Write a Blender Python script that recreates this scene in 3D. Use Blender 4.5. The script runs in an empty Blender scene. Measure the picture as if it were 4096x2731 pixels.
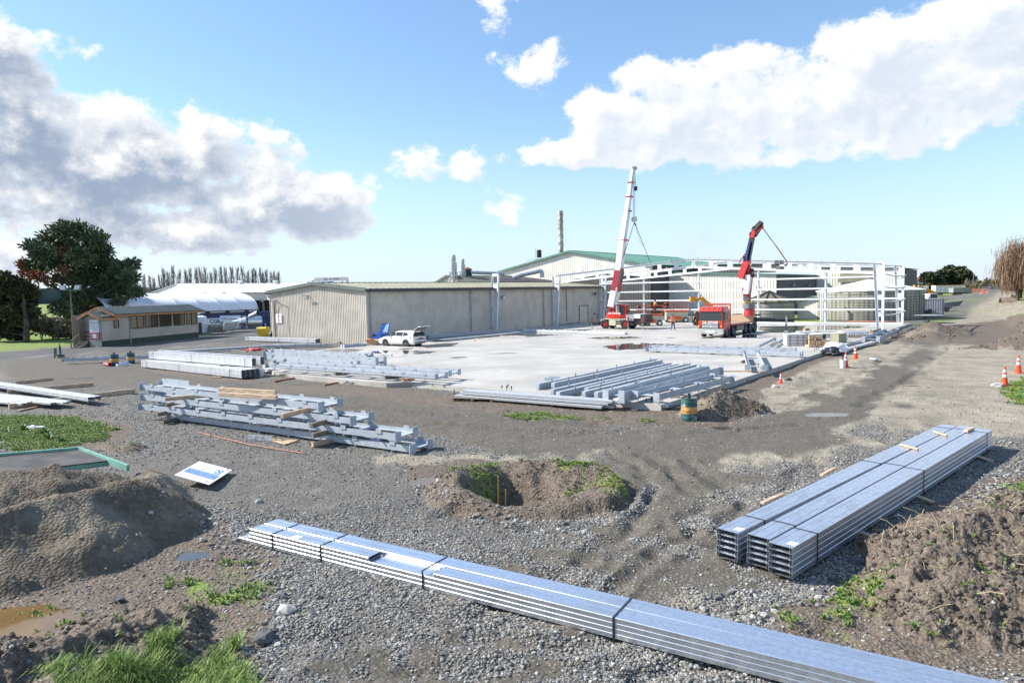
import bpy, bmesh, math, random
import numpy as np
from mathutils import Vector, Matrix
random.seed(7); RNG = np.random.default_rng(7)
S = bpy.context.scene
C = S.collection
R = math.radians
# ------------------------------------------------------------------ camera
FPX, CAMH = 2730.7, 4.7
PITCH, ROLL = R(4.13), R(1.2)
_fw = np.array([0, math.cos(PITCH), -math.sin(PITCH)])
_u0 = np.cross([1., 0, 0], _fw)
_rt = math.cos(ROLL) * np.array([1., 0, 0]) - math.sin(ROLL) * _u0
_up = np.cross(_rt, _fw)
cam = bpy.data.objects.new('camera', bpy.data.cameras.new('camera'))
C.objects.link(cam)
cam.data.lens = 24; cam.data.sensor_width = 36; cam.data.clip_end = 20000; cam.data.clip_start = .1
cam.matrix_world = Matrix(((_rt[0], _up[0], -_fw[0], 0), (_rt[1], _up[1], -_fw[1], 0), (_rt[2], _up[2], -_fw[2], CAMH), (0, 0, 0, 1)))
S.camera = cam
S.view_settings.view_transform = 'Standard'; S.view_settings.look = 'None'
S.view_settings.exposure = 0.78; S.view_settings.gamma = 1
S.cycles.use_denoising = True
S.cycles.max_bounces = 6; S.cycles.transparent_max_bounces = 12
SUN_AZ, SUN_EL = R(-81), R(37)      # azimuth from +Y, negative = left
sun = bpy.data.objects.new('sun', bpy.data.lights.new('sun', 'SUN')); C.objects.link(sun)
sun.data.energy = 5.0; sun.data.angle = R(.5); sun.data.color = (1, .945, .86)
_sd = Vector((math.sin(SUN_AZ) * math.cos(SUN_EL), math.cos(SUN_AZ) * math.cos(SUN_EL), math.sin(SUN_EL)))
sun.rotation_euler = _sd.to_track_quat('Z', 'Y').to_euler()

def ray(px, py):
    d = _fw * FPX + _rt * (px - 2048) - _up * (py - 1365.5)
    return d / np.linalg.norm(d)
GZ = -.25
def G(px, py, z=GZ):
    d = ray(px, py); t = (z - CAMH) / d[2]
    return Vector((d[0] * t, d[1] * t, z))
def D(px, py, Y):
    d = ray(px, py); t = Y / d[1]
    return Vector((d[0] * t, Y, CAMH + d[2] * t))
BA = R(37.7)
UU = Vector((math.sin(BA), math.cos(BA), 0)); VV = Vector((-math.cos(BA), math.sin(BA), 0))
def W(u, v, z=0): return UU * u + VV * v + Vector((0, 0, z))
def onU(px, py, u):
    d = Vector(ray(px, py)); o = Vector((0, 0, CAMH)); return o + d * ((u - o.dot(UU)) / d.dot(UU))
def onV(px, py, v):
    d = Vector(ray(px, py)); o = Vector((0, 0, CAMH)); return o + d * ((v - o.dot(VV)) / d.dot(VV))

# ------------------------------------------------------------------ node helper
class NT:
    def __init__(s, tree): s.t = tree; s.n = tree.nodes; s.l = tree.links
    def new(s, ty, ins=None, **kw):
        n = s.n.new(ty)
        for k, v in kw.items(): setattr(n, k, v)
        for k, v in (ins or {}).items():
            sk = n.inputs[k]
            if hasattr(v, 'is_output') or isinstance(v, bpy.types.NodeSocket): s.l.new(v, sk)
            else: sk.default_value = v
        return n
    def math(s, op, a, b=0., c=None, clamp=False):
        n = s.new('ShaderNodeMath', {0: a, 1: b}, operation=op, use_clamp=clamp)
        if c is not None:
            if isinstance(c, bpy.types.NodeSocket): s.l.new(c, n.inputs[2])
            else: n.inputs[2].default_value = c
        return n.outputs[0]
    def mix(s, f, a, b, blend='MIX'):
        n = s.new('ShaderNodeMix', data_type='RGBA', blend_type=blend, clamp_factor=True)
        for k, v in ((0, f), (6, a), (7, b)):
            if isinstance(v, bpy.types.NodeSocket): s.l.new(v, n.inputs[k])
            else: n.inputs[k].default_value = v if k == 0 else (v[0], v[1], v[2], 1)
        return n.outputs[2]
    def noise(s, vec, scale, detail=4, rough=.55):
        n = s.new('ShaderNodeTexNoise', {'Scale': scale, 'Detail': detail, 'Roughness': rough})
        if vec is not None: s.l.new(vec, n.inputs['Vector'])
        return n.outputs['Fac']
    def ramp(s, f, a, b, lo=0., hi=1.):
        n = s.new('ShaderNodeMapRange', {0: f, 1: a, 2: b, 3: lo, 4: hi}, interpolation_type='SMOOTHSTEP')
        return n.outputs[0]

# ------------------------------------------------------------------ world
wd = bpy.data.worlds.new('World'); S.world = wd; wd.use_nodes = True
wd.node_tree.nodes.clear(); w = NT(wd.node_tree)
sky = w.new('ShaderNodeTexSky', sky_type='NISHITA', sun_disc=False, sun_elevation=SUN_EL, sun_rotation=SUN_AZ,
            altitude=0, air_density=1.0, dust_density=.2, ozone_density=1.6)
tc = w.new('ShaderNodeTexCoord')
sep = w.new('ShaderNodeSeparateXYZ', {0: tc.outputs['Generated']})
az = w.math('MULTIPLY', w.math('ARCTAN2', sep.outputs[0], sep.outputs[1]), 57.2958)
el = w.math('MULTIPLY', w.math('ARCSINE', sep.outputs[2]), 57.2958)
# cloud banks: (azimuth, elevation, half width, half height, strength) in degrees, all round the horizon
BL = [(-37, 12.5, 7, 6.0, 1.1), (-31, 9.8, 8, 5.0, 1.2), (-23, 8.6, 8, 4.2, 1.2), (-16, 7.4, 5.5, 3.0, 1.1), (-28, 5.4, 12, 2.4, 1.05), (-45, 11, 9, 7, 1.1), (-12.5, 7.6, 2.2, 1.4, .8),
      (9.0, 13.6, 4.6, 2.8, .95), (14, 13.8, 6.5, 4.0, 1.05), (22, 13.6, 9, 3.9, 1.1), (31, 14.8, 9, 4.9, 1.15), (38, 18.0, 7, 8.0, 1.15), (5, 11.2, 5, 1.2, .75), (13, 10.9, 7, 1.6, .85), (24, 10.6, 9, 1.8, .9),
      (-.6, 20.6, 1.9, 2.2, .40), (3.0, 17.6, 2.6, 1.6, .36), (-1.2, 10.6, 3.4, 1.4, .55), (.3, 8.0, 1.9, 1.7, .42), (-7.6, 10.8, 2.2, 1.5, .45), (29.5, 22.0, 2, 1.2, .38), (-37, 4, 5, 2.4, .8), (-38, 22, 3.5, 1.6, .36), (-19.5, 25.0, 2.6, 1.2, .36),
      (60, 12, 14, 6, .9), (95, 9, 13, 4, .8), (128, 15, 14, 6, .9), (165, 9, 14, 4, .8), (-170, 14, 12, 5, .9), (-138, 10, 14, 5, .9), (-70, 7, 9, 2.6, .6),
      (10, 42, 14, 6, .6), (-40, 38, 10, 4, .5), (120, 40, 18, 7, .7), (-150, 45, 18, 7, .6)]
grp = bpy.data.node_groups.new('cloud_density', 'ShaderNodeTree')
grp.interface.new_socket('az', in_out='INPUT', socket_type='NodeSocketFloat'); grp.interface.new_socket('el', in_out='INPUT', socket_type='NodeSocketFloat')
grp.interface.new_socket('d', in_out='OUTPUT', socket_type='NodeSocketFloat')
q = NT(grp); gi = q.new('NodeGroupInput'); go = q.new('NodeGroupOutput')
vec = q.new('ShaderNodeCombineXYZ', {0: gi.outputs[0], 1: q.math('MULTIPLY', gi.outputs[1], 1.25), 2: 3.1}).outputs[0]
ae = q.new('ShaderNodeCombineXYZ', {0: gi.outputs[0], 1: gi.outputs[1], 2: 0.}).outputs[0]
tot = None
for (a, e, wa, we, st) in BL:
    v_ = q.new('ShaderNodeVectorMath', {0: ae, 1: (1 / wa, 1 / we, 0), 2: (-a / wa, -e / we, 0)}, operation='MULTIPLY_ADD').outputs[0]
    r2 = q.new('ShaderNodeVectorMath', {0: v_, 1: v_}, operation='DOT_PRODUCT').outputs['Value']
    b = q.math('MULTIPLY_ADD', r2, -st, 1.25 * st)
    tot = b if tot is None else q.math('MAXIMUM', tot, b)
tot = q.math('MAXIMUM', tot, -1.2)
q.l.new(tot, go.inputs[0])
def dens(a_, e_, det):
    n = w.new('ShaderNodeGroup'); n.node_tree = grp
    w.l.new(a_, n.inputs[0]); w.l.new(e_, n.inputs[1])
    vec = w.new('ShaderNodeCombineXYZ', {0: a_, 1: w.math('MULTIPLY', e_, 1.25), 2: 3.1}).outputs[0]
    n1 = w.noise(vec, .22, det, .60)
    return w.math('MULTIPLY_ADD', n.outputs[0], .62, w.math('MULTIPLY_ADD', n1, 2.9, -1.45))
d0 = dens(az, el, 10)
d1 = dens(w.math('ADD', az, -1.3), w.math('ADD', el, 1.4), 5)
cover = w.math('MULTIPLY', w.ramp(d0, .10, .45), w.ramp(el, -1, 1.5))
lit = w.ramp(w.math('SUBTRACT', d1, w.math('MULTIPLY', d0, .45)), .62, -.30)
thick = w.ramp(d0, .15, .9)
shadec = w.mix(w.ramp(az, -32, 8), (1.7, 2.1, 2.8), (3.5, 3.85, 4.4))
ccol = w.mix(lit, shadec, (5.4, 5.35, 5.25))
ccol = w.mix(w.math('MULTIPLY', w.math('SUBTRACT', 1, thick), .55), ccol, (5.0, 5.1, 5.2))
haze_f = w.math('MULTIPLY', w.ramp(el, 15, -1.5), .80)
hs = w.new('ShaderNodeHueSaturation', {'Saturation': 1.12, 'Value': 1., 'Color': sky.outputs[0]})
skyc = w.mix(haze_f, w.mix(.14, hs.outputs[0], (2.6, 3.9, 5.6)), (3.0, 3.85, 4.95))
fin = w.mix(cover, skyc, ccol)
bg = w.new('ShaderNodeBackground', {'Color': fin, 'Strength': .124})
wd.cycles.sampling_method = 'MANUAL'; wd.cycles.sample_map_resolution = 256
wo = w.new('ShaderNodeOutputWorld', {0: bg.outputs[0]})

# ------------------------------------------------------------------ materials
MATS = {}
def mk(name, col, rough=.6, metal=0., var=.12, scale=3., bump=0., bscale=40., col2=None, spec=.5, streak=None, coat=0., stretch=None, detail=5, pos=False):
    m = bpy.data.materials.new(name); m.use_nodes = True
    t = NT(m.node_tree); b = t.n['Principled BSDF']
    b.inputs['Roughness'].default_value = rough; b.inputs['Metallic'].default_value = metal
    b.inputs['Specular IOR Level'].default_value = spec
    if coat: b.inputs['Coat Weight'].default_value = coat
    tcn = t.new('ShaderNodeTexCoord'); ob = t.new('ShaderNodeNewGeometry').outputs['Position'] if pos else tcn.outputs['Object']; v = ob
    if stretch: v = t.new('ShaderNodeMapping', {0: v, 3: stretch}).outputs[0]
    nz = t.noise(v, scale, detail, .6)
    c2 = col2 or tuple(c * (1 - var * 2.2) for c in col); c1 = col if col2 else tuple(min(1, c * (1 + var)) for c in col)
    f = t.ramp(nz, .32, .68)
    out = t.mix(f, c1, c2)
    if streak:
        v2 = t.new('ShaderNodeMapping', {0: ob, 3: streak[1]}).outputs[0]
        out = t.mix(t.math('MULTIPLY', t.ramp(t.noise(v2, 1., 5, .6), .5, .72), streak[2]), out, streak[0])
    t.l.new(out, b.inputs['Base Color'])
    t.l.new(t.math('ADD', rough - .06, t.math('MULTIPLY', nz, .14)), b.inputs['Roughness'])
    if bump:
        bn = t.new('ShaderNodeBump', {'Strength': bump, 'Distance': .02, 'Height': t.noise(v, bscale, 4, .6)})
        t.l.new(bn.outputs[0], b.inputs['Normal'])
    MATS[name] = m; return m
def M(n): return MATS[n]
mk('galv', (.80, .84, .91), .33, .9, .16, 14, bump=.04, bscale=60, col2=(.62, .67, .75), detail=10, streak=((.50, .49, .47), (1.1, 5, 5), .45))
mk('galv_dull', (.58, .60, .62), .45, .3, .2, 5, bump=.05)
mk('primer', (.40, .44, .49), .5, 0, .06, 2.5)
mk('frame_white', (.72, .74, .76), .45, 0, .05, 1.5)
mk('galv_rough', (.54, .56, .59), .5, .35, .14, 6, bump=.05, col2=(.42, .44, .47)); mk('strap', (.02, .022, .03), .4)
mk('timber', (.56, .41, .28), .7, 0, .18, 2, bump=.15, stretch=(1.2, 9, 9))
mk('timber_red', (.42, .17, .11), .7, 0, .18, 2, bump=.15, stretch=(1.2, 9, 9))
mk('timber_old', (.24, .20, .16), .8, 0, .25, 2, bump=.2, stretch=(1.2, 9, 9))
mk('clad_cream', (.60, .545, .46), .55, 0, .06, .7, streak=((.45, .40, .33), (.9, .9, .06), .3))
mk('clad_pale', (.80, .765, .67), .55, 0, .05, .5, streak=((.52, .46, .32), (.5, .5, .03), .35))
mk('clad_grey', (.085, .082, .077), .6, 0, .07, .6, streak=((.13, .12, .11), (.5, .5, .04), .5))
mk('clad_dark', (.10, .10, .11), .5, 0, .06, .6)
mk('roof_tan', (.28, .27, .19), .55, 0, .1, .5, streak=((.20, .20, .16), (.1, 1., 1.), .5))
mk('roof_green', (.12, .27, .21), .5, 0, .08, .4, streak=((.22, .33, .27), (.1, 1, 1), .4))
mk('roof_dgreen', (.055, .075, .07), .45, 0, .1, .8)
mk('roof_dark', (.06, .06, .06), .6, 0, .15, .5)
mk('roof_white', (.80, .81, .82), .5, 0, .04, .5)
mk('trim_green', (.13, .16, .14), .5, 0, .08, 1)
mk('gutter', (.035, .04, .045), .35)
mk('pipe_grey', (.32, .33, .34), .5)
mk('white', (.80, .80, .79), .4, 0, .04, 2)
mk('offwhite', (.66, .64, .58), .5, 0, .08, 2)
mk('black', (.015, .015, .016), .5, 0, .2, 4)
mk('rubber', (.03, .03, .031), .8, 0, .25, 6)
mk('darkmetal', (.05, .05, .055), .45, .3, .2, 5)
mk('midgrey', (.20, .20, .21), .5)
mk('steel', (.48, .49, .50), .38, .7, .1, 4)
mk('chrome', (.75, .76, .77), .16, .9, .04, 3)
mk('red', (.50, .028, .022), .32, 0, .07, 2, coat=.5)
mk('dark_red', (.30, .012, .022), .32, 0, .07, 2, coat=.5)
mk('rust_red', (.22, .07, .045), .7, 0, .3, 3)
mk('orange', (.72, .13, .02), .45, 0, .07, 3)
mk('lift_orange', (.66, .12, .035), .45, 0, .07, 3)
mk('lift_cream', (.60, .56, .40), .5, 0, .1, 3, col2=(.42, .40, .30))
mk('yellow', (.68, .50, .02), .45, 0, .06, 3)
mk('machine_yellow', (.70, .33, .02), .4, 0, .1, 3)
mk('cone_orange', (.80, .075, .015), .5, 0, .06, 6)
mk('reflective', (.80, .80, .80), .35, 0, .04, 8)
mk('blue_plastic', (.025, .10, .42), .4, 0, .07, 3)
mk('lblue', (.10, .25, .60), .45, 0, .2, 3, col2=(.2, .4, .75))
mk('cont_blue', (.025, .055, .16), .5, 0, .15, 1.2, streak=((.10, .05, .03), (.8, .8, .1), .5))
mk('cont_grey', (.20, .20, .25), .55, 0, .08, 1.2, streak=((.15, .14, .16), (.8, .8, .1), .5))
mk('sign_white', (.82, .83, .84), .35, 0, .02, 2)
mk('sign_blue', (.05, .22, .62), .4, 0, .03, 5)
mk('sign_red', (.55, .03, .04), .4, 0, .05, 4)
mk('ink', (.03, .03, .035), .5); mk('ink_blue', (.02, .04, .16), .5); mk('ink_green', (.05, .35, .12), .5)
mk('mint', (.20, .42, .33), .5, 0, .1, 2)
mk('ply', (.045, .042, .04), .7, 0, .4, 1.5, col2=(.10, .095, .09))  # shade on the tilted board is darkened into the ply colour
mk('barrel_green', (.018, .085, .085), .5, 0, .2, 5, col2=(.03, .11, .10), streak=((.62, .62, .60), (3, 3, 3), .75))
mk('barrel_yellow', (.58, .33, .09), .6, 0, .15, 5, col2=(.48, .24, .08), streak=((.22, .06, .03), (3, 3, 3), .8))
mk('barrel_blue', (.03, .10, .13), .5, 0, .15, 5)
mk('sand', (.40, .35, .28), .95, 0, .15, 6, bump=.5)
mk('plank_deck', (.40, .30, .20), .7, 0, .2, 2, stretch=(1, 8, 8))
mk('carton', (.45, .29, .17), .8, 0, .08, 4)
mk('plastic_white', (.75, .78, .82), .25, 0, .1, 5)
mk('plastic_dark', (.03, .033, .04), .25, 0, .3, 5)
mk('tent', (.80, .81, .84), .45, 0, .03, .6)
mk('stave', (.42, .41, .35), .85, 0, .2, .5, col2=(.33, .32, .26), streak=((.035, .037, .032), (1.7, 1.7, .06), .95), pos=True)
mk('tank_roof', (.80, .80, .79), .7, 0, .12, .4)
mk('tank_wood', (.20, .17, .12), .85, 0, .25, 1.0, streak=((.10, .09, .06), (.6, .6, .6), .6))
mk('hoop', (.05, .05, .045), .7)
mk('chimney', (.58, .52, .45), .7, .2, .2, 1.2, streak=((.23, .09, .035), (.7, .7, .25), .95))
mk('bark', (.085, .07, .055), .9, 0, .25, 3, bump=.4); mk('bark_grey', (.17, .15, .13), .9, 0, .2, 2)
mk('pine', (.05, .085, .045), .7, 0, .3, .5, col2=(.12, .15, .07)); mk('pine_dead', (.22, .085, .035), .8, 0, .2, 1)
mk('shrub', (.035, .05, .022), .8, 0, .3, .8, col2=(.06, .06, .03)); mk('macro', (.028, .04, .018), .8, 0, .3, .5, col2=(.06, .075, .03))
mk('willow', (.36, .24, .15), .85, 0, .2, .6, col2=(.27, .18, .12)); mk('scrub', (.14, .13, .07), .85, 0, .3, .3, col2=(.22, .19, .13))
mk('poplar', (.24, .20, .20), .9, 0, .2, .5)
mk('grass_blade', (.14, .25, .03), .6, 0, .25, 1.5, col2=(.25, .31, .08)); mk('turf_blade', (.20, .32, .045), .65, 0, .25, 1.2, col2=(.30, .34, .10), pos=True); mk('clod', (.13, .104, .083), .95, 0, .3, 4, bump=.6); mk('clod_pale', (.21, .18, .145), .95, 0, .3, 4, bump=.6); mk('weed_leaf', (.10, .20, .04), .5, 0, .2, 6)
mk('straw', (.40, .34, .20), .8)
mk('skin', (.45, .25, .17), .6, 0, .05, 10); mk('hivis', (.85, .22, .04), .7, 0, .06, 8); mk('navy', (.02, .028, .055), .8); mk('hivis_green', (.30, .75, .08), .7)
mk('stone', (.25, .245, .23), .85, 0, .35, 2.2, col2=(.37, .35, .31))
mk('hill', (.05, .075, .10), .95, 0, .2, .02)  # blue of distant air and shade is put into the hill colour
mk('concrete_block', (.28, .27, .25), .85, 0, .2, 2)
mk('clad_office', (.46, .43, .36), .6, 0, .06, .8, streak=((.32, .29, .23), (.5, .5, .5), .4))
mk('office_base', (.018, .055, .05), .55); mk('office_trim', (.60, .26, .11), .5)
mk('floodlight', (.85, .85, .80), .3)
mk('lvl_timber', (.55, .30, .16), .75, 0, .3, 1.5, col2=(.30, .15, .08), stretch=(1, 1, 6))
mk('orange_net', (.85, .18, .06), .6)
mk('amber', (.85, .30, .02), .25)
def glass_mat(name, col, rough=.05):
    m = mk(name, col, rough, 0, .05, 2); b = m.node_tree.nodes['Principled BSDF']; b.inputs['IOR'].default_value = 1.6; b.inputs['Specular IOR Level'].default_value = .45
    for l in list(b.inputs['Roughness'].links): m.node_tree.links.remove(l)
    b.inputs['Roughness'].default_value = rough; return m
glass_mat('glass', (.035, .04, .045)); glass_mat('glass_brown', (.045, .034, .022), .08)
glass_mat('puddle', (.075, .07, .06), .02); glass_mat('puddle_brown', (.17, .105, .04), .06)

# ------------------------------------------------------------------ mesh builder
class MB:
    def __init__(s): s.v = []; s.f = []; s.m = []; s.c = 0
    def add(s, vs, fs):
        o = len(s.v); s.v += [tuple(v) for v in vs]; s.f += [tuple(i + o for i in f) for f in fs]; s.m += [s.c] * len(fs); return s
    def mat(s, i): s.c = i; return s
    def box(s, x0, x1, y0, y1, z0, z1):
        return s.add([(x0, y0, z0), (x1, y0, z0), (x1, y1, z0), (x0, y1, z0), (x0, y0, z1), (x1, y0, z1), (x1, y1, z1), (x0, y1, z1)],
                     [(3, 2, 1, 0), (4, 5, 6, 7), (0, 1, 5, 4), (1, 2, 6, 5), (2, 3, 7, 6), (3, 0, 4, 7)])
    def hexa(s, b, t):
        return s.add(list(b) + list(t), [(3, 2, 1, 0), (4, 5, 6, 7), (0, 1, 5, 4), (1, 2, 6, 5), (2, 3, 7, 6), (3, 0, 4, 7)])
    def bar(s, p, q, w_, h=None, up=(0, 0, 1), w2=None, h2=None):
        p = Vector(p); q = Vector(q); h = h or w_; w2 = w2 or w_; h2 = h2 or h
        d = (q - p).normalized(); u = Vector(up)
        if abs(d.dot(u)) > .98: u = Vector((0, 1, 0))
        sd = d.cross(u).normalized(); u = sd.cross(d)
        def ring(c, a, b): return [c - sd * a / 2 - u * b / 2, c + sd * a / 2 - u * b / 2, c + sd * a / 2 + u * b / 2, c - sd * a / 2 + u * b / 2]
        return s.hexa(ring(p, w_, h), ring(q, w2, h2))
    def cyl(s, p, q, r, r2=None, n=10, cap=True):
        p = Vector(p); q = Vector(q); r2 = r if r2 is None else r2; d = (q - p).normalized()
        a = d.orthogonal().normalized(); b = d.cross(a); vs = []
        for c, rr in ((p, r), (q, r2)):
            for i in range(n): an = 2 * math.pi * i / n; vs.append(c + a * math.cos(an) * rr + b * math.sin(an) * rr)
        fs = [(i, (i + 1) % n, n + (i + 1) % n, n + i) for i in range(n)]
        if cap: fs += [tuple(range(n - 1, -1, -1)), tuple(range(n, 2 * n))]
        return s.add(vs, fs)
    def tube(s, pts, r, n=6, rad=None):
        pts = [Vector(p) for p in pts]; vs = []; prev = None
        for i, p in enumerate(pts):
            d = (pts[min(i + 1, len(pts) - 1)] - pts[max(i - 1, 0)]).normalized()
            a = d.orthogonal().normalized() if prev is None else (prev - d * prev.dot(d)).normalized()
            prev = a; b = d.cross(a); rr = rad[i] if rad else r
            for k in range(n): an = 2 * math.pi * k / n; vs.append(p + a * math.cos(an) * rr + b * math.sin(an) * rr)
        fs = []
        for i in range(len(pts) - 1):
            for k in range(n): fs.append((i * n + k, i * n + (k + 1) % n, (i + 1) * n + (k + 1) % n, (i + 1) * n + k))
        fs += [tuple(range(n - 1, -1, -1)), tuple(range((len(pts) - 1) * n, len(pts) * n))]
        return s.add(vs, fs)
    def extr(s, poly, p, ax, ay, az_, L):   # 2D polygon in (ax, ay) at p, extruded along az_
        p = Vector(p); ax = Vector(ax); ay = Vector(ay); e = Vector(az_) * L; n = len(poly)
        a = [p + ax * x + ay * y for x, y in poly]
        return s.add(a + [v + e for v in a], [tuple(range(n - 1, -1, -1)), tuple(range(n, 2 * n))] + [(i, (i + 1) % n, n + (i + 1) % n, n + i) for i in range(n)])
    def lathe(s, prof, c=(0, 0, 0), n=24, arc=None):
        c = Vector(c); vs = []; m = len(prof)
        for i in range(n):
            an = 2 * math.pi * i / n
            for r_, z in prof: vs.append(c + Vector((math.cos(an) * r_, math.sin(an) * r_, z)))
        fs = [(i * m + k, ((i + 1) % n) * m + k, ((i + 1) % n) * m + k + 1, i * m + k + 1) for i in range(n) for k in range(m - 1)]
        return s.add(vs, fs)
    def quad(s, a, b, c, d): return s.add([a, b, c, d], [(0, 1, 2, 3)])
    def mesh(s, name, mats, smooth=False):
        me = bpy.data.meshes.new(name); me.from_pydata(s.v, [], s.f)
        for m in (mats if isinstance(mats, (list, tuple)) else [mats]): me.materials.append(M(m) if isinstance(m, str) else m)
        if max(s.m, default=0): me.polygons.foreach_set('material_index', s.m)
        if smooth: me.polygons.foreach_set('use_smooth', [True] * len(me.polygons))
        me.update(); return me
    def build(s, name, mats, parent=None, smooth=False, loc=None, rz=0):
        o = bpy.data.objects.new(name, s.mesh(name, mats, smooth)); C.objects.link(o)
        if parent: o.parent = parent
        if loc is not None: o.location = loc
        if rz: o.rotation_euler = (0, 0, rz)
        if smooth:
            bm = bmesh.new(); bm.from_mesh(o.data)
            for e in bm.edges:
                if len(e.link_faces) == 2 and e.calc_face_angle(0) > R(38): e.smooth = False
            bm.to_mesh(o.data); bm.free()
        return o
def tag(o, label=None, cat=None, group=None, kind=None):
    for k, v in (('label', label), ('category', cat), ('group', group), ('kind', kind)):
        if v: o[k] = v
    return o
def thing(name, label, cat, loc=(0, 0, 0), rz=0., group=None):
    o = bpy.data.objects.new(name, None); C.objects.link(o); o.empty_display_size = .2
    o.location = loc; o.rotation_euler = (0, 0, rz); return tag(o, label, cat, group)
def inst(mesh, name, parent=None, loc=(0, 0, 0), rot=(0, 0, 0), sc=None):
    o = bpy.data.objects.new(name, mesh); C.objects.link(o); o.location = loc; o.rotation_euler = rot
    if sc: o.scale = sc if hasattr(sc, '__len__') else (sc,) * 3
    if parent: o.parent = parent
    return o
def copy_tree(o, parent=None):
    c = o.copy(); C.objects.link(c); c.parent = parent
    for ch in list(o.children): copy_tree(ch, c)
    return c
def text(name, s, size, mat_, parent, M4, align='CENTER', bold=.0, sx=1.):
    cu = bpy.data.curves.new(name, 'FONT'); cu.body = s; cu.size = size; cu.align_x = align; cu.align_y = 'CENTER'; cu.offset = bold; cu.fill_mode = 'FRONT'
    o = bpy.data.objects.new(name, cu); C.objects.link(o)
    me = bpy.data.meshes.new_from_object(o.evaluated_get(bpy.context.evaluated_depsgraph_get()))
    bpy.data.objects.remove(o); bpy.data.curves.remove(cu)
    me.transform(Matrix.Diagonal((sx, 1, 1, 1))); me.transform(M4); me.materials.clear(); me.materials.append(M(mat_))
    t = bpy.data.objects.new(name, me); C.objects.link(t); t.parent = parent; return t
def frame(o, x, y):   # 4x4 placing local XY plane with axes x, y at o
    x = Vector(x).normalized(); y = Vector(y).normalized(); z = x.cross(y)
    return Matrix(((x[0], y[0], z[0], o[0]), (x[1], y[1], z[1], o[1]), (x[2], y[2], z[2], o[2]), (0, 0, 0, 1)))
def rz_of(d): return math.atan2(d[1], d[0])
# ------------------------------------------------------------------ numpy noise + terrain
def _h(ix, iy, s):
    n = (ix * 374761393 + iy * 668265263 + s * 974711) & 0x7fffffff
    n = ((n ^ (n >> 13)) * 1274126177) & 0x7fffffff
    return ((n ^ (n >> 16)) & 0xffff) / 65535.
def vnoise(x, y, s=0):
    ix = np.floor(x).astype(np.int64); iy = np.floor(y).astype(np.int64); fx = x - ix; fy = y - iy
    fx = fx * fx * (3 - 2 * fx); fy = fy * fy * (3 - 2 * fy)
    return (_h(ix, iy, s) * (1 - fx) + _h(ix + 1, iy, s) * fx) * (1 - fy) + (_h(ix, iy + 1, s) * (1 - fx) + _h(ix + 1, iy + 1, s) * fx) * fy - .5
def fbm(x, y, s=0, o=4, g=.5):
    r = 0; a = 1.
    for i in range(o): r = r + a * vnoise(x * 2 ** i + i * 17.3, y * 2 ** i - i * 9.1, s + i); a *= g
    return r
def proj(x, y, z=GZ):
    dz = z - CAMH
    d = y * _fw[1] + dz * _fw[2]; d = np.where(d < .1, .1, d)
    return 2048 + FPX * (x * _rt[0] + y * _rt[1] + dz * _rt[2]) / d, 1365.5 - FPX * (x * _up[0] + y * _up[1] + dz * _up[2]) / d
def inpoly(px, py, poly):
    out_ = np.zeros(px.shape, bool); xs_ = [p[0] for p in poly]; yy_ = [p[1] for p in poly]
    sel = np.nonzero((px > min(xs_)) & (px < max(xs_)) & (py > min(yy_)) & (py < max(yy_)))[0]
    if not len(sel): return out_
    px = px[sel]; py = py[sel]; c = np.zeros(px.shape, bool); n = len(poly)
    for i in range(n):
        x1, y1 = poly[i]; x2, y2 = poly[(i + 1) % n]
        if y1 == y2: continue
        c ^= ((y1 > py) != (y2 > py)) & (px < (x2 - x1) * (py - y1) / (y2 - y1) + x1)
    out_[sel] = c
    return out_
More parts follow.
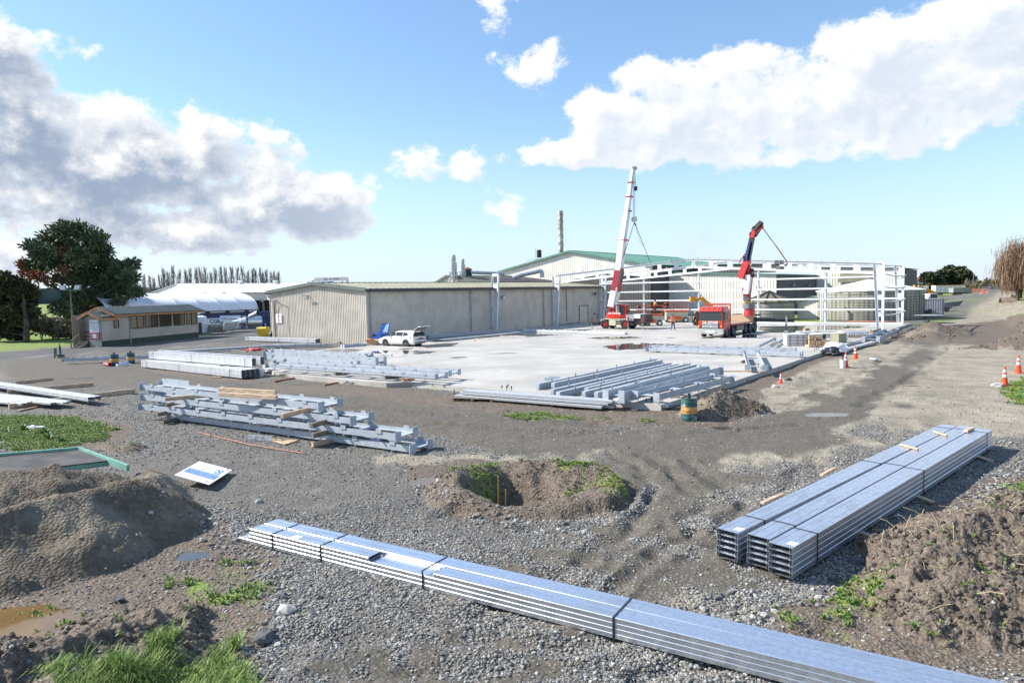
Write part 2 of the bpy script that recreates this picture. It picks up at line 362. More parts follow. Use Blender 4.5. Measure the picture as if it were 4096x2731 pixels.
# ridges: list of crest polylines [(x, y, height above ground)...], slope, roughness
MOUNDS = [
    ([(-13, 10.6, 1.0), (-9.5, 12.4, 1.12), (-8.7, 13.2, 1.18), (-8.25, 14.1, 1.15), (-8.75, 15.5, .85), (-9.2, 16.8, .6), (-9.8, 18, .4)], .78, .045, 'sand'),
    ([(-15.5, 14.0, .8), (-12.4, 15.2, 1.0), (-11.2, 16.2, 1.0)], .5, .07, 'sand'),
    ([(-9.0, 7.2, .85), (-7.2, 8.3, .72), (-5.75, 9.25, .55), (-5.0, 9.9, .30)], .62, .12, 'dirt'),
    ([(-6.3, 7.4, .50), (-4.9, 8.4, .38), (-4.5, 9.2, .25)], .5, .10, 'dirt'),
    ([(6.4, 10.7, .55), (7.8, 11.6, .98), (9.6, 11.9, 1.1), (11.5, 11.6, 1.1)], .60, .15, 'dirt'),
    ([(5.9, 9.6, .38), (6.9, 9.7, .60), (8.3, 9.7, .7)], .6, .14, 'dirt'),
    ([(-1.6, 17.2, .50), (-.5, 17.95, .42), (.8, 17.9, .5), (1.95, 17.3, .50), (2.3, 16.4, .34), (1.75, 15.5, .26), (.8, 15.05, .14), (-.3, 15.05, .12), (-1.35, 15.7, .34), (-1.6, 17.2, .5)], .62, .06, 'dirt'),
    ([(7.6, 26.3, .85), (8.6, 26.9, .8), (9.4, 26.9, .45)], .85, .12, 'sand'),
    ([(38.6, 63.5, 1.25), (40.2, 64.2, 1.5)], .62, .1, 'sand'), ([(42.3, 64.5, .75), (43.5, 64.8, .6)], .7, .1, 'dirt'), ([(36.5, 60.5, .35), (39.5, 60.2, .3)], .4, .1, 'dirt'),
    ([(37.5, 50.8, .9), (39.6, 51.5, 1.5), (43, 52.5, 1.9), (50, 55, 2.6)], .55, .14, 'dirt'), ([(34.5, 50.5, .3), (36, 51, .35)], .4, .1, 'dirt'),
    ([(56, 70, 1.5), (62, 78, 2.0), (72, 88, 2.6)], .42, .12, 'dirt'),
    ([(86, 112, 1.6), (104, 140, 2.4), (135, 190, 3.0)], .14, .1, 'bank'), ([(78, 84, 3.0), (98, 112, 4.2), (130, 150, 5)], .22, .1, 'bank'),
    ([(98, 146, .9), (108, 166, 1.1), (112, 172, .8)], .6, .12, 'dirt'),
    ([(21.5, 42.2, .20), (24, 45.0, .28)], .3, .06, 'stone'), ([(13.5, 33.6, .12), (17, 38, .16)], .2, .06, 'stone'),
    ([(-13.7, 22.6, .16), (-12.6, 22.2, .18)], .4, .05, 'dirt'),
]
def seg_h(x, y, pts, slope):
    best = np.full(x.shape, -9.)
    for (x1, y1, h1), (x2, y2, h2) in zip(pts[:-1], pts[1:]):
        dx, dy = x2 - x1, y2 - y1; L = dx * dx + dy * dy
        t = np.clip(((x - x1) * dx + (y - y1) * dy) / L, 0, 1)
        d = np.hypot(x - x1 - t * dx, y - y1 - t * dy)
        d = np.sqrt(d * d + .06) - .2
        best = np.maximum(best, h1 + (h2 - h1) * t - slope * d)
    return best
# tyre ruts: polylines on the ground with half spacing
RUTS = [[(2.9, 20.5), (3.5, 18.0), (3.3, 15.8), (2.4, 13.9), (1.2, 12.3), (-.6, 10.2)], [(3.9, 20.0), (4.4, 17.8), (4.3, 15.8), (3.5, 13.6), (2.6, 12.2), (1.6, 10.8)], [(4.9, 19.0), (5.2, 16.8), (5.0, 15.0), (4.0, 12.8)],
        [(2.5, 17.6), (2.75, 16.2), (2.3, 15.1), (1.2, 14.5), (-.4, 14.4), (-1.6, 14.9)], [(-20, 33.5), (-10, 28.6), (-3, 25.6), (2, 23.6), (6, 22.9), (10, 24)], [(-20, 36), (-9, 31.2), (-2, 27.5), (3, 25.0), (7, 24.3)], [(8.5, 19), (6, 15.5), (4.6, 13)],
        [(12, 29), (18, 36), (30, 52), (44, 72)], [(14, 27.5), (20, 34.5), (32, 50), (46, 70)], [(-3.5, 9.6), (.5, 9.2), (3.2, 10.2)], [(-2.4, 8.6), (1.5, 8.4), (5, 9.6)]]
PONDS = [(*G(770, 2225, -.24)[:2], .30, .22, -.235), (*G(60, 2490, -.2)[:2], .9, .55, -.21), (*G(1712, 1925, -.2)[:2], .45, .45, -.225), (*G(3305, 1657, -.22)[:2], .8, .35, -.235), (*G(2888, 1710, -.22)[:2], .35, .25, -.235)]
def terrain(x, y):
    """height (m) and the height of the heaps alone"""
    r = np.hypot(x, y)
    wx = x + fbm(x * .9, y * .9, 3, 3) * .45; wy = y + fbm(x * .9, y * .9, 11, 3) * .45
    near = np.clip(1.6 - r / 60, .15, 1)
    z = GZ + fbm(x * .35, y * .35, 21, 3) * .07 + fbm(x * 2.2, y * 2.2, 31, 3) * .035 * near
    mz = np.zeros(x.shape); kind = np.zeros(x.shape, int)
    for pts, sl, ro, kd in MOUNDS:
        cx = np.mean([p[0] for p in pts]); cy = np.mean([p[1] for p in pts])
        big = kd == 'bank'
        mg = max(p[2] for p in pts) / sl + 1.5
        i = np.nonzero((x > min(p[0] for p in pts) - mg) & (x < max(p[0] for p in pts) + mg) & (y > min(p[1] for p in pts) - mg) & (y < max(p[1] for p in pts) + mg))[0]
        if not len(i): continue
        xi, yi = x[i], y[i]
        h = seg_h(xi if big else wx[i], yi if big else wy[i], pts, sl)
        lump = fbm(xi * 1.6, yi * 1.6, 41, 5, .6) * ro * 1.5 + fbm(xi * 7, yi * 7, 51, 3, .6) * ro * .55 + np.abs(fbm(xi * 4.2, yi * 4.2, 57, 3, .6)) * ro * .5
        h = h + lump * np.clip(h / .25 + .6, 0, 1)
        k = {'sand': 1, 'dirt': 2, 'bank': 3, 'stone': 4}[kd]
        kind[i] = np.where((h > mz[i]) & (h > .03), k, kind[i]); mz[i] = np.maximum(mz[i], h)
    z = z + mz
    # pit in the middle heap
    pd = np.hypot((wx - .05) / 1.35, (wy - 16.35) / 1.0)
    z = z - np.clip(1 - pd, 0, 1) ** .85 * 1.0
    for rt in RUTS:
        for (x1, y1), (x2, y2) in zip(rt[:-1], rt[1:]):
            dx, dy = x2 - x1, y2 - y1; L = dx * dx + dy * dy
            m = (x > min(x1, x2) - 1) & (x < max(x1, x2) + 1) & (y > min(y1, y2) - 1) & (y < max(y1, y2) + 1)
            if not m.any(): continue
            t = np.clip(((wx[m] - x1) * dx + (wy[m] - y1) * dy) / L, 0, 1)
            d = np.hypot(wx[m] - x1 - t * dx, wy[m] - y1 - t * dy)
            lug = 1 + .12 * np.sin((t * math.sqrt(L)) * 40)
            z[m] += -.05 * np.exp(-(d / .17) ** 2) * lug + .045 * np.exp(-((d - .36) / .13) ** 2) * (.5 + fbm(x[m] * 1.3, y[m] * 1.3, 61, 3, .6))
    for (cx, cy, rx, ry, zp) in PONDS:
        i = np.nonzero((np.abs(x - cx) < rx * 2) & (np.abs(y - cy) < ry * 2))[0]
        d = np.hypot((x[i] - cx) / rx, (y[i] - cy) / ry) + fbm(x[i] * 3, y[i] * 3, 88, 3) * .25; z[i] = np.where(d < 1.1, zp - .05 * (1.1 - d) - .004, np.where(d < 1.8, np.maximum(zp + .008, z[i] * (d - 1.15) / .65 + zp * (1.8 - d) / .65), z[i]))
    # keep below the slab and the sealed road
    u = x * UU.x + y * UU.y; v = x * VV.x + y * VV.y
    slab = (u > 25) & (u < 108) & (v > 11.8) & (v < 75)
    z = np.where(slab, np.minimum(z, -.2), z)
    return z, mz, kind
POLY = dict(
  mud=[[(0, 1440), (300, 1425), (560, 1440), (760, 1500), (1000, 1530), (1400, 1525), (1700, 1565), (1850, 1610), (2300, 1690), (2750, 1725), (3000, 1650), (3350, 1560), (3560, 1450), (3660, 1390), (3740, 1390), (3700, 1480), (3560, 1620), (3350, 1780), (2900, 1870), (2500, 1850), (2100, 1800), (1750, 1760), (1500, 1690), (1250, 1610), (900, 1565), (500, 1555), (0, 1540)],
       [(2430, 1850), (2900, 1860), (3000, 1930), (2750, 2080), (2600, 2250), (2450, 2420), (2150, 2350), (2420, 2120), (2520, 1980)], [(2550, 2280), (2750, 2250), (2850, 2330), (2600, 2450), (2450, 2430)], [(2700, 2080), (2900, 2000), (2950, 2100), (2800, 2220), (2650, 2200)],
       [(1750, 2560), (2250, 2500), (2300, 2620), (1700, 2731), (1450, 2731)], [(3580, 1340), (3900, 1345), (3850, 1365), (3700, 1390), (3600, 1370)], [(3900, 1320), (4050, 1300), (4050, 1350)]],
  fines=[[(500, 1830), (1000, 1760), (1700, 1830), (1760, 1960), (1900, 2080), (2300, 2120), (2100, 2260), (1700, 2180), (1200, 2060), (900, 2050), (700, 2000)], [(1200, 2420), (2000, 2600), (2600, 2731), (1000, 2731)]],
  grass=[[(0, 1655), (180, 1668), (330, 1680), (450, 1702), (420, 1735), (330, 1770), (290, 1795), (0, 1812)], [(-400, 1290), (-400, 1425), (0, 1409), (290, 1384), (330, 1360), (330, 1280), (0, 1285)],
         [(4010, 1540), (4096, 1510), (4200, 1500), (4200, 1640), (4050, 1610)], [(2000, 1646), (2120, 1655), (2370, 1665), (2370, 1678), (2180, 1676), (2010, 1660)], [(2520, 1682), (2600, 1684), (2600, 1694), (2530, 1692)],
         [(3160, 1262), (3300, 1264), (3290, 1284), (3700, 1296), (3720, 1278), (3830, 1262), (3850, 1268), (3740, 1300), (3620, 1310), (3300, 1307), (3150, 1285)], [(3790, 1225), (3830, 1222), (3825, 1237), (3792, 1238)], [(3970, 1233), (4000, 1226), (4010, 1248), (3980, 1245)], [(4060, 1225), (4200, 1200), (4200, 1250), (4070, 1245)],
         [(330, 2860), (560, 2790), (800, 2700), (960, 2720), (960, 3100), (200, 3100)], [(690, 2345), (860, 2300), (1070, 2330), (1040, 2390), (800, 2372)], [(150, 2500), (280, 2465), (260, 2500), (150, 2530)], [(860, 2430), (960, 2420), (900, 2480), (840, 2470)],
         [(1850, 1915), (1960, 1920), (1970, 1990), (1910, 1980)], [(2200, 1890), (2290, 1900), (2260, 1940), (2200, 1920)], [(2330, 1930), (2440, 1960), (2420, 2010), (2350, 1990)], [(3350, 2330), (3470, 2310), (3480, 2400), (3380, 2440), (3320, 2380)], [(3210, 2450), (3330, 2430), (3330, 2520), (3240, 2520)],
         [(4040, 1950), (4200, 1930), (4200, 2060), (4060, 2020)], [(370, 1730), (440, 1738), (400, 1760), (300, 1790), (250, 1788)], [(560, 1345), (620, 1340), (640, 1352), (580, 1362)], [(260, 1436), (300, 1430), (300, 1442)], [(795, 1334), (870, 1330), (860, 1342), (800, 1345)]],
  earth=[[(1050, 1535), (1700, 1560), (1860, 1590), (2500, 1625), (2680, 1625), (2790, 1650), (3050, 1500), (3320, 1415), (3400, 1400), (3300, 1450), (3050, 1560), (2980, 1640), (2960, 1690), (2750, 1715), (2350, 1690), (1950, 1645), (1750, 1625), (1300, 1570), (1050, 1570)],
         [(0, 1650), (300, 1660), (480, 1690), (540, 1720), (440, 1790), (280, 1830), (0, 1850)], [(0, 2260), (500, 2160), (800, 2050), (1080, 2300), (1000, 2480), (930, 2580), (860, 2731), (0, 2731)], [(1640, 1870), (2000, 1830), (2450, 1880), (2480, 2000), (2400, 2070), (2100, 2100), (1800, 2040), (1680, 1960)], [(3300, 2300), (3550, 2150), (3900, 1950), (4200, 1850), (4200, 2731), (3000, 2560)], [(3330, 1355), (3620, 1320), (4096, 1270), (4096, 1400), (3600, 1360)], [(600, 1470), (1020, 1510), (1040, 1540), (800, 1510), (580, 1490)]],
  pale=[[(3000, 1560), (3330, 1430), (3700, 1310), (4096, 1180), (4300, 1180), (4300, 1560), (3950, 1560), (3700, 1580), (3500, 1720), (3300, 1840), (2900, 1900), (2950, 1690)], [(3560, 1600), (4300, 1540), (4300, 1760), (3900, 1760), (3560, 1700)], [(1650, 1820), (2250, 1810), (2430, 1860), (2000, 1850), (1700, 1870)], [(1060, 1560), (1500, 1560), (1500, 1580), (1150, 1585)], [(2750, 2400), (3100, 2350), (3200, 2480), (2900, 2500)], [(0, 1490), (350, 1470), (360, 1510), (0, 1520)]],
  asphalt=[[(-600, 1440), (0, 1410), (290, 1386), (420, 1390), (800, 1350), (1090, 1300), (1095, 1345), (1000, 1367), (560, 1402), (300, 1425), (0, 1442), (-600, 1490)]],
  seal=[[(3700, 1188), (3950, 1182), (3960, 1192), (3790, 1212), (3680, 1212)]])
def masks(x, y):
    px, py = proj(x, y); r = np.hypot(x, y)
    out = {}
    amp = 2731 / np.clip(r, 4, 400)        # px per metre
    nx = fbm(x * .8, y * .8, 71, 4, .6); ny = fbm(x * .8, y * .8, 81, 4, .6)
    for k, polys in POLY.items():
        sharp = .15 if k in ('asphalt', 'seal') else 1.
        m = np.zeros(x.shape)
        for j in range(3):
            a = .35 * math.cos(j * 2.09); b = .35 * math.sin(j * 2.09)
            ws = 2.6 if k in ('pale', 'mud', 'fines') else .9
            qx = px + amp * (nx * ws + a) * sharp; qy = py + amp * (ny * ws + b) * sharp * 5 / np.clip(r, 5, 400)
            ins = np.zeros(x.shape, bool)
            for p in polys: ins |= inpoly(qx, qy, p)
            m = m + ins / 3.
        m[y < 2] = 0
        out[k] = m
    return out
# polar tessellation, finer near the viewpoint
azs = np.concatenate([np.arange(-180, -52, 6.), np.linspace(-52, 52, 760), np.arange(58, 180, 6.)])
ys_ = np.linspace(682 * 4.95 / 6.6, 682 * 4.95 / 190, 400)
rs = np.concatenate([[.5, 2, 3.5, 5, 6], 682 * 4.95 / ys_, [205, 225, 250, 290, 350, 450, 650, 1000, 1800, 4000, 9000]])
AZ, RR = np.meshgrid(np.radians(azs), rs)
X = (RR * np.sin(AZ)).ravel(); Y = (RR * np.cos(AZ)).ravel()
Z, MZ, KD = terrain(X, Y); MK = masks(X, Y)
na, nr = len(azs), len(rs)
for k in MK:
    if k == 'asphalt': continue
    m = MK[k].reshape(nr, na)
    for _ in range(4):
        m = (np.roll(m, 1, 1) + np.roll(m, -1, 1) + m * 2) / 4; mp_ = np.vstack([m[:1], m, m[-1:]]); m = (mp_[:-2] + mp_[2:] + mp_[1:-1] * 2) / 4
    MK[k] = m.ravel()
ii = (np.arange(nr - 1)[:, None] * na + np.arange(na)[None, :]).ravel()
jj = (np.arange(nr - 1)[:, None] * na + (np.arange(na)[None, :] + 1) % na).ravel()
faces = np.stack([ii, jj, jj + na, ii + na], 1)
# flip for upward normals
faces = faces[:, ::-1]
me = bpy.data.meshes.new('ground')
me.vertices.add(len(X)); me.vertices.foreach_set('co', np.stack([X, Y, Z], 1).ravel())
me.loops.add(faces.size); me.loops.foreach_set('vertex_index', faces.ravel())
me.polygons.add(len(faces)); me.polygons.foreach_set('loop_start', np.arange(len(faces)) * 4); me.polygons.foreach_set('loop_total', np.full(len(faces), 4))
me.polygons.foreach_set('use_smooth', np.ones(len(faces), bool))
me.update(); me.validate()
def vcol(name, r, g, b, a):
    at = me.color_attributes.new(name, 'FLOAT_COLOR', 'POINT'); at.data.foreach_set('color', np.stack([r, g, b, a], 1).astype(np.float32).ravel())
heap = np.clip(MZ / .08, 0, 1)
sandm = np.where(KD == 1, heap, 0); dirtm = np.where(KD == 2, heap, 0); bankm = np.where(KD == 3, heap, 0)
far = np.clip((np.hypot(X, Y) - 230) / 60, 0, 1)
green = np.maximum(MK['grass'], np.maximum(np.where(X > 0, 1, 1) * bankm * np.clip(.05 + fbm(X * .12, Y * .12, 5, 3) * 1.3, 0, .8), far))
vcol('ma', MK['mud'], np.clip(green, 0, 1), np.clip(np.maximum(dirtm, MK['earth'] * .85), 0, 1), sandm)
rm, ra, rc = np.zeros(len(X)), np.zeros(len(X)), np.zeros(len(X)); bd = np.full(len(X), 9.)
for rt in RUTS:
    acc = 0.
    for (x1, y1), (x2, y2) in zip(rt[:-1], rt[1:]):
        dx, dy = x2 - x1, y2 - y1; L = math.hypot(dx, dy); i = np.nonzero((X > min(x1, x2) - 1) & (X < max(x1, x2) + 1) & (Y > min(y1, y2) - 1) & (Y < max(y1, y2) + 1))[0]
        if len(i):
            tt = np.clip(((X[i] - x1) * dx + (Y[i] - y1) * dy) / L / L, 0, 1); sd = ((X[i] - x1) * dy - (Y[i] - y1) * dx) / L; d = np.hypot(X[i] - x1 - tt * dx, Y[i] - y1 - tt * dy)
            b_ = d < bd[i]; k = i[b_]; bd[k] = d[b_]; rm[k] = np.clip((.34 - d[b_]) / .08, 0, 1); ra[k] = acc + tt[b_] * L; rc[k] = sd[b_]
        acc += L
vcol('mt', rm, ra, rc, np.ones(len(X)))
vcol('mb', MK['asphalt'], MK['pale'], np.maximum(MK['fines'], MK['seal']), np.clip(np.maximum(np.maximum(sandm, dirtm), bankm), 0, 1))
gm = bpy.data.materials.new('ground'); gm.use_nodes = True; t = NT(gm.node_tree); b = t.n['Principled BSDF']
ca = t.new('ShaderNodeAttribute', attribute_name='ma'); cb = t.new('ShaderNodeAttribute', attribute_name='mb')
sa = t.new('ShaderNodeSeparateColor', {0: ca.outputs['Color']}); sb = t.new('ShaderNodeSeparateColor', {0: cb.outputs['Color']})
mud, grs, ear, snd = sa.outputs[0], sa.outputs[1], sa.outputs[2], ca.outputs['Alpha']
asp, pal, fin_, hp = sb.outputs[0], sb.outputs[1], sb.outputs[2], cb.outputs['Alpha']
P = t.new('ShaderNodeTexCoord').outputs['Object']
vo = t.new('ShaderNodeTexVoronoi', {'Vector': P, 'Scale': 17., 'Randomness': 1.}, feature='F1')
vo2 = t.new('ShaderNodeTexVoronoi', {'Vector': P, 'Scale': 38., 'Randomness': 1.}, feature='F1')
big = t.noise(P, .5, 5, .6); fine = t.noise(P, 9., 6, .65); mid = t.noise(P, 2.2, 6, .62)
sc_ = t.new('ShaderNodeSeparateColor', {0: vo.outputs['Color']})
sc2 = t.new('ShaderNodeSeparateColor', {0: vo2.outputs['Color']})
st1 = t.mix(sc_.outputs[0], (.115, .113, .106), (.37, .36, .335)); st1 = t.mix(t.math('MULTIPLY', sc_.outputs[1], .3), st1, (.24, .205, .155))
st1 = t.mix(t.ramp(vo.outputs['Distance'], .42, .62), st1, (.03, .027, .024))
st2 = t.mix(sc2.outputs[0], (.105, .103, .096), (.30, .29, .268)); st2 = t.mix(t.ramp(vo2.outputs['Distance'], .42, .65), st2, (.034, .031, .027))
gravel = t.mix(t.ramp(mid, .40, .62), st1, st2)
mudc = t.mix(mid, (.078, .068, .054), (.122, .107, .085)); mudc = t.mix(t.math('MULTIPLY', t.ramp(sc2.outputs[1], .84, .93), .75), mudc, (.26, .24, .21))
wet = t.ramp(t.noise(P, .45, 4, .6), .55, .72)
mudc = t.mix(t.math('MULTIPLY', wet, .5), mudc, (.055, .048, .038))
# mud cover breaks up into gravel
mf = t.ramp(t.math('ADD', mud, t.math('MULTIPLY', t.math('SUBTRACT', t.noise(P, 1.1, 8, .7), .5), 2.0)), .15, .85)
ff = t.math('MULTIPLY', t.ramp(t.math('ADD', fin_, t.math('SUBTRACT', mid, .5)), .3, .7), .75)
col = t.mix(ff, gravel, t.mix(fine, (.075, .071, .064), (.165, .157, .143)))
palec = t.mix(t.ramp(big, .35, .65), (.44, .39, .295), (.28, .245, .185)); palec = t.mix(t.ramp(t.noise(P, .7, 8, .7), .48, .6, 0, .55), palec, (.15, .128, .096)); palec = t.mix(t.math('MULTIPLY', sc2.outputs[0], .55), palec, (.44, .40, .33)); palec = t.mix(t.ramp(vo2.outputs['Distance'], .45, .66, 0, .6), palec, (.085, .072, .054))
pf = t.ramp(t.math('ADD', pal, t.math('MULTIPLY', t.math('SUBTRACT', mid, .5), 2.0)), -.1, 1.0)
col = t.mix(pf, col, palec)
col = t.mix(mf, col, mudc)
soil = t.mix(t.ramp(fine, .3, .7), (.08, .062, .047), (.185, .148, .115)); soil = t.mix(t.math('MULTIPLY', t.ramp(sc2.outputs[1], .86, .94), .6), soil, (.24, .215, .18))
ef = t.ramp(t.math('ADD', ear, t.math('MULTIPLY', t.math('SUBTRACT', mid, .5), 1.1)), .32, .6)
col = t.mix(ef, col, soil)
sandc = t.mix(t.ramp(fine, .3, .7), (.17, .138, .102), (.09, .071, .052)); sandc = t.mix(t.ramp(big, .46, .62, 0, .55), sandc, (.29, .25, .195))
col = t.mix(snd, col, sandc)
gf = t.ramp(t.math('ADD', grs, t.math('MULTIPLY', t.math('SUBTRACT', t.noise(P, 2.2, 8, .7), .5), 2.0)), .25, .85)
gcol = t.mix(t.noise(P, 2.3, 8, .7), (.12, .20, .03), (.22, .28, .065)); gcol = t.mix(t.ramp(t.noise(P, .8, 7, .7), .5, .62, 0, .75), gcol, (.22, .185, .10))
col = t.mix(gf, col, gcol)
aspc = t.mix(t.noise(P, .25, 6, .6), (.055, .055, .056), (.12, .118, .115)); aspc = t.mix(t.ramp(t.noise(t.new('ShaderNodeMapping', {0: P, 3: (.5, .12, 1)}).outputs[0], 1., 5, .6), .52, .66), aspc, (.19, .185, .17))
col = t.mix(asp, col, aspc)
t.l.new(col, b.inputs['Base Color'])
rg = t.math('SUBTRACT', .92, t.math('MULTIPLY', t.math('MULTIPLY', mf, wet), .5)); t.l.new(rg, b.inputs['Roughness']); b.inputs['Specular IOR Level'].default_value = .35
hgt = t.math('ADD', t.math('MULTIPLY', t.math('SUBTRACT', 1, vo.outputs['Distance']), t.math('SUBTRACT', 1.1, t.math('MAXIMUM', mf, asp))), t.math('ADD', t.math('MULTIPLY', fine, .9), t.math('MULTIPLY', mid, .8)))
ct = t.new('ShaderNodeAttribute', attribute_name='mt'); stt = t.new('ShaderNodeSeparateColor', {0: ct.outputs['Color']})
tread = t.math('SINE', t.math('ADD', t.math('MULTIPLY', stt.outputs[1], 58.), t.math('MULTIPLY', t.math('ABSOLUTE', stt.outputs[2]), 60.)))
tread = t.math('MULTIPLY', t.ramp(tread, -.25, .25), t.math('MULTIPLY', stt.outputs[0], t.ramp(t.noise(P, .9, 4, .6), .42, .55)))
hgt = t.math('MULTIPLY_ADD', tread, 1.1, hgt)
bp = t.new('ShaderNodeBump', {'Strength': .75, 'Distance': .035, 'Height': hgt}); t.l.new(bp.outputs[0], b.inputs['Normal'])
me.materials.append(gm)
ground = bpy.data.objects.new('ground', me); C.objects.link(ground); tag(ground, kind='structure')

# ------------------------------------------------------------------ scatter helper (geometry nodes)
def scatter(name, protos, P3, rot, scl, idx, label, parent=None):
    col_ = bpy.data.collections.new(name + '_kinds')
    for p in protos: col_.objects.link(p)
    m = bpy.data.meshes.new(name); m.vertices.add(len(P3)); m.vertices.foreach_set('co', np.asarray(P3, np.float32).ravel())
    for nm, ty, key, dat in (('rot', 'FLOAT_VECTOR', 'vector', rot), ('scl', 'FLOAT_VECTOR', 'vector', scl), ('idx', 'INT', 'value', idx)):
        a = m.attributes.new(nm, ty, 'POINT'); a.data.foreach_set(key, np.asarray(dat).astype(np.int32 if ty == 'INT' else np.float32).ravel())
    o = bpy.data.objects.new(name, m); C.objects.link(o)
    ng = bpy.data.node_groups.new(name, 'GeometryNodeTree')
    ng.interface.new_socket('Geometry', in_out='INPUT', socket_type='NodeSocketGeometry'); ng.interface.new_socket('Geometry', in_out='OUTPUT', socket_type='NodeSocketGeometry')
    N = ng.nodes; L = ng.links; gi = N.new('NodeGroupInput'); go = N.new('NodeGroupOutput')
    ip = N.new('GeometryNodeInstanceOnPoints'); ci = N.new('GeometryNodeCollectionInfo'); ci.inputs['Collection'].default_value = col_
    ci.inputs['Separate Children'].default_value = True; ci.inputs['Reset Children'].default_value = True; ip.inputs['Pick Instance'].default_value = True
    def at(nm, dt):
        n = N.new('GeometryNodeInputNamedAttribute'); n.data_type = dt; n.inputs['Name'].default_value = nm; return n.outputs[0]
    L.new(gi.outputs[0], ip.inputs['Points']); L.new(ci.outputs[0], ip.inputs['Instance'])
    L.new(at('idx', 'INT'), ip.inputs['Instance Index']); L.new(at('rot', 'FLOAT_VECTOR'), ip.inputs['Rotation']); L.new(at('scl', 'FLOAT_VECTOR'), ip.inputs['Scale'])
    L.new(ip.outputs[0], go.inputs[0])
    o.modifiers.new('scatter', 'NODES').node_group = ng
    return tag(o, label, kind='stuff')
def proto(mb, name, mat_, smooth=False):
    return bpy.data.objects.new(name, mb.mesh(name, mat_, smooth))
def stone_proto(k):
    bm = bmesh.new(); bmesh.ops.create_icosphere(bm, subdivisions=1 if k < 3 else 2, radius=.5); rr = random.Random(k)
    for v in bm.verts:
        n = v.co.normalized(); v.co = Vector((n.x * .55 * rr.uniform(.75, 1.15), n.y * .45 * rr.uniform(.75, 1.15), n.z * .33 * rr.uniform(.75, 1.15)))
    m = bpy.data.meshes.new('stone'); bm.to_mesh(m); bm.free()
    g_ = .75 + .12 * k
    m.materials.append(M('stone_%d' % k)); return bpy.data.objects.new('stone', m)
SC = [(.18, .18, .172), (.30, .295, .28), (.43, .42, .395), (.26, .23, .185), (.11, .112, .115)]
for k, c_ in enumerate(SC): mk('stone_%d' % k, c_, .85, 0, .2, 3)
stones = [stone_proto(k) for k in range(5)]
def stones_at(n, rmin, rmax, smin, smax, seed, prob):
    g = np.random.default_rng(seed)
    a = np.radians(g.uniform(-41, 41, n)); r = np.sqrt(g.uniform(rmin ** 2, rmax ** 2, n))
    x = r * np.sin(a); y = r * np.cos(a); z, mz, kd = terrain(x, y); mk_ = masks(x, y)
    px, py = proj(x, y)
    p = prob(x, y, mk_, mz, kd, px, py)
    u = x * UU.x + y * UU.y; v = x * VV.x + y * VV.y
    keep = (g.random(n) < p) & ~((u > 25.2) & (v > 11.9)) & (px > -150) & (px < 4250) & (py < 2900)
    x, y, z = x[keep], y[keep], z[keep]; k = len(x)
    s = smin * (smax / smin) ** (g.random(k) ** 2.2)
    return np.stack([x, y, z + s * .10], 1), g.uniform(-.5, .5, (k, 3)) * [1, 1, 12], np.stack([s, s * g.uniform(.8, 1.2, k), s * g.uniform(.8, 1.2, k)], 1), g.choice(5, k, p=[.26, .32, .2, .12, .10])
def pr1(x, y, m, mz, kd, px, py):
    nz = fbm(x * .9, y * .9, 91, 4)
    base = np.clip(.62 + nz * .9, .06, 1)
    cov = np.clip(m['mud'] * 1.15 + nz * .9, 0, .95); p = base * (1 - cov) * (1 - .6 * m['fines']) * (1 - m['grass'])
    p = p * np.where(m['earth'] > .4, .10, 1) * np.where((kd == 1) | (kd == 2), .10, 1) * (1 - m['asphalt'])
    return p
A = stones_at(235000, 7.5, 16.5, .022, .075, 1, pr1); B = stones_at(190000, 16.5, 46, .035, .095, 2, lambda *a: pr1(*a) * .8 * np.clip((46 - np.hypot(a[0], a[1])) / 24, 0, 1) * (1 - .75 * a[2]['pale']))
def pr2(x, y, m, mz, kd, px, py):
    d = np.zeros(x.shape)
    for poly in ([(770, 2160), (850, 2050), (960, 2060), (1050, 2160), (1100, 2300), (1050, 2330), (830, 2190)], [(960, 2300), (1200, 2280), (1400, 2420), (1150, 2560), (1000, 2731), (880, 2731), (1000, 2560), (1080, 2440)], [(1850, 2040), (2200, 2110), (2420, 2060), (2440, 2110), (2180, 2160), (1900, 2110)], [(1640, 1900), (1760, 1960), (1850, 2040), (1700, 1990)], [(3000, 2400), (3250, 2330), (3350, 2280), (3420, 2330), (3200, 2440), (3150, 2500)], [(3820, 2000), (4096, 1830), (4200, 1760), (4200, 1880), (3950, 2020), (3650, 2200)], [(3960, 1640), (4096, 1600), (4096, 1800), (3980, 1760)], [(0, 1625), (220, 1630), (220, 1650), (0, 1650)], [(2700, 2430), (3000, 2330), (3120, 2480), (2900, 2530)]):
        d = np.maximum(d, inpoly(px + fbm(x * 2, y * 2, 5) * 60, py + fbm(x * 2, y * 2, 6) * 60, poly))
    return d * .9
Cc = stones_at(34000, 8, 26, .06, .15, 3, pr2)
E_ = stones_at(16000, 8, 30, .03, .09, 4, lambda x, y, m, mz, kd, px, py: np.where((kd == 1) | (kd == 2), .22, np.where(m['earth'] > .4, .3, .02)))
allS = [np.concatenate([q_[i] for q_ in (A, B, Cc, E_)]) for i in range(4)]
gravel_o = scatter('gravel', stones, *allS, 'grey crushed gravel stones spread over the yard')
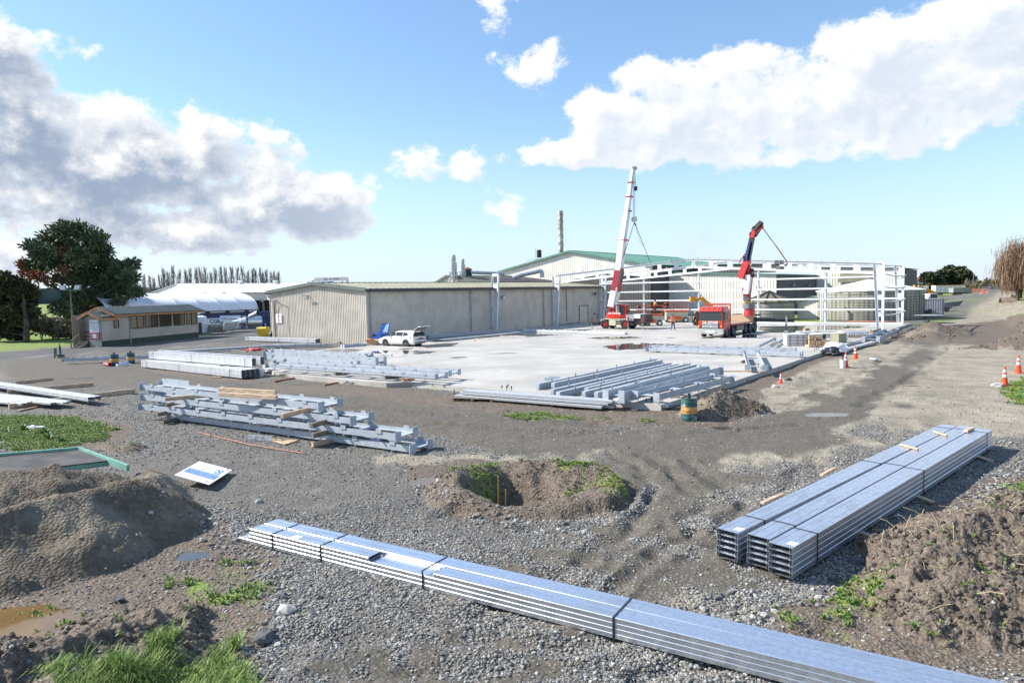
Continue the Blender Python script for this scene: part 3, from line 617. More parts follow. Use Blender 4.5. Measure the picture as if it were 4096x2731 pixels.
def clod_pts(n, x0, x1, y0, y1, seed, smin, smax, thr=.06):
    g = np.random.default_rng(seed); x = g.uniform(x0, x1, n); y = g.uniform(y0, y1, n); z, mz, kd = terrain(x, y)
    keep = (mz > thr * .3) & ((kd == 1) | (kd == 2)) & (g.random(n) < np.clip(.35 + fbm(x * 1.7, y * 1.7, 77, 3) * 1.6, .03, 1)); x, y, z = x[keep], y[keep], z[keep]; k = len(x); s = smin * (smax / smin) ** (g.random(k) ** 2.5)
    return np.stack([x, y, z + s * .05], 1), g.uniform(-3, 3, (k, 3)), np.stack([s, s * g.uniform(.7, 1.2, k), s * g.uniform(.8, 1.5, k)], 1), g.integers(0, 3, k)
clods = []
for k in range(3): o = stone_proto(k + 5 if False else k); o.data.materials[0] = M('clod' if k < 2 else 'clod_pale'); clods.append(o)
cp_ = [clod_pts(16000, 4.3, 12, 8.6, 13.8, 1, .03, .15), clod_pts(5000, -16, -6.5, 10, 19.5, 2, .015, .05), clod_pts(9000, -9.5, -3.5, 6.8, 11, 3, .025, .13), clod_pts(7000, -2.8, 3.2, 14, 19, 4, .02, .10), clod_pts(2500, 6.5, 10.5, 25, 28.2, 5, .04, .16), clod_pts(5000, 30, 60, 48, 75, 6, .08, .3)]
scatter('soil_clods', clods, *[np.concatenate([c_[i] for c_ in cp_]) for i in range(4)], 'loose clods and crumbs of soil over the earth heaps')
# a few single big rocks
for i, (px, py, s) in enumerate([(1148, 2450, .26), (1060, 2548, .24), (3990, 1545, .45), (3150, 1530, .3), (3100, 1550, .3), (2962, 1607, .22), (610, 2160, .1), (470, 2400, .16), (1030, 2010, .16), (3430, 2245, .2)]):
    p = G(px, py); zz = float(terrain(np.array([p.x]), np.array([p.y]))[0][0])
    o = inst(stones[3 + i % 2].data if i % 2 else stones[2].data, 'rock', None, (p.x, p.y, zz + s * .12), (.2, .1, i * 1.3), s * 1.4)
    tag(o, ['big grey rock on the gravel edge below the near purlin pack', 'pale angular rock at the lower left edge of the gravel', 'rock at the verge beside the right-hand cones', 'pale rock by the small cone near the slab edge', 'second pale rock left of the small cone near the slab', 'lump of stone beside the sand heap behind the painted drum', 'small rock lying on the dark slope of the sand heap', 'whitish rock on the crest of the near grassy bank', 'rock on the gravel left of the round earth heap', 'rock at the foot of the brown soil heap'][i], 'rock')
# ------------------------------------------------------------------ grass
def tuft(k, n, h, w_, lean, mat_):
    rr = random.Random(k); mb = MB()
    for i in range(n):
        a = rr.uniform(0, 6.28); d = Vector((math.cos(a), math.sin(a), 0)); s_ = Vector((-d.y, d.x, 0)) * w_ * rr.uniform(.6, 1.2) / 2
        o = d * rr.uniform(0, .35) * h * .5; L = h * rr.uniform(.55, 1.1); ln = lean * rr.uniform(.3, 1.2)
        p = [o, o + d * ln * L * .25 + Vector((0, 0, L * .5)), o + d * ln * L * .6 + Vector((0, 0, L * .85)), o + d * ln * L + Vector((0, 0, L * (.95 - .3 * ln)))]
        mb.add([p[0] - s_, p[0] + s_, p[1] + s_ * .9, p[1] - s_ * .9, p[2] + s_ * .6, p[2] - s_ * .6, p[3]], [(0, 1, 2, 3), (3, 2, 4, 5), (5, 4, 6)])
    return proto(mb, 'tuft', mat_)
tl = [tuft(1, 16, .20, .011, 1.0, 'grass_blade'), tuft(2, 18, .23, .009, 1.2, 'grass_blade'), tuft(3, 14, .16, .011, .9, 'turf_blade')]
ts = [tuft(4, 22, .06, .008, .7, 'turf_blade'), tuft(5, 18, .055, .009, 1., 'turf_blade'), tuft(6, 14, .06, .02, 1.2, 'weed_leaf')]
def grass_pts(n, rmin, rmax, seed, cond, smin, smax, a0=-41, a1=41):
    g = np.random.default_rng(seed); a = np.radians(g.uniform(a0, a1, n)); r = np.sqrt(g.uniform(rmin ** 2, rmax ** 2, n))
    x = r * np.sin(a); y = r * np.cos(a); z, mz, kd = terrain(x, y); m = masks(x, y); px, py = proj(x, y)
    keep = g.random(n) < cond(x, y, m, px, py, kd); x, y, z = x[keep], y[keep], z[keep]; k = len(x); s = g.uniform(smin, smax, k)
    return np.stack([x, y, z], 1), np.stack([np.zeros(k), np.zeros(k), g.uniform(0, 6.28, k)], 1), np.stack([s, s, s * g.uniform(.8, 1.3, k)], 1), g.integers(0, 3, k)
LG = [(240, 2830), (500, 2740), (720, 2640), (900, 2600), (1000, 2670), (960, 3100), (150, 3100)]
g1 = grass_pts(70000, 7, 11.5, 11, lambda x, y, m, px, py, kd: inpoly(px + fbm(x * 2, y * 2, 5) * 120, py + fbm(x * 2, y * 2, 6) * 100, LG) * np.clip(.75 + fbm(x * 1.5, y * 1.5, 9) * 2, .05, 1), .5, 1.15)
scatter('long_grass', tl, *g1, 'long green grass at the foot of the near left bank')
cg = lambda x, y, m, px, py, kd: np.clip(m['grass'] * 1.2 + fbm(x * 1.6, y * 1.6, 9, 4) * 1.1 - .2, 0, 1) * (m['grass'] > .05) * .62 + .012 * (kd == 2) * (fbm(x * 1.2, y * 1.2, 19, 3) > .12) * 3
g2 = grass_pts(330000, 7.2, 30, 12, cg, .6, 1.4); g3 = grass_pts(60000, 30, 46, 13, cg, .9, 1.7, -41, -27); g4 = grass_pts(50000, 28, 52, 14, cg, .9, 1.9, 27, 41)
g2 = [np.concatenate(q_) for q_ in zip(g2, g3, g4)]
scatter('short_grass', ts, *g2, 'short green grass and seedlings growing in patches on the soil')
# broad-leaved weeds: each a plant
def weed(px, py, s, label, seed):
    p = G(px, py); zz = float(terrain(np.array([p.x]), np.array([p.y]))[0][0]); rr = random.Random(seed)
    r = thing('dock_plant', label, 'plant', (p.x, p.y, zz), rr.uniform(0, 6), 'broad-leaved weeds in the grass')
    for i in range(13):
        a = rr.uniform(0, 6.28); d = Vector((math.cos(a), math.sin(a), 0)); sd = Vector((-d.y, d.x, 0)); L = s * rr.uniform(.35, .7); wd_ = L * .15; up_ = rr.uniform(.45, .95); mb = MB()
        pts = [d * L * t_ * (1.1 - up_ * .5) + Vector((0, 0, L * up_ * (t_ - .45 * t_ * t_) * 1.5)) for t_ in (.05, .3, .6, .85, 1)]; ww = (.25, .9, 1., .6, .05)
        vs = []
        for q_, k in zip(pts, ww): vs += [q_ - sd * wd_ * k + Vector((0, 0, .02 * k)), q_, q_ + sd * wd_ * k + Vector((0, 0, .02 * k))]
        mb.add(vs, [f_ for j in range(4) for f_ in ((j * 3, j * 3 + 1, j * 3 + 4, j * 3 + 3), (j * 3 + 1, j * 3 + 2, j * 3 + 5, j * 3 + 4))]); mb.build('leaf', 'weed_leaf', r, True)
for i, a_ in enumerate([(800, 2690, .42, 'big dock weed with broad leaves in the long grass at the bottom'), (180, 1735, .5, 'bushy weed near the pale stone on the left grass patch'), (195, 1760, .62, 'largest dark weed clump on the left grass patch'), (245, 1772, .4, 'low weed at the front edge of the left grass patch'), (95, 1725, .45, 'leafy weed left of the pale stone on the grass'), (30, 1735, .35, 'weed nearest the left edge on the grass patch'), (700, 2720, .3, 'smaller dock weed beside the big one at the bottom')]): weed(*a_, i)

# ------------------------------------------------------------------ concrete slab
sm = bpy.data.materials.new('slab'); sm.use_nodes = True; t = NT(sm.node_tree); b = t.n['Principled BSDF']
P = t.new('ShaderNodeTexCoord').outputs['Object']
n1 = t.noise(P, .22, 7, .62); n2 = t.noise(P, 1.3, 7, .65); n3 = t.noise(P, 14, 4, .6)
c = t.mix(t.ramp(n1, .38, .62), (.475, .462, .438), (.35, .342, .325)); c = t.mix(t.ramp(n2, .35, .7, 0, .65), c, (.43, .39, .325)); c = t.mix(t.ramp(n3, .62, .72, 0, .4), c, (.30, .28, .25))
pz = t.new('ShaderNodeMapping', {0: P, 3: (.16, .36, 1), 2: (0, 0, .7)}).outputs[0]
wet = t.ramp(t.noise(pz, 1., 6, .62), .62, .66); wet2 = t.ramp(t.noise(pz, 1., 6, .62), .59, .68)
c = t.mix(t.math('MULTIPLY', wet2, .45), c, (.22, .215, .20)); c = t.mix(wet, c, (.10, .098, .09))
rot = t.new('ShaderNodeMapping', {0: P, 2: (0, 0, BA)}).outputs[0]; sx3 = t.new('ShaderNodeSeparateXYZ', {0: rot})
jt = None
for k_, sp3 in ((0, 6.35), (1, 5.15)):
    f_ = t.math('ABSOLUTE', t.math('SUBTRACT', t.math('FRACT', t.math('DIVIDE', sx3.outputs[k_], sp3)), .5)); f_ = t.ramp(f_, .006, .002); jt = f_ if jt is None else t.math('MAXIMUM', jt, f_)
c = t.mix(t.math('MULTIPLY', jt, .55), c, (.20, .19, .175))
tm = t.ramp(t.noise(t.new('ShaderNodeMapping', {0: P, 2: (0, 0, -.5), 3: (.05, 1.6, 1)}).outputs[0], 1., 6, .65), .56, .68, 0, .4); c = t.mix(tm, c, (.30, .27, .23))
t.l.new(c, b.inputs['Base Color']); t.l.new(t.math('SUBTRACT', .75, t.math('MULTIPLY', wet, .72)), b.inputs['Roughness'])
bp = t.new('ShaderNodeBump', {'Strength': .25, 'Distance': .01, 'Height': t.math('MULTIPLY', n3, t.math('SUBTRACT', 1, wet))}); t.l.new(bp.outputs[0], b.inputs['Normal'])
MATS['slab'] = sm
mb = MB(); out = [(25.4, 12.05), (93.5, 12.05), (93.5, 53.3), (45, 53.3)] + [(G(x, y, 0).dot(UU), G(x, y, 0).dot(VV)) for x, y in ((1400, 1384), (1250, 1402), (1120, 1425), (1050, 1460), (1100, 1490), (1250, 1506), (1420, 1522), (1545, 1532), (1640, 1528), (1760, 1540), (1890, 1551))]
n = len(out); mb.add([W(u, v, 0) for u, v in out] + [W(u, v, -.6) for u, v in out], [tuple(range(n))[::-1], tuple(range(n, 2 * n))] + [(i, (i + 1) % n, n + (i + 1) % n, n + i)[::-1] for i in range(n)])
mb.f = [f[::-1] for f in mb.f]
tag(mb.build('concrete_slab', 'slab'), kind='structure')
# ------------------------------------------------------------------ puddles
def puddle(pts, z, mat_='puddle', seed=0):
    base = [Vector(p) for p in pts]; c0 = sum(base, Vector()) / len(base); n = 40; rr = random.Random(seed); vs = []
    ph = [rr.uniform(0, 6.28) for _ in range(4)]
    m_ = len(base)
    for i in range(n):
        tt = i / n * m_; k = int(tt); f = tt - k; a, b_, c_, d_ = (base[(k + j - 1) % m_] for j in range(4))
        p = .5 * ((2 * b_) + (c_ - a) * f + (2 * a - 5 * b_ + 4 * c_ - d_) * f * f + (3 * b_ - a - 3 * c_ + d_) * f ** 3)
        k_ = 1 + .06 * math.sin(5 * i / n * 6.28 + ph[0]) + .05 * math.sin(9 * i / n * 6.28 + ph[1]) + .04 * math.sin(14 * i / n * 6.28 + ph[2]); q_ = c0 + (p - c0) * k_; vs.append((q_.x, q_.y, z))
    mb = MB(); mb.add(vs, [tuple(range(n))]); o = mb.build('puddle', mat_)
    if o.data.polygons[0].normal.z < 0: o.data.flip_normals()
    tag(o, kind='structure')
for i, pts in enumerate([[(1480, 1408), (1540, 1402), (1650, 1402), (1740, 1406), (1700, 1414), (1560, 1416)], [(1680, 1384), (1760, 1374), (1830, 1372), (1800, 1384), (1720, 1390)], [(1600, 1394), (1650, 1392), (1640, 1396), (1600, 1397)],
        [(2060, 1338), (2130, 1324), (2250, 1320), (2360, 1318), (2330, 1334), (2200, 1342), (2110, 1346)], [(2420, 1386), (2470, 1376), (2600, 1372), (2720, 1380), (2640, 1392), (2520, 1398), (2450, 1398)], [(1800, 1429), (1850, 1427), (1870, 1429), (1820, 1432)],
        [(3030, 1322), (3060, 1306), (3200, 1304), (3420, 1302), (3460, 1308), (3330, 1318), (3150, 1330)], [(3090, 1300), (3200, 1296), (3480, 1292), (3490, 1297), (3300, 1300)], [(2930, 1346), (3000, 1338), (3080, 1344), (3010, 1350)], [(2180, 1512), (2215, 1506), (2240, 1509), (2220, 1522), (2185, 1524)], [(2350, 1352), (2480, 1346), (2560, 1350), (2450, 1356)], [(1270, 1405), (1350, 1396), (1450, 1398), (1400, 1408), (1300, 1412)]]):
    puddle([G(x, y, 0) for x, y in pts], .004, seed=i)
for i, (cx, cy, rx, ry, zp) in enumerate(PONDS):
    puddle([Vector((cx + math.cos(a) * rx * 1.25, cy + math.sin(a) * ry * 1.25, zp)) for a in np.linspace(0, 5.5, 8)], zp, 'puddle_brown' if i in (1, 2) else 'puddle', seed=20 + i)
# ================================================================== buildings
def corr(mb, p0, p1, zb, top, pitch=.27, dep=.045):
    """ribbed sheet wall from p0 to p1 (outside to the right of the direction of travel)"""
    p0 = Vector(p0); p1 = Vector(p1); d = p1 - p0; L = d.length; d.normalize(); nrm = Vector((d.y, -d.x, 0))
    n = max(2, int(L / pitch)); ts = []
    for i in range(n):
        for f, o in ((0, 0), (.55, 0), (.68, 1), (.87, 1)): ts.append(((i + f) / n, o))
    ts.append((1, 0)); vs = []
    for tt, o in ts:
        q_ = p0 + d * L * tt + nrm * dep * o; zt = top(tt) if callable(top) else top
        vs += [(q_.x, q_.y, zb), (q_.x, q_.y, zt)]
    mb.add(vs, [(2 * i, 2 * i + 2, 2 * i + 3, 2 * i + 1) for i in range(len(ts) - 1)]); return mb
def ribroof(mb, a, b, c, d, pitch=.8, dep=.05, th=.07):
    """sheet roof a-b eave, d-c ridge; ribs run eave to ridge"""
    a, b, c, d = (Vector(p) for p in (a, b, c, d)); n = max(2, int((b - a).length / pitch)); nrm = (b - a).cross(d - a).normalized()
    if nrm.z < 0: nrm = -nrm
    vs = []; prof = []
    for i in range(n):
        for f, o in ((0, 0), (.7, 0), (.78, 1), (.92, 1)): prof.append(((i + f) / n, o))
    prof.append((1, 0))
    for tt, o in prof: vs += [a.lerp(b, tt) + nrm * dep * o, d.lerp(c, tt) + nrm * dep * o]
    mb.add(vs, [(2 * i, 2 * i + 2, 2 * i + 3, 2 * i + 1) for i in range(len(prof) - 1)])
    lo = [p - nrm * th for p in (a, b, c, d)]; mb.add([a, b, c, d] + lo, [(7, 6, 5, 4), (0, 1, 5, 4), (1, 2, 6, 5), (2, 3, 7, 6), (3, 0, 4, 7)]); return mb
def gable_shed(name, label, u0, u1, v0, v1, ze, vr, zr, mat_g, mat_s, roof, trim, oh=.35, pitch=.27, zb=-.3, rp=.8, gable2=None):
    r = thing(name, label, 'building'); Wl = lambda u, v, z: W(u, v, z)
    def top(t_):   # along v1 -> v0 on the front gable
        v = v1 + (v0 - v1) * t_; return ze + (zr - ze) * (1 - abs((v - vr) / ((v1 if v > vr else v0) - vr)))
    def gab(u, flip):
        mb = MB(); pa, pb = (W(u, v1), W(u, v0)) if not flip else (W(u, v0), W(u, v1))
        L = abs(v1 - v0); k = abs((v1 - vr) / (v1 - v0))
        def tp(t_):
            if flip: t_ = 1 - t_
            return top(t_)
        return corr(mb, pa, pb, zb, tp, pitch)
    gab(u0, False).build('gable_wall', mat_g, r); gab(u1, True).build('gable_wall', mat_g, r)
    corr(MB(), W(u0, v0), W(u1, v0), zb, ze, pitch).build('side_wall', mat_s, r); corr(MB(), W(u1, v1), W(u0, v1), zb, ze, pitch).build('side_wall', mat_s, r)
    s0 = (zr - ze) / abs(vr - v0); s1 = (zr - ze) / abs(v1 - vr); e = .06
    ribroof(MB(), W(u0 - oh, v0 - oh, ze - s0 * oh + e), W(u1 + oh, v0 - oh, ze - s0 * oh + e), W(u1 + oh, vr, zr + e), W(u0 - oh, vr, zr + e), rp).build('roof_slope', roof, r)
    ribroof(MB(), W(u0 - oh, v1 + oh, ze - s1 * oh + e), W(u1 + oh, v1 + oh, ze - s1 * oh + e), W(u1 + oh, vr, zr + e), W(u0 - oh, vr, zr + e), rp).build('roof_slope', roof, r)
    for va, vb, za, zb_ in ((v0 - oh, vr, ze - s0 * oh, zr), (v1 + oh, vr, ze - s1 * oh, zr)):
        MB().bar(W(u0 - oh - .05, va, za), W(u0 - oh - .05, vb, zb_), .06, .34).build('barge_board', trim, r)
    MB().bar(W(u0 - oh, vr, zr + .12), W(u1 + oh, vr, zr + .12), .5, .06).build('ridge_cap', trim, r)
    return r
def flood(p, n, parent, mat_='floodlight'):
    n = Vector(n).normalized(); sd = Vector((-n.y, n.x, 0)); p = Vector(p); mb = MB(); mb.bar(p, p + n * .35, .06)
    o = mb.build('lamp_bracket', 'midgrey', parent)
    q_ = p + n * .42 - Vector((0, 0, .08)); f = (n + Vector((0, 0, -.5))).normalized(); up = sd.cross(f)
    mb = MB(); mb.hexa([q_ - sd * .28 - up * .2, q_ + sd * .28 - up * .2, q_ + sd * .28 + up * .2, q_ - sd * .28 + up * .2], [q_ - sd * .34 - up * .25 + f * .14, q_ + sd * .34 - up * .25 + f * .14, q_ + sd * .34 + up * .25 + f * .14, q_ - sd * .34 + up * .25 + f * .14])
    l = mb.build('floodlight', 'midgrey', parent); q2 = q_ + f * .145; MB().quad(q2 - sd * .3 - up * .2, q2 + sd * .3 - up * .2, q2 + sd * .3 + up * .2, q2 - sd * .3 + up * .2).build('lens', mat_, l)
# ---- beige shed
sh = gable_shed('storage_shed', 'long beige ribbed steel shed with tan roof beside the slab', 45, 91.5, 53, 69.4, 5.3, 61.3, 6.04, 'clad_cream', 'clad_cream', 'roof_tan', 'trim_green', oh=.3)
mb = MB(); mb.bar(W(44.6, 52.55, 5.16), W(91.9, 52.55, 5.16), .22, .3); mb.build('gutter', 'gutter', sh)
mb = MB(); mb.bar(W(44.6, 69.85, 5.16), W(91.9, 69.85, 5.16), .2, .24); mb.build('gutter', 'gutter', sh)
for u in (45.35, 60.6, 75.5): MB().cyl(W(u, 52.8, -.1), W(u, 52.8, 5.05), .07, n=8).build('downpipe', 'pipe_grey', sh)
MB().bar(W(44.96, 52.9, -.2), W(44.96, 52.9, 5.2), .16, .16).build('corner_flashing', 'clad_cream', sh)
MB().bar(W(81.2, 52.88, 0), W(81.2, 52.88, 5.0), .06, .1).build('wall_seam', 'clad_grey', sh)
MB().tube([W(44.9, 69.9, 5.0), W(44.8, 69.7, 4.6), W(44.75, 69.2, 4.35), W(44.75, 69.15, .9), W(44.72, 69.5, .5)], .07, 8).build('downpipe', 'offwhite', sh)
flood(W(45, 62.1, 4.75), -UU, sh); flood(W(66.5, 53, 4.2), -VV, sh); flood(W(88.5, 53, 4.3), -VV, sh, 'midgrey')
m_ = MB(); m_.bar(W(84.6, 52.85, 0), W(84.6, 52.85, 2.5), .05, .08); m_.bar(W(86.9, 52.85, 0), W(86.9, 52.85, 2.5), .05, .08); m_.bar(W(84.5, 52.84, 2.5), W(87, 52.84, 2.5), .06, .08); m_.build('side_door_frame', 'darkmetal', sh)
MB().hexa([W(84.65, 52.93, 0), W(86.85, 52.93, 0), W(86.85, 52.9, 0), W(84.65, 52.9, 0)], [W(84.65, 52.93, 2.46), W(86.85, 52.93, 2.46), W(86.85, 52.9, 2.46), W(84.65, 52.9, 2.46)]).build('side_door', 'clad_cream', sh)
# swing jib bracket on gable
jb = onU(1094, 1199, 44.9); mb = MB(); mb.tube([jb, Vector((jb.x, jb.y, -.1))], .05, 6); tip = jb - VV * 1.6 - UU * .5; mb.tube([jb, tip], .05, 6); mb.tube([jb - Vector((0, 0, 1.6)), jb.lerp(tip, .55)], .04, 6)
tag(mb.build('jib_bracket', 'midgrey'), 'slim steel swing jib fixed to the gable of the beige shed', 'bracket')
MB().tube([tip, tip - Vector((0, 0, 2.9))], .03, 5).build('rope', 'dark_red', bpy.data.objects['jib_bracket'])
def wall_sign(name, label, a, b, c, lines, mat_='sign_white', ink='ink', size=.1):
    """a top-left, b top-right, c bottom-left as seen"""
    a, b, c = Vector(a), Vector(b), Vector(c); x = (b - a); y = (a - c); nrm = x.cross(y).normalized(); r = thing(name, label, 'sign', c)
    o = Vector((0, 0, 0)); mb = MB(); mb.hexa([o, o + x, o + x + y, o + y], [p + nrm * .03 for p in (o, o + x, o + x + y, o + y)]); mb.build('board', mat_, r)
    for (tx, fx, fy, s_, k) in lines: text('lettering', tx, s_, k or ink, r, frame(x * fx + y * fy + nrm * .036, x, y))
    return r
n_ = -UU
a = onU(1104, 1255, 44.88); b = onU(1126, 1255.5, 44.88); c = onU(1107, 1291, 44.88)
wall_sign('notice_sign', 'white notice with black lines on the gable of the beige shed', a, b, Vector((a.x, a.y, c.z)), [('CAUTION', .5, .85, .13, None), ('ALL VISITORS', .5, .72, .1, None), ('REPORT', .5, .6, .13, None), ('TO OFFICE', .5, .38, .1, None), ('SPEED LIMIT', .5, .26, .1, None), ('10 KPH', .5, .12, .12, None)])
# ---- weighbridge office
OA = R(12); ox = Vector((math.sin(OA), math.cos(OA), 0)); oy = Vector((-math.cos(OA), math.sin(OA), 0)); oo = G(409, 1387)
of = thing('weighbridge_office', 'low beige weatherboard office with green roof and row of windows', 'building', oo)
def O(x, y, z): return ox * x + oy * y + Vector((0, 0, z))
def lap(mb, p, q, z0, z1, n):   # lapped weatherboards, outside right of p->q
    p = Vector(p); q = Vector(q); d = (q - p).normalized(); nr = Vector((d.y, -d.x, 0)); h = (z1 - z0) / n
    for i in range(n):
        zl = z0 + i * h; b0, b1 = p + nr * .045, q + nr * .045; t0, t1 = p + nr * .012, q + nr * .012
        mb.add([(b0.x, b0.y, zl), (b1.x, b1.y, zl), (t1.x, t1.y, zl + h), (t0.x, t0.y, zl + h), (p.x, p.y, zl), (q.x, q.y, zl)], [(0, 1, 2, 3), (4, 5, 1, 0)])
    return mb
WL = 15.9; WW = 3.4; SW = 1.45
lap(MB(), O(0, 0, 0), O(WL, 0, 0), .62, 3.42, 17).build('long_wall', 'clad_office', of); lap(MB(), O(WL, 0, 0), O(WL, WW, 0), .62, 3.42, 17).build('end_wall', 'clad_office', of)
lap(MB(), O(WL, WW, 0), O(0, WW, 0), .62, 3.42, 17).build('rear_wall', 'clad_office', of); lap(MB(), O(0, SW, 0), O(0, 0, 0), .62, 3.1, 15).build('sign_wall', 'clad_office', of); lap(MB(), O(1.5, WW, 0), O(1.5, SW, 0), .62, 3.4, 17).build('porch_wall', 'clad_office', of)
MB().bar(O(.0, SW, .62), O(.0, SW, 3.1), .1, .1).build('corner_board', 'clad_office', of)
mb = MB(); mb.hexa([O(-.03, -.02, -.1), O(WL, -.02, -.1), O(WL, WW, -.1), O(-.03, WW, -.1)], [O(-.03, -.02, .62), O(WL, -.02, .62), O(WL, WW, .62), O(-.03, WW, .62)]); mb.build('base_skirt', 'office_base', of)
MB().hexa([O(-.06, -.0, -.1), O(-.035, 0, -.1), O(-.035, SW, -.1), O(-.06, SW, -.1)], [O(-.06, 0, .6), O(-.035, 0, .6), O(-.035, SW, .6), O(-.06, SW, .6)]).build('end_skirt', 'clad_office', of)
for (x0, x1, zr_, y0, y1, ze_) in ((1.35, WL + .6, 4.25, -.55, WW + .5, 3.42), (-.45, 2.0, 3.75, -.25, 2.55, 3.12)):
    ym = (y0 + y1) / 2
    rf = ribroof(MB(), O(x0, y0, ze_), O(x1, y0, ze_), O(x1, ym, zr_), O(x0, ym, zr_), .45, .04).build('roof_slope', 'roof_dgreen', of)
    ribroof(MB(), O(x0, y1, ze_), O(x1, y1, ze_), O(x1, ym, zr_), O(x0, ym, zr_), .45, .04).build('roof_slope', 'roof_dgreen', of)
    for ya in (y0, y1): MB().bar(O(x0 - .03, ya, ze_ - .1), O(x0 - .03, ym, zr_ - .1), .05, .22).build('barge_board', 'office_trim', of)
    MB().bar(O(x0, y0 + .02, ze_ - .14), O(x1, y0 + .02, ze_ - .14), .05, .2).build('fascia', 'office_trim', of)
    mb = MB(); mb.add([O(max(x0, 0) + .05, y0 + .3, ze_ - .1), O(max(x0, 0) + .05, y1 - .3, ze_ - .1), O(max(x0, 0) + .05, ym, zr_ - .12)], [(0, 1, 2)]); mb.build('gable_infill', 'clad_office', of)
MB().bar(O(1.35, -.62, 3.42), O(WL + .6, -.62, 3.42), .13, .12).build('gutter', 'roof_dgreen', of)
on_ = -oy
def onW(px, py, p, n):
    d = Vector(ray(px, py)); o = Vector((0, 0, CAMH)); return o + d * ((Vector(p) - o).dot(n) / d.dot(n))
def z4(x, y): return 240 + x / 3.92, 1100 + y / 3.92
for k, (xa, xb, ta, ba) in enumerate([(1085, 1300, 612, 822), (1325, 1522, 600, 805), (1550, 1732, 588, 790), (1765, 1942, 577, 775), (1970, 2128, 568, 763)]):
    pa = onW(*z4(xa, ta), oo, on_) - oo; pb = onW(*z4(xb, ta), oo, on_) - oo; x0, x1 = pa.dot(ox), pb.dot(ox); zt, zb_ = 3.12, 1.72
    fr = MB(); 
    for (a_, b_) in (((x0, zb_), (x1, zb_)), ((x0, zt), (x1, zt)), ((x0, zb_), (x0, zt)), ((x1, zb_), (x1, zt)), (((x0 + x1) / 2, zb_), ((x0 + x1) / 2, zt))): fr.bar(O(a_[0], -.06, a_[1]), O(b_[0], -.06, b_[1]), .07, .07)
    w_ = fr.build('window', 'black', of)
    for xa_, xb_ in ((x0, (x0 + x1) / 2), ((x0 + x1) / 2, x1)): MB().quad(O(xa_ + .03, -.055, zb_ + .03), O(xb_ - .03, -.055, zb_ + .03), O(xb_ - .03, -.055, zt - .03), O(xa_ + .03, -.055, zt - .03)).build('pane', 'glass_brown', w_)
pa = onW(*z4(833, 670), oo, on_) - oo; pb = onW(*z4(915, 790), oo, on_) - oo; x0, x1 = pa.dot(ox), pb.dot(ox)
fr = MB(); fr.bar(O(x0, -.06, 1.95), O(x1, -.06, 1.95), .07, .07); fr.bar(O(x0, -.06, 2.75), O(x1, -.06, 2.75), .07, .07); fr.bar(O(x0, -.06, 1.95), O(x0, -.06, 2.75), .07, .07); fr.bar(O(x1, -.06, 1.95), O(x1, -.06, 2.75), .07, .07); w_ = fr.build('window', 'black', of); MB().quad(O(x0, -.055, 1.95), O(x1, -.055, 1.95), O(x1, -.055, 2.75), O(x0, -.055, 2.75)).build('pane', 'glass', w_)
MB().cyl(O(4.0, -.1, .0), O(4.0, -.1, 3.3), .045, n=6).build('downpipe', 'clad_office', of)
# porch
for yy in (2.45,): MB().bar(O(-.35, yy, -.05), O(-.35, yy, 3.05), .11, .11).build('porch_post', 'timber_old', of)
MB().hexa([O(-.3, SW + .02, .5), O(1.5, SW + .02, .5), O(1.5, 2.9, .5), O(-.3, 2.9, .5)], [O(-.3, SW + .02, .6), O(1.5, SW + .02, .6), O(1.5, 2.9, .6), O(-.3, 2.9, .6)]).build('porch_deck', 'timber_old', of)
for i in range(4): MB().hexa([O(-.45 - .3 * i, SW + .1, .46 - .15 * i), O(-.2 - .3 * i, SW + .1, .46 - .15 * i), O(-.2 - .3 * i, 2.4, .46 - .15 * i), O(-.45 - .3 * i, 2.4, .46 - .15 * i)], [O(-.45 - .3 * i, SW + .1, .5 - .15 * i), O(-.2 - .3 * i, SW + .1, .5 - .15 * i), O(-.2 - .3 * i, 2.4, .5 - .15 * i), O(-.45 - .3 * i, 2.4, .5 - .15 * i)]).build('step', 'timber_old', of)
for yy in (SW + .08, 2.42): MB().bar(O(-.25, yy, .45), O(-1.45, yy, -.1), .05, .22).build('stringer', 'timber_old', of)
for z_ in (1.55, 1.05):
    MB().bar(O(-.3, 2.85, z_), O(1.5, 2.85, z_), .05, .09).build('rail', 'timber_old', of)
MB().bar(O(-.3, 2.45, 1.5), O(-1.5, 2.45, .75), .05, .1).build('stair_rail', 'timber_old', of); MB().bar(O(-1.5, 2.45, -.1), O(-1.5, 2.45, .9), .08, .08).build('stair_post', 'timber_old', of)
s0 = oo
wall_sign('weighbridge_sign', 'white sign with black writing above the red notice case on the office', oo + O(-.07, SW - .12, 2.9), oo + O(-.07, .22, 2.9), oo + O(-.07, SW - .12, 1.55), [('Weighbridge', .5, .78, .2, 'ink_blue'), ('ALL LOG TRUCKS', .5, .58, .12, None), ('ALL CHIP TRUCKS', .5, .43, .12, None), ('MUST WEIGH IN', .5, .28, .12, None), ('AND OUT', .5, .13, .12, None)])
nb = thing('notice_case', 'red framed notice case under the white office sign', 'notice case', oo + O(-.05, .15, .8)); 
def NB(y, z, x=-.02): return O(x, y, z)
mb = MB(); mb.hexa([NB(0, 0), NB(1.2, 0), NB(1.2, .74), NB(0, .74)], [NB(0, 0, -.1), NB(1.2, 0, -.1), NB(1.2, .74, -.1), NB(0, .74, -.1)]); mb.build('case', 'sign_red', nb)
MB().quad(NB(1.08, .1, -.105), NB(.12, .1, -.105), NB(.12, .62, -.105), NB(1.08, .62, -.105)).build('backing', 'pipe_grey', nb); MB().quad(NB(.8, .14, -.11), NB(.4, .14, -.11), NB(.4, .58, -.11), NB(.8, .58, -.11)).build('paper', 'sign_white', nb)
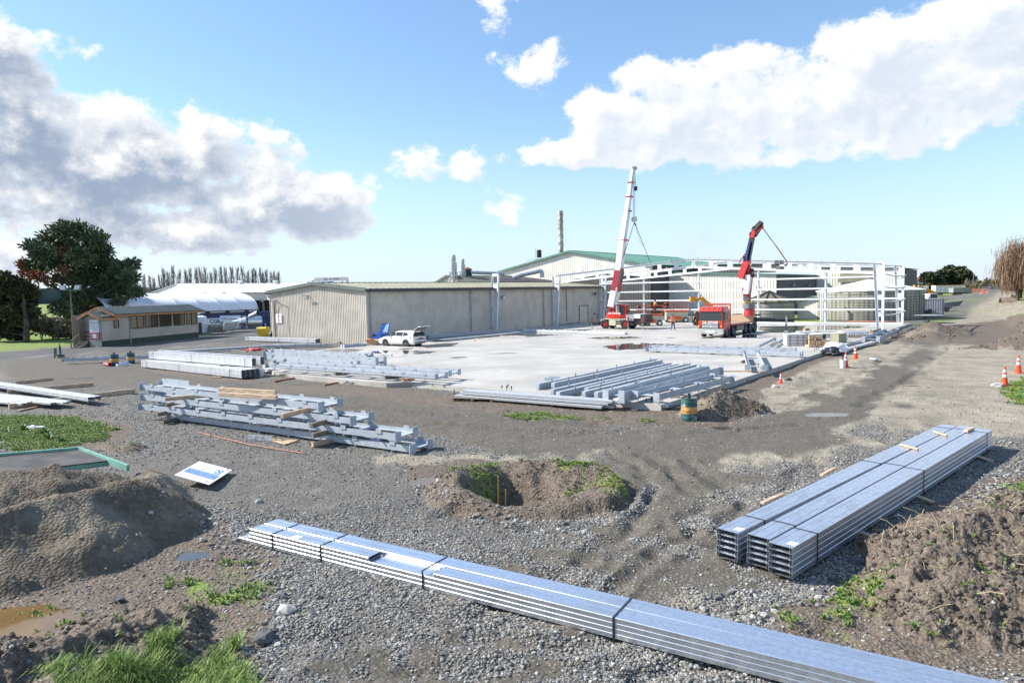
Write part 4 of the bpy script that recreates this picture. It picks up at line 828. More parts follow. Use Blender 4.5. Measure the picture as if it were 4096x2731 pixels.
# ---- lamp pole with two floodlights
lp = G(297, 1384); r = thing('lamp_pole', 'slim grey lamp pole with two floodlights beside the office', 'lamp pole', lp)
MB().cyl((0, 0, -.2), (-.02, 0, 6.2), .11, .075, 8).build('pole', 'bark_grey', r); MB().bar((-.85, 0, 6.2), (.75, 0, 6.2), .08, .08).build('crossarm', 'midgrey', r)
for s_ in (-1, 1):
    q_ = Vector((s_ * .75, -.05, 6.45)); mb = MB(); mb.hexa([q_ + Vector(v) for v in ((-.34, -.1, -.28), (.34, -.1, -.28), (.34, .12, -.28), (-.34, .12, -.28))], [q_ + Vector(v) for v in ((-.34 + .12 * s_, -.02, .3), (.34 + .12 * s_, -.02, .3), (.34 + .12 * s_, .2, .3), (-.34 + .12 * s_, .2, .3))]); f_ = mb.build('floodlight', 'midgrey', r)
    MB().quad(q_ + Vector((-.28, -.105, -.2)), q_ + Vector((.28, -.105, -.2)), q_ + Vector((.28 + .1 * s_, -.035, .24)), q_ + Vector((-.28 + .1 * s_, -.035, .24))).build('lens', 'floodlight', f_)
MB().bar((.1, -.05, -.1), (.1, -.05, 2.0), .14, .14).build('support_post', 'bark_grey', r)
# small post sign on lawn
p = G(162, 1352); r = thing('bus_stop_sign', 'small white post sign with a green picture on the lawn', 'sign', p); MB().bar((0, 0, -.1), (0, 0, 2.0), .09, .09).build('post', 'mint', r); MB().box(-.28, .28, -.08, -.04, 1.35, 2.35).build('board', 'sign_white', r); MB().box(-.16, .16, -.09, -.08, 1.65, 2.15).build('picture', 'mint', r)
# ---- blue containers carrying the fabric dome
def container(name, label, p, ax, L, mat_, Wd=2.44, Ht=2.6, group=None):
    ax = Vector(ax).normalized(); ay = Vector((-ax.y, ax.x, 0)); r = thing(name, label, 'container', p, rz_of(ax), group)
    corr(MB(), (0.06, 0, 0), (L - .06, 0, 0), .12, Ht - .1, .3, -.05).build('side_wall', mat_, r); corr(MB(), (L - .06, Wd, 0), (.06, Wd, 0), .12, Ht - .1, .3, -.05).build('side_wall', mat_, r)
    corr(MB(), (L, .06, 0), (L, Wd - .06, 0), .12, Ht - .1, .4, -.04).build('end_wall', mat_, r); corr(MB(), (0, Wd - .06, 0), (0, .06, 0), .12, Ht - .1, .4, -.04).build('end_wall', mat_, r)
    MB().box(.03, L - .03, .03, Wd - .03, Ht - .1, Ht - .03).build('roof', mat_, r); MB().box(.03, L - .03, .03, Wd - .03, .05, .14).build('floor', 'black', r)
    for x in (.06, L - .06):
        for y in (.06, Wd - .06): MB().box(x - .08, x + .08, y - .08, y + .08, 0, Ht).build('corner_post', mat_, r)
    for y in (.0, Wd):
        for z in (.08, Ht - .08): MB().bar((.1, y, z), (L - .1, y, z), .1, .14).build('rail', mat_, r)
    return r
VC = 102.3
c1 = container('blue_container', 'dark blue shipping container lettered in white panel under the fabric dome', W(46.1, VC, GZ), UU, 12.19, 'cont_blue')
c2 = container('blue_container', 'dark blue shipping container behind the big silver ducts', W(58.4, VC, GZ), UU, 12.19, 'cont_blue')
MB().hexa([(7.9, -.075, .85), (11.4, -.075, .85), (11.4, -.06, .85), (7.9, -.06, .85)], [(7.9, -.075, 1.85), (11.4, -.075, 1.85), (11.4, -.06, 1.85), (7.9, -.06, 1.85)]).build('logo_panel', 'sign_white', c1)
text('lettering', 'CGM', .85, 'ink_blue', c1, frame((10.25, -.08, 1.35), (1, 0, 0), (0, 0, 1)), bold=.03); text('lettering', 'A', .85, 'sign_red', c1, frame((8.55, -.08, 1.35), (1, 0, 0), (0, 0, 1)), bold=.03)
dm = thing('fabric_dome', 'white fabric dome shelter stretched over the blue containers', 'shelter', W(40, VC, 2.45))
NS = 14; DW, DH = 15.0, 3.15
for k in range(-1, 6):   # one fabric bay per rib pair
    mb = MB(); vs = []; u0 = 3.3 * k + 4.0; nsub = 6
    for j in range(nsub + 1):
        f = j / nsub; sag = .16 * 4 * f * (1 - f)
        for i in range(NS + 1):
            a = math.pi * i / NS; vs.append(UU * (u0 + 3.3 * f) + VV * (DW / 2 - math.cos(a) * (DW / 2 - sag) - .1) + Vector((0, 0, math.sin(a) ** .8 * (DH - sag * 1.3))))
    mb.add(vs, [(j * (NS + 1) + i, (j + 1) * (NS + 1) + i, (j + 1) * (NS + 1) + i + 1, j * (NS + 1) + i + 1) for j in range(nsub) for i in range(NS)]); mb.build('fabric_bay', 'tent', dm, True)
for k in range(-1, 7):
    u0 = 3.3 * k + 4.0; MB().tube([UU * u0 + VV * (DW / 2 - math.cos(math.pi * i / 18) * DW / 2 - .1) + Vector((0, 0, math.sin(math.pi * i / 18) ** .8 * DH)) for i in range(19)], .06, 5).build('rib', 'tent', dm)
MB().bar(UU * 3.9 + VV * (-.12) + Vector((0, 0, .25)), UU * 23.9 + VV * (-.12) + Vector((0, 0, .25)), .12, .12).build('hem_pipe', 'darkmetal', dm)
for k in range(6): MB().bar(UU * (5 + 3.3 * k) + VV * (-.15) + Vector((0, 0, .1)), UU * (5.5 + 3.3 * k) + VV * (-.15) + Vector((0, 0, .1)), .3, .42).build('ratchet_block', 'black', dm)
# ---- long white-roofed shed behind
wr = thing('white_roof_shed', 'long open-fronted shed with a big white roof behind the dome', 'building')
ribroof(MB(), W(62, 117.6, 5.7), W(112, 117.6, 5.7), W(112, 128, 7.6), W(63.4, 128, 7.6), 1.2, .05).build('roof_slope', 'roof_white', wr); ribroof(MB(), W(62, 138.4, 5.7), W(112, 138.4, 5.7), W(112, 128, 7.6), W(63.4, 128, 7.6), 1.2, .05).build('roof_slope', 'roof_white', wr)
mb = MB(); mb.add([W(62.3, 118, 0), W(62.3, 138, 0), W(62.3, 138, 5.6), W(63.5, 128, 7.5), W(62.3, 118, 5.6)], [(0, 1, 2, 3, 4)]); mb.build('end_wall', 'roof_white', wr)
MB().hexa([W(62, 118, 4.15), W(112, 118, 4.15), W(112, 118.2, 4.15), W(62, 118.2, 4.15)], [W(62, 118, 5.55), W(112, 118, 5.55), W(112, 118.2, 5.55), W(62, 118.2, 5.55)]).build('front_fascia', 'clad_pale', wr)
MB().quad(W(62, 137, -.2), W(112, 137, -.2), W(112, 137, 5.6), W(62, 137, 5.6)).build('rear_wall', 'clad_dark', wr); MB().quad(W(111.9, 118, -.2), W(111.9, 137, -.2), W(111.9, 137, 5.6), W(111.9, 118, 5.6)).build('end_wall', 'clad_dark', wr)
for u in (68, 75, 82, 90, 98): MB().bar(W(u, 118.3, -.2), W(u, 118.3, 4.2), .3, .3).build('post', 'pipe_grey', wr)
for u in (76, 84, 92): MB().lathe([(.0, .6), (.5, .55), (.62, .45), (.4, .3), (.4, 0)], W(u, 127.6, 7.6), 12).build('roof_vent', 'roof_white', wr, True)
flood(W(74.2, 117.9, 4.25), -VV, wr)
gs = thing('green_roof_shed', 'pale green roofed shed half hidden behind the pine tree', 'building'); ribroof(MB(), D(440, 1190, 140), D(720, 1182, 150), D(690, 1170, 158), D(470, 1173, 150), 1.2).build('roof_slope', 'roof_green', gs)
a_, b_ = D(440, 1190, 140), D(720, 1182, 150); corr(MB(), (a_.x, a_.y, 0), (b_.x, b_.y, 0), -.3, lambda t_: a_.z + (b_.z - a_.z) * t_ - .1, .4).build('front_wall', 'clad_pale', gs); MB().lathe([(0, .5), (.8, .45), (1., .3), (.6, .2), (.6, 0)], D(655, 1169, 154), 12).build('roof_vent', 'midgrey', gs, True)
# ---- second shed (dark roof) behind beige shed
dk = gable_shed('dark_roof_shed', 'shed with weathered dark roof standing behind the beige shed', 91, 112, 74.7, 88, 6.55, 84.8, 7.85, 'clad_pale', 'clad_pale', 'roof_dark', 'trim_green', oh=.3, rp=.9)
# ---- big cream mill building
bg_ = gable_shed('mill_building', 'large cream mill building with green roof and wide gable', 118, 170, 57.6, 93.8, 9.3, 75.7, 12.75, 'clad_pale', 'clad_grey', 'roof_green', 'roof_green', oh=.5, pitch=.5, rp=1.4)  # side walls: shade of the cream cladding painted as grey
fr2 = thing('mill_annex', 'grey ribbed annex with shallow gable in front of the mill building', 'building')
def tpa(t_):
    v = 75 + (56.8 - 75) * t_; return 7.75 - abs(v - 66) * .105
corr(MB(), W(115.7, 75), W(115.7, 56.8), -.3, tpa, .5).build('front_wall', 'clad_grey', fr2); corr(MB(), W(115.7, 56.8), W(123.6, 56.8), -.3, 8.4, .5).build('side_wall', 'clad_grey', fr2)  # darker cladding, with the walls' shade put into its grey as well
mb = MB(); mb.quad(W(115.4, 56.5, 6.8), W(118, 56.5, 6.8), W(118, 66, 7.85), W(115.4, 66, 7.85)); mb.quad(W(115.4, 66, 7.85), W(118, 66, 7.85), W(118, 75, 6.8), W(115.4, 75, 6.8)); mb.build('roof', 'roof_green', fr2)
MB().bar(W(115.6, 56.65, 0), W(115.6, 56.65, 6.9), .3, .3).build('downpipe', 'gutter', fr2)
# ---- right hand block (lit wall with cast shadow, side wall's shade put into a dark colour)
rb = thing('mill_wing', 'cream ribbed mill wing with shade-darkened side behind the new steel frame', 'building')
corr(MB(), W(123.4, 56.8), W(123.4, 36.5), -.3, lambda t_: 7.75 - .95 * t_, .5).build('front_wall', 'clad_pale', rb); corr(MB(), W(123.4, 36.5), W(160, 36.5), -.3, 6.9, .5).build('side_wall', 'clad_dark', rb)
mb = MB(); mb.hexa([W(123, 36.1, 6.75), W(160, 36.1, 6.75), W(160, 57, 7.7), W(123, 57, 7.7)], [W(123, 36.1, 6.9), W(160, 36.1, 6.9), W(160, 57, 7.95), W(123, 57, 7.95)]); mb.build('roof', 'roof_green', rb)
MB().bar(W(123.2, 36.3, -.2), W(123.2, 36.3, 6.9), .3, .3).build('downpipe', 'gutter', rb)
corr(MB(), W(138, 62), W(138, 41), 7.5, 9.2, .6).build('clerestory_wall', 'clad_grey', rb); MB().hexa([W(137.8, 41, 9.2), W(160, 41, 9.2), W(160, 62, 9.6), W(137.8, 62, 9.6)], [W(137.8, 41, 9.35), W(160, 41, 9.35), W(160, 62, 9.75), W(137.8, 62, 9.75)]).build('roof', 'roof_green', rb)  # shade of this upper wall is painted into its grey
flood(W(123.4, 39.5, 4.7), -UU, rb)
for u in (132, 143): flood(W(u, 36.5, 5.0), -VV, rb)
cb_ = thing('cream_end_building', 'pale building with tan translucent roof panels behind the big tank', 'building')
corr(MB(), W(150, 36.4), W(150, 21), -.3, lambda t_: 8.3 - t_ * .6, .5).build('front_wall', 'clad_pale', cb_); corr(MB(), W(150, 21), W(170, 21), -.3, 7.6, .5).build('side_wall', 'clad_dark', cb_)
MB().hexa([W(149.6, 20.7, 7.7), W(170, 20.7, 7.7), W(170, 36.5, 8.35), W(149.6, 36.5, 8.35)], [W(149.6, 20.7, 7.8), W(170, 20.7, 7.8), W(170, 36.5, 8.5), W(149.6, 36.5, 8.5)]).build('roof', 'roof_dark', cb_)
p4 = [onU(x, y, 149.7) for x, y in ((3350, 1129), (3472, 1126), (3482, 1088), (3362, 1094))]; MB().hexa([p - UU * .12 for p in p4], p4).build('tan_panel', 'roof_tan', cb_)
# ---- chimney, cyclones, pipes
def at(px, py, Dp): return D(px, py, Dp)
cp = at(2247, 1170, 152); r = thing('boiler_chimney', 'tall rust-streaked chimney with spiral strakes behind the mill', 'chimney', (cp.x, cp.y, 0)); zt = D(2240, 843, 152).z
MB().lathe([(.52, 0), (.52, zt - 1.0), (.6, zt - .95), (.6, zt - .75), (.5, zt)], n=14).build('stack', 'chimney', r, True); MB().lathe([(.55, zt - .9), (.5, zt + .01), (.4, zt + .01)], n=14).build('cap', 'rust_red', r, True)
MB().tube([(math.cos(i * .21) * .6, math.sin(i * .21) * .6, zt - 9 + i * .11) for i in range(78)], .04, 5).build('strake', 'chimney', r)
MB().tube([(math.cos(i * .21 + 3.14) * .6, math.sin(i * .21 + 3.14) * .6, zt - 9 + i * .11) for i in range(78)], .04, 5).build('strake', 'chimney', r)
def cyclone(px, ptop, Dp, r0, label):
    b0 = at(px, 1150, Dp); zt = at(px, ptop, Dp).z; r = thing('cyclone', label, 'dust cyclone', (b0.x, b0.y, 0), 0, 'dust cyclones on the mill roof')
    MB().lathe([(.0, zt), (r0 * .62, zt), (r0 * .8, zt - r0 * 1.05), (r0 * .58, zt - r0 * 2.0), (r0 * .5, zt - r0 * 2.1)], n=16).build('rain_hood', 'galv_dull', r, True)
    MB().lathe([(r0 * .5, zt - r0 * 2.05), (r0, zt - r0 * 2.15), (r0, zt - r0 * 3.4), (r0 * 1.05, zt - r0 * 3.4), (r0 * 1.05, zt - r0 * 3.5), (r0, zt - r0 * 3.5), (r0, zt - r0 * 4.8)], n=16).build('barrel', 'galv_dull', r, True)
    MB().lathe([(r0, zt - r0 * 4.8), (r0 * .25, zt - r0 * 8), (r0 * .25, zt - r0 * 8.6)], n=16).build('cone', 'galv_dull', r, True)
    for a in range(4): x, y = math.cos(a * 1.57 + .78) * r0 * 1.35, math.sin(a * 1.57 + .78) * r0 * 1.35; MB().bar((x, y, -.2), (x, y, zt - r0 * 4.9), .12, .12).build('leg', 'galv_dull', r)
    MB().tube([(-r0 * 1.35, -r0, zt - r0 * 4.9), (r0 * 1.35, -r0, zt - r0 * 4.9), (-r0 * 1.35, -r0, zt - r0 * 7)], .06, 4).build('brace', 'galv_dull', r)
cyclone(1816, 1020, 122, .62, 'taller silver dust cyclone with rain hood above the sheds'); cyclone(1853, 1036, 123, .46, 'shorter silver dust cyclone right of the taller one')
b0 = at(1872, 1150, 125); zt = at(1872, 1070, 125).z; r = thing('dust_filter', 'dark green topped dust filter beside the cyclones', 'dust filter', (b0.x, b0.y, 0)); MB().box(-1.1, .9, -1, 1, -.2, zt - 1.7).build('housing', 'galv_dull', r); MB().lathe([(.8, zt - 1.7), (.8, zt - .5), (.7, zt - .3)], n=14).build('drum', 'office_base', r, True); MB().lathe([(.95, zt - .4), (.3, zt)], n=14).build('cap', 'rust_red', r); MB().box(-1.6, 1.6, -1.1, 1.1, zt - 3.0, zt - 2.7).build('platform', 'rust_red', r)
tag(MB().tube([at(1884, 1089, 124), at(1930, 1091, 124), at(2014, 1095, 126)], .32, 10).build('duct_pipe', 'galv_dull', None, True), 'pale horizontal duct running from the cyclones to the mill', 'duct')
tag(MB().tube([at(2052, 1112, 128), at(2085, 1099, 128), at(2130, 1090, 128), at(2160, 1083, 128), at(2166, 1086, 128), at(2168, 1094, 128), at(2168, 1110, 128)], .42, 10).build('bent_duct', 'galv_dull', None, True), 'bent silver duct rising in front of the mill gable', 'duct')
b0 = at(2157, 1040, 146); r = thing('header_tank', 'black header tank on legs above the mill roof', 'water tank', (b0.x, b0.y, 0)); z0, z1 = at(2157, 1030, 146).z, at(2157, 1000, 146).z
MB().lathe([(0, z0), (.5, z0), (.5, z1), (0, z1)], n=12).build('drum', 'black', r, True)
for a in range(4): MB().bar((math.cos(a * 1.57) * .45, math.sin(a * 1.57) * .45, 8), (math.cos(a * 1.57) * .45, math.sin(a * 1.57) * .45, z0), .08, .08).build('leg', 'steel', r)
MB().tube([(-.75, 0, 9), (-.75, 0, z1 + .4)], .05, 5).build('ladder', 'steel', r)
MB().tube([(-2.8, 0, z0 - 1.3), (-2.8, 0, z0 - .4), (-.2, 0, z0 - .4)], .035, 5).build('rail', 'steel', r)
# white gantry marked SWL
ga, gb = onV(1252, 1119, 76), onV(1390, 1115, 76); r = thing('gantry_frame', 'white lifting gantry lettered with its safe load showing above the shed roof', 'gantry')
MB().bar(ga, gb, .35, .5).build('beam', 'white', r); [MB().bar((p.x, p.y, -.2), (p.x, p.y, p.z), .3, .3).build('leg', 'white', r) for p in (ga, gb)]; x = (gb - ga).normalized(); text('lettering', 'SWL 10 TONNE', .36, 'ink', r, frame((ga + gb) / 2 - VV * .19, x, (0, 0, 1)))
for f, s_ in ((.1, .2), (.9, .8)): MB().bar(ga.lerp(gb, f / 4 if f < .5 else 1 - .025) - Vector((0, 0, 1.2)), ga.lerp(gb, s_ * 1.0), .12, .12).build('brace', 'white', r)
MB().lathe([(0, 0), (.55, 0), (.55, .8), (0, .8)], ga.lerp(gb, .42) + VV * .8 - Vector((0, 0, 1.1)), 12).build('blue_hopper', 'lblue', r); MB().lathe([(0, 0), (.55, 0), (.55, .8), (0, .8)], ga.lerp(gb, .58) + VV * .8 - Vector((0, 0, 1.1)), 12).build('blue_hopper', 'blue_plastic', r)
# ================================================================== new portal frame
pf = thing('portal_frame', 'white portal frame under construction with open-web rafters and girts', 'steel frame')
def vier(p, q, dirn, dep, wf, npan, mat_, parent, cleat=0, name='rafter', dep2=None):
    """open-web member from p to q: two chords, posts; dirn = in-plane perpendicular (outer side is p,q line)"""
    p, q, dn = Vector(p), Vector(q), Vector(dirn).normalized(); dep2 = dep2 or dep; ax = (q - p).normalized(); sd = ax.cross(dn).normalized()
    out = []
    c = .24
    for f in (0, 1):
        a, b_ = (p + dn * (dep - c) * f + dn * c / 2, q + dn * (dep2 - c) * f + dn * c / 2)
        mb = MB(); mb.bar(a, b_, wf * .25, c, up=dn); mb.bar(a + (dn * c / 2 if f else -dn * c / 2), b_ + (dn * c / 2 if f else -dn * c / 2), wf, .03, up=dn); out.append(mb.build('chord', mat_, parent))
    for i in range(npan + 1):
        f = i / npan; a = p.lerp(q, f); d_ = dep + (dep2 - dep) * f
        w_ = .5 if 0 < i < npan else .35
        MB().bar(a + dn * .1, a + dn * (d_ - .1), wf * .24, w_, up=ax).build('web_post', mat_, parent)
    for i in range(cleat):
        f = (i + .5) / cleat; a = p.lerp(q, f); MB().bar(a - dn * .02 - ax * .0, a - dn * .22, .02, .2, up=sd).build('cleat', mat_, parent)
ZK, ZRg, VR_ = 6.85, 8.2, 32.6
def portal(u, full=True, right=True):
    # left column (outer face v=52.9 -> inner)
    vier(W(u, 52.75, 0), W(u, 52.75, ZK - .05), -VV, .62, .3, 5, 'frame_white', pf, 0, dep2=1.15)
    if not full: return
    ax = (W(u, VR_, ZRg) - W(u, 52.7, ZK)).normalized(); dn = UU.cross(ax); dn = dn if dn.z < 0 else -dn
    vier(W(u, 52.4, ZK), W(u, VR_, ZRg), dn, 1.1, .3, 9, 'frame_white', pf, 16)
    ax = (W(u, VR_, ZRg) - W(u, 12.5, ZK)).normalized(); dn = UU.cross(ax); dn = dn if dn.z < 0 else -dn
    vier(W(u, 12.8, ZK), W(u, VR_, ZRg), dn, 1.1, .3, 9, 'frame_white', pf, 16)
    vier(W(u, 12.4, 0), W(u, 12.4, ZK - .05), VV, .62, .3, 4, 'frame_white', pf, 0, dep2=1.05)
portal(64.5, False); portal(77.7); portal(90.3)
for v in (20.8, 29.0, 37.1, 45.4):
    zt = ZK + (ZRg - ZK) * (1 - abs(v - VR_) / 20.1) - 1.1
    MB().bar(W(90.3, v, 0), W(90.3, v, zt), .22, .22).build('wall_post', 'frame_white', pf)
vs_ = [12.4, 20.8, 29.0, 37.1, 45.4, 52.6]
for i in range(5):
    for z in (.12, 1.75, 3.05, 4.35, 5.65):
        if z == .12 and i in (0, 1): pass
        MB().bar(W(90.15, vs_[i], z), W(90.15, vs_[i + 1], z), .12, .2).build('girt', 'frame_white', pf)
for z in (1.6, 3.0, 4.4, 5.7): # right wall girts sag a little
    MB().tube([W(77.7 + 12.6 * t_ / 6, 12.25, z - .14 * math.sin(math.pi * t_ / 6)) for t_ in range(7)], .09, 4).build('girt', 'frame_white', pf)
for u in (64.5, 77.7, 90.3):
    pass
# rafter section hanging on the truck crane
# ================================================================== tanks
def stave_tank(name, label, c, rad, h, nst, apex, roofm, hoops, seams):
    r = thing(name, label, 'tank', c)
    wd_ = 2 * math.pi * rad / nst; me_ = None
    mb = MB(); mb.hexa([(-wd_ * .48, -.0, 0), (wd_ * .48, 0, 0), (wd_ * .48, .12, 0), (-wd_ * .48, .12, 0)], [(-wd_ * .48, 0, h), (wd_ * .48, 0, h), (wd_ * .48, .12, h), (-wd_ * .48, .12, h)]); me_ = mb.mesh('stave', 'stave')
    for i in range(nst):
        a = 2 * math.pi * i / nst; o = inst(me_, 'stave', r, (math.cos(a) * rad, math.sin(a) * rad, 0), (0, 0, a + math.pi / 2))
    mb = MB(); mb.lathe([(rad - .13, 0), (rad - .13, h)], n=nst); mb.build('inner_wall', 'stave', r)
    for k in range(hoops):
        z = h * (1 - (1 - (k + .5) / hoops) ** .8) ; 
        z = h * ((k + .6) / hoops) ** 1.25; MB().tube([(math.cos(a * math.pi / 40) * (rad + .03), math.sin(a * math.pi / 40) * (rad + .03), z) for a in range(81)], .022, 4).build('hoop', 'hoop', r)
    if seams:
        for k in range(seams): a = 2 * math.pi * k / seams; MB().cyl((math.cos(a) * (rad + .06), math.sin(a) * (rad + .06), 0), (math.cos(a) * (rad + .06), math.sin(a) * (rad + .06), h * .8), .018, n=4).build('tie_rod', 'hoop', r)
    n = 12
    for i in range(n):   # roof panels
        a0, a1 = 2 * math.pi * i / n, 2 * math.pi * (i + 1) / n; R2 = rad + .25
        MB().add([(math.cos(a0) * R2, math.sin(a0) * R2, h), (math.cos(a1) * R2, math.sin(a1) * R2, h), (0, 0, apex), (math.cos(a0) * R2, math.sin(a0) * R2, h - .12), (math.cos(a1) * R2, math.sin(a1) * R2, h - .12)], [(0, 1, 2), (3, 4, 1, 0)]).build('roof_panel', roofm, r)
        if roofm == 'tank_wood': MB().bar((math.cos(a0) * R2, math.sin(a0) * R2, h + .03), (0, 0, apex + .03), .22, .1).build('roof_rib', 'black', r)
    return r
c = D(3475, 1285, 99.8); stave_tank('water_tank', 'large round stave water tank with streaked wall and white roof', (c.x, c.y, GZ), 6.95, 4.15, 84, 5.75, 'tank_roof', 13, 70)
c = D(3077, 1285, 103); stave_tank('water_tank', 'small round stave tank with mossy timber roof', (c.x, c.y, GZ), 3.5, 2.75, 44, 4.3, 'tank_wood', 6, 0)
for k, px in enumerate((3283, 3290)): p = G(px, 1284); tag(MB().tube([(p.x, p.y, -.3), (p.x, p.y, 3.6), (p.x + .3, p.y + .5, 3.85)], .11, 8).build('white_pipe', 'white', None, True), ['left of two white riser pipes on the big tank', 'right of two white riser pipes on the big tank'][k], 'pipe')
# pump hut
p = G(3190, 1276); r = thing('pump_hut', 'small cream hut with green gable roof between the tanks', 'hut', p, rz_of(-VV))
corr(MB(), (4.1, 0, 0), (0, 0, 0), 0, lambda t_: 2.6 + .75 * (1 - abs(t_ - .5) * 2), .3).build('front_wall', 'clad_pale', r)
MB().box(0, 4.1, .03, 3.2, 0, 2.6).build('body', 'clad_pale', r)
for s_ in (0, 1): x0 = -.5 if s_ == 0 else 4.6; ribroof(MB(), (x0, -.5, 2.5), (x0, 3.6, 2.5), (2.05, 3.6, 3.45), (2.05, -.5, 3.45), .5, .03).build('roof_slope', 'roof_green', r)
for f in list(r.children):
    if f.name.startswith('front_wall'): f.data.flip_normals()
p = G(3232, 1274); r = thing('red_cabinet', 'red box on a braced stand in front of the pump hut', 'cabinet', p); MB().box(-.55, .55, -.25, .25, 1.55, 2.45).build('box', 'rust_red', r)
for x in (-.5, .5):
    for y in (-.2, .2): MB().bar((x, y, 0), (x * .9, y, 1.6), .05, .05).build('leg', 'rust_red', r)
MB().bar((-.5, 0, .3), (.5, 0, 1.5), .04, .04).build('brace', 'rust_red', r); MB().box(-.15, .2, -.3, -.24, 1.05, 1.5).build('meter', 'midgrey', r)
# ================================================================== steel packs
def axes(p0, p1):
    d = Vector(p1) - Vector(p0); L = math.hypot(d.x, d.y); return rz_of(d), L
_pc = {}
def purlin_mesh(L, w_, h, det=True, mat_='galv'):
    k = (round(L, 2), w_, h, det, mat_)
    if k in _pc: return _pc[k]
    t_ = .006; mb = MB(); g = .02
    top = [(0, h)] + ([(w_ * .2, h), (w_ * .2 + g, h - .007), (w_ * .2 + 2 * g, h), (w_ * .78 - 2 * g, h), (w_ * .78 - g, h - .007), (w_ * .78, h)] if det else []) + [(w_, h)]
    e = .005 if det else .004; top = [(0, h - e), (e, h)] + top[1:-1] + [(w_ - e, h), (w_, h - e)]
    poly = [(.008, .003)] + top + [(w_ - .008, .003), (w_ - .008 - t_, .003), (w_ - t_ - .002, h - e - t_), (w_ - e - t_, h - t_), (e + t_, h - t_), (t_ + .002, h - e - t_), (.008 + t_, .003)]
    mb.extr(poly, (0, -w_ / 2, 0), (0, 1, 0), (0, 0, 1), (1, 0, 0), L)
    if det:
        for y in (-w_ / 2 + w_ * .11, w_ / 2 - w_ * .11): mb.box(0, L, y - .002, y + .002, .004, h - t_)
        mb.box(.03, L - .03, -w_ / 2 + w_ * .11, w_ / 2 - w_ * .11, .006, .010)
    # orient all faces outwards
    me_ = mb.mesh('purlin', mat_); bm = bmesh.new(); bm.from_mesh(me_); bmesh.ops.recalc_face_normals(bm, faces=bm.faces); bm.to_mesh(me_); bm.free()
    _pc[k] = me_; return me_
def pack(label, p0, p1, cols, rows, w_=.3, h=.075, z=None, straps=(.08, .5, .92), det=False, gap=.012, name='purlin_pack', jit=.04, group='strapped packs of galvanised purlins', seed=0, skip=(), lefts=None, splay=0):
    """p0 -> p1: bottom centre line on the ground"""
    p0 = Vector(p0); p1 = Vector(p1); a, L = axes(p0, p1); rr = random.Random(seed + len(label))
    if z is not None: p0.z = z; p1.z = z
    r = thing(name, label, 'steel purlins', p0, a, group); Wt = cols * w_ + (cols - 1) * gap
    tilt = -math.asin(max(-1, min(1, (p1.z - p0.z) / L)))
    if tilt: r.rotation_euler = (0, tilt, a)
    for c in range(cols):
        for k in range(rows):
            if (c, k) in skip: continue
            ll = (lefts or {}).get((c, k)); me_ = purlin_mesh(L, w_, h, det, 'galv' if det else 'galv_rough')
            o = inst(me_, 'purlin', r, ((ll if ll is not None else rr.uniform(-jit, jit)), -Wt / 2 + w_ / 2 + c * (w_ + gap), k * h), (rr.uniform(-.003, .003), 0, splay * (c - (cols - 1) / 2) + rr.uniform(-.0006, .0006)))
    H_ = rows * h + .004
    for f in straps:
        x = f * L; mb = MB(); e = .006; y = Wt / 2 + e; s_ = .016
        for (a_, b_) in (((x, -y, 0), (x, -y, H_)), ((x, y, 0), (x, y, H_)), ((x, -y, H_), (x, y, H_))): mb.bar(a_, b_, .032 if a_[2] == b_[2] else .006, .006 if a_[2] == b_[2] else .032, up=(1, 0, 0) if a_[2] != b_[2] else (0, 0, 1))
        mb.build('strap', 'strap', r)
    return r
# -- nearest pack
d1 = Vector((.856, -.517, 0)); q1 = Vector((-5.17, 13.68, GZ + .03))
r = pack('long galvanised purlin pack nearest the viewer, crossing the bottom right', q1, q1 + d1 * 15.2, 2, 4, .34, .078, det=True, straps=(.045, .132, .29, .515), skip=((0, 3),), lefts={(0, 0): -.32, (1, 0): -.30, (0, 1): -.02, (1, 1): .0, (0, 2): .02, (1, 2): .0, (1, 3): .03})
def lx(px, py, z): return (G(px, py, z) - q1).dot(d1)
xa, xb = lx(1440, 2250, .06), lx(1705, 2318, .06)
Wt = .692
inst(purlin_mesh(xa - .02, .34, .078, True), 'purlin', r, (.03, -Wt / 2 + .17, 3 * .078)); inst(purlin_mesh(15.2 - xb, .34, .078, True), 'purlin', r, (xb, -Wt / 2 + .17, 3 * .078))
# paper tags and chalk writing on it
MB().box(1.15, 1.35, -.345, -.16, .3135, .3145).build('paper_tag', 'plastic_white', r)
# -- right pack: three strapped piles side by side
tr = Vector((4.60, 11.09, 0)); dr = Vector((.734, .679, 0)); pr = Vector((-.679, .734, 0))
for k, (off, sx, sp, lab) in enumerate([(.21, 0., 0, 'right-hand of three five-high purlin piles beside the brown soil heap'), (.67, .12, 0, 'middle of three five-high purlin piles beside the brown soil heap'), (1.15, .02, .012, 'left-hand of three five-high purlin piles, splayed from the middle one')]):
    b0 = tr + pr * (off + (.06 if k == 2 else 0)) + dr * sx; b1 = b0 + dr * 13.0 - pr * (.10 if k == 2 else 0); b0.z = b1.z = GZ + .06
    r = pack(lab, b0, b1, 1, 5, .42, .108, det=True, straps=(.075, .52, .955), seed=k, jit=.012)
    if k != 1: MB().box(.12, .3, -.19, -.04, .5405, .5415).build('paper_tag', 'plastic_white', r)
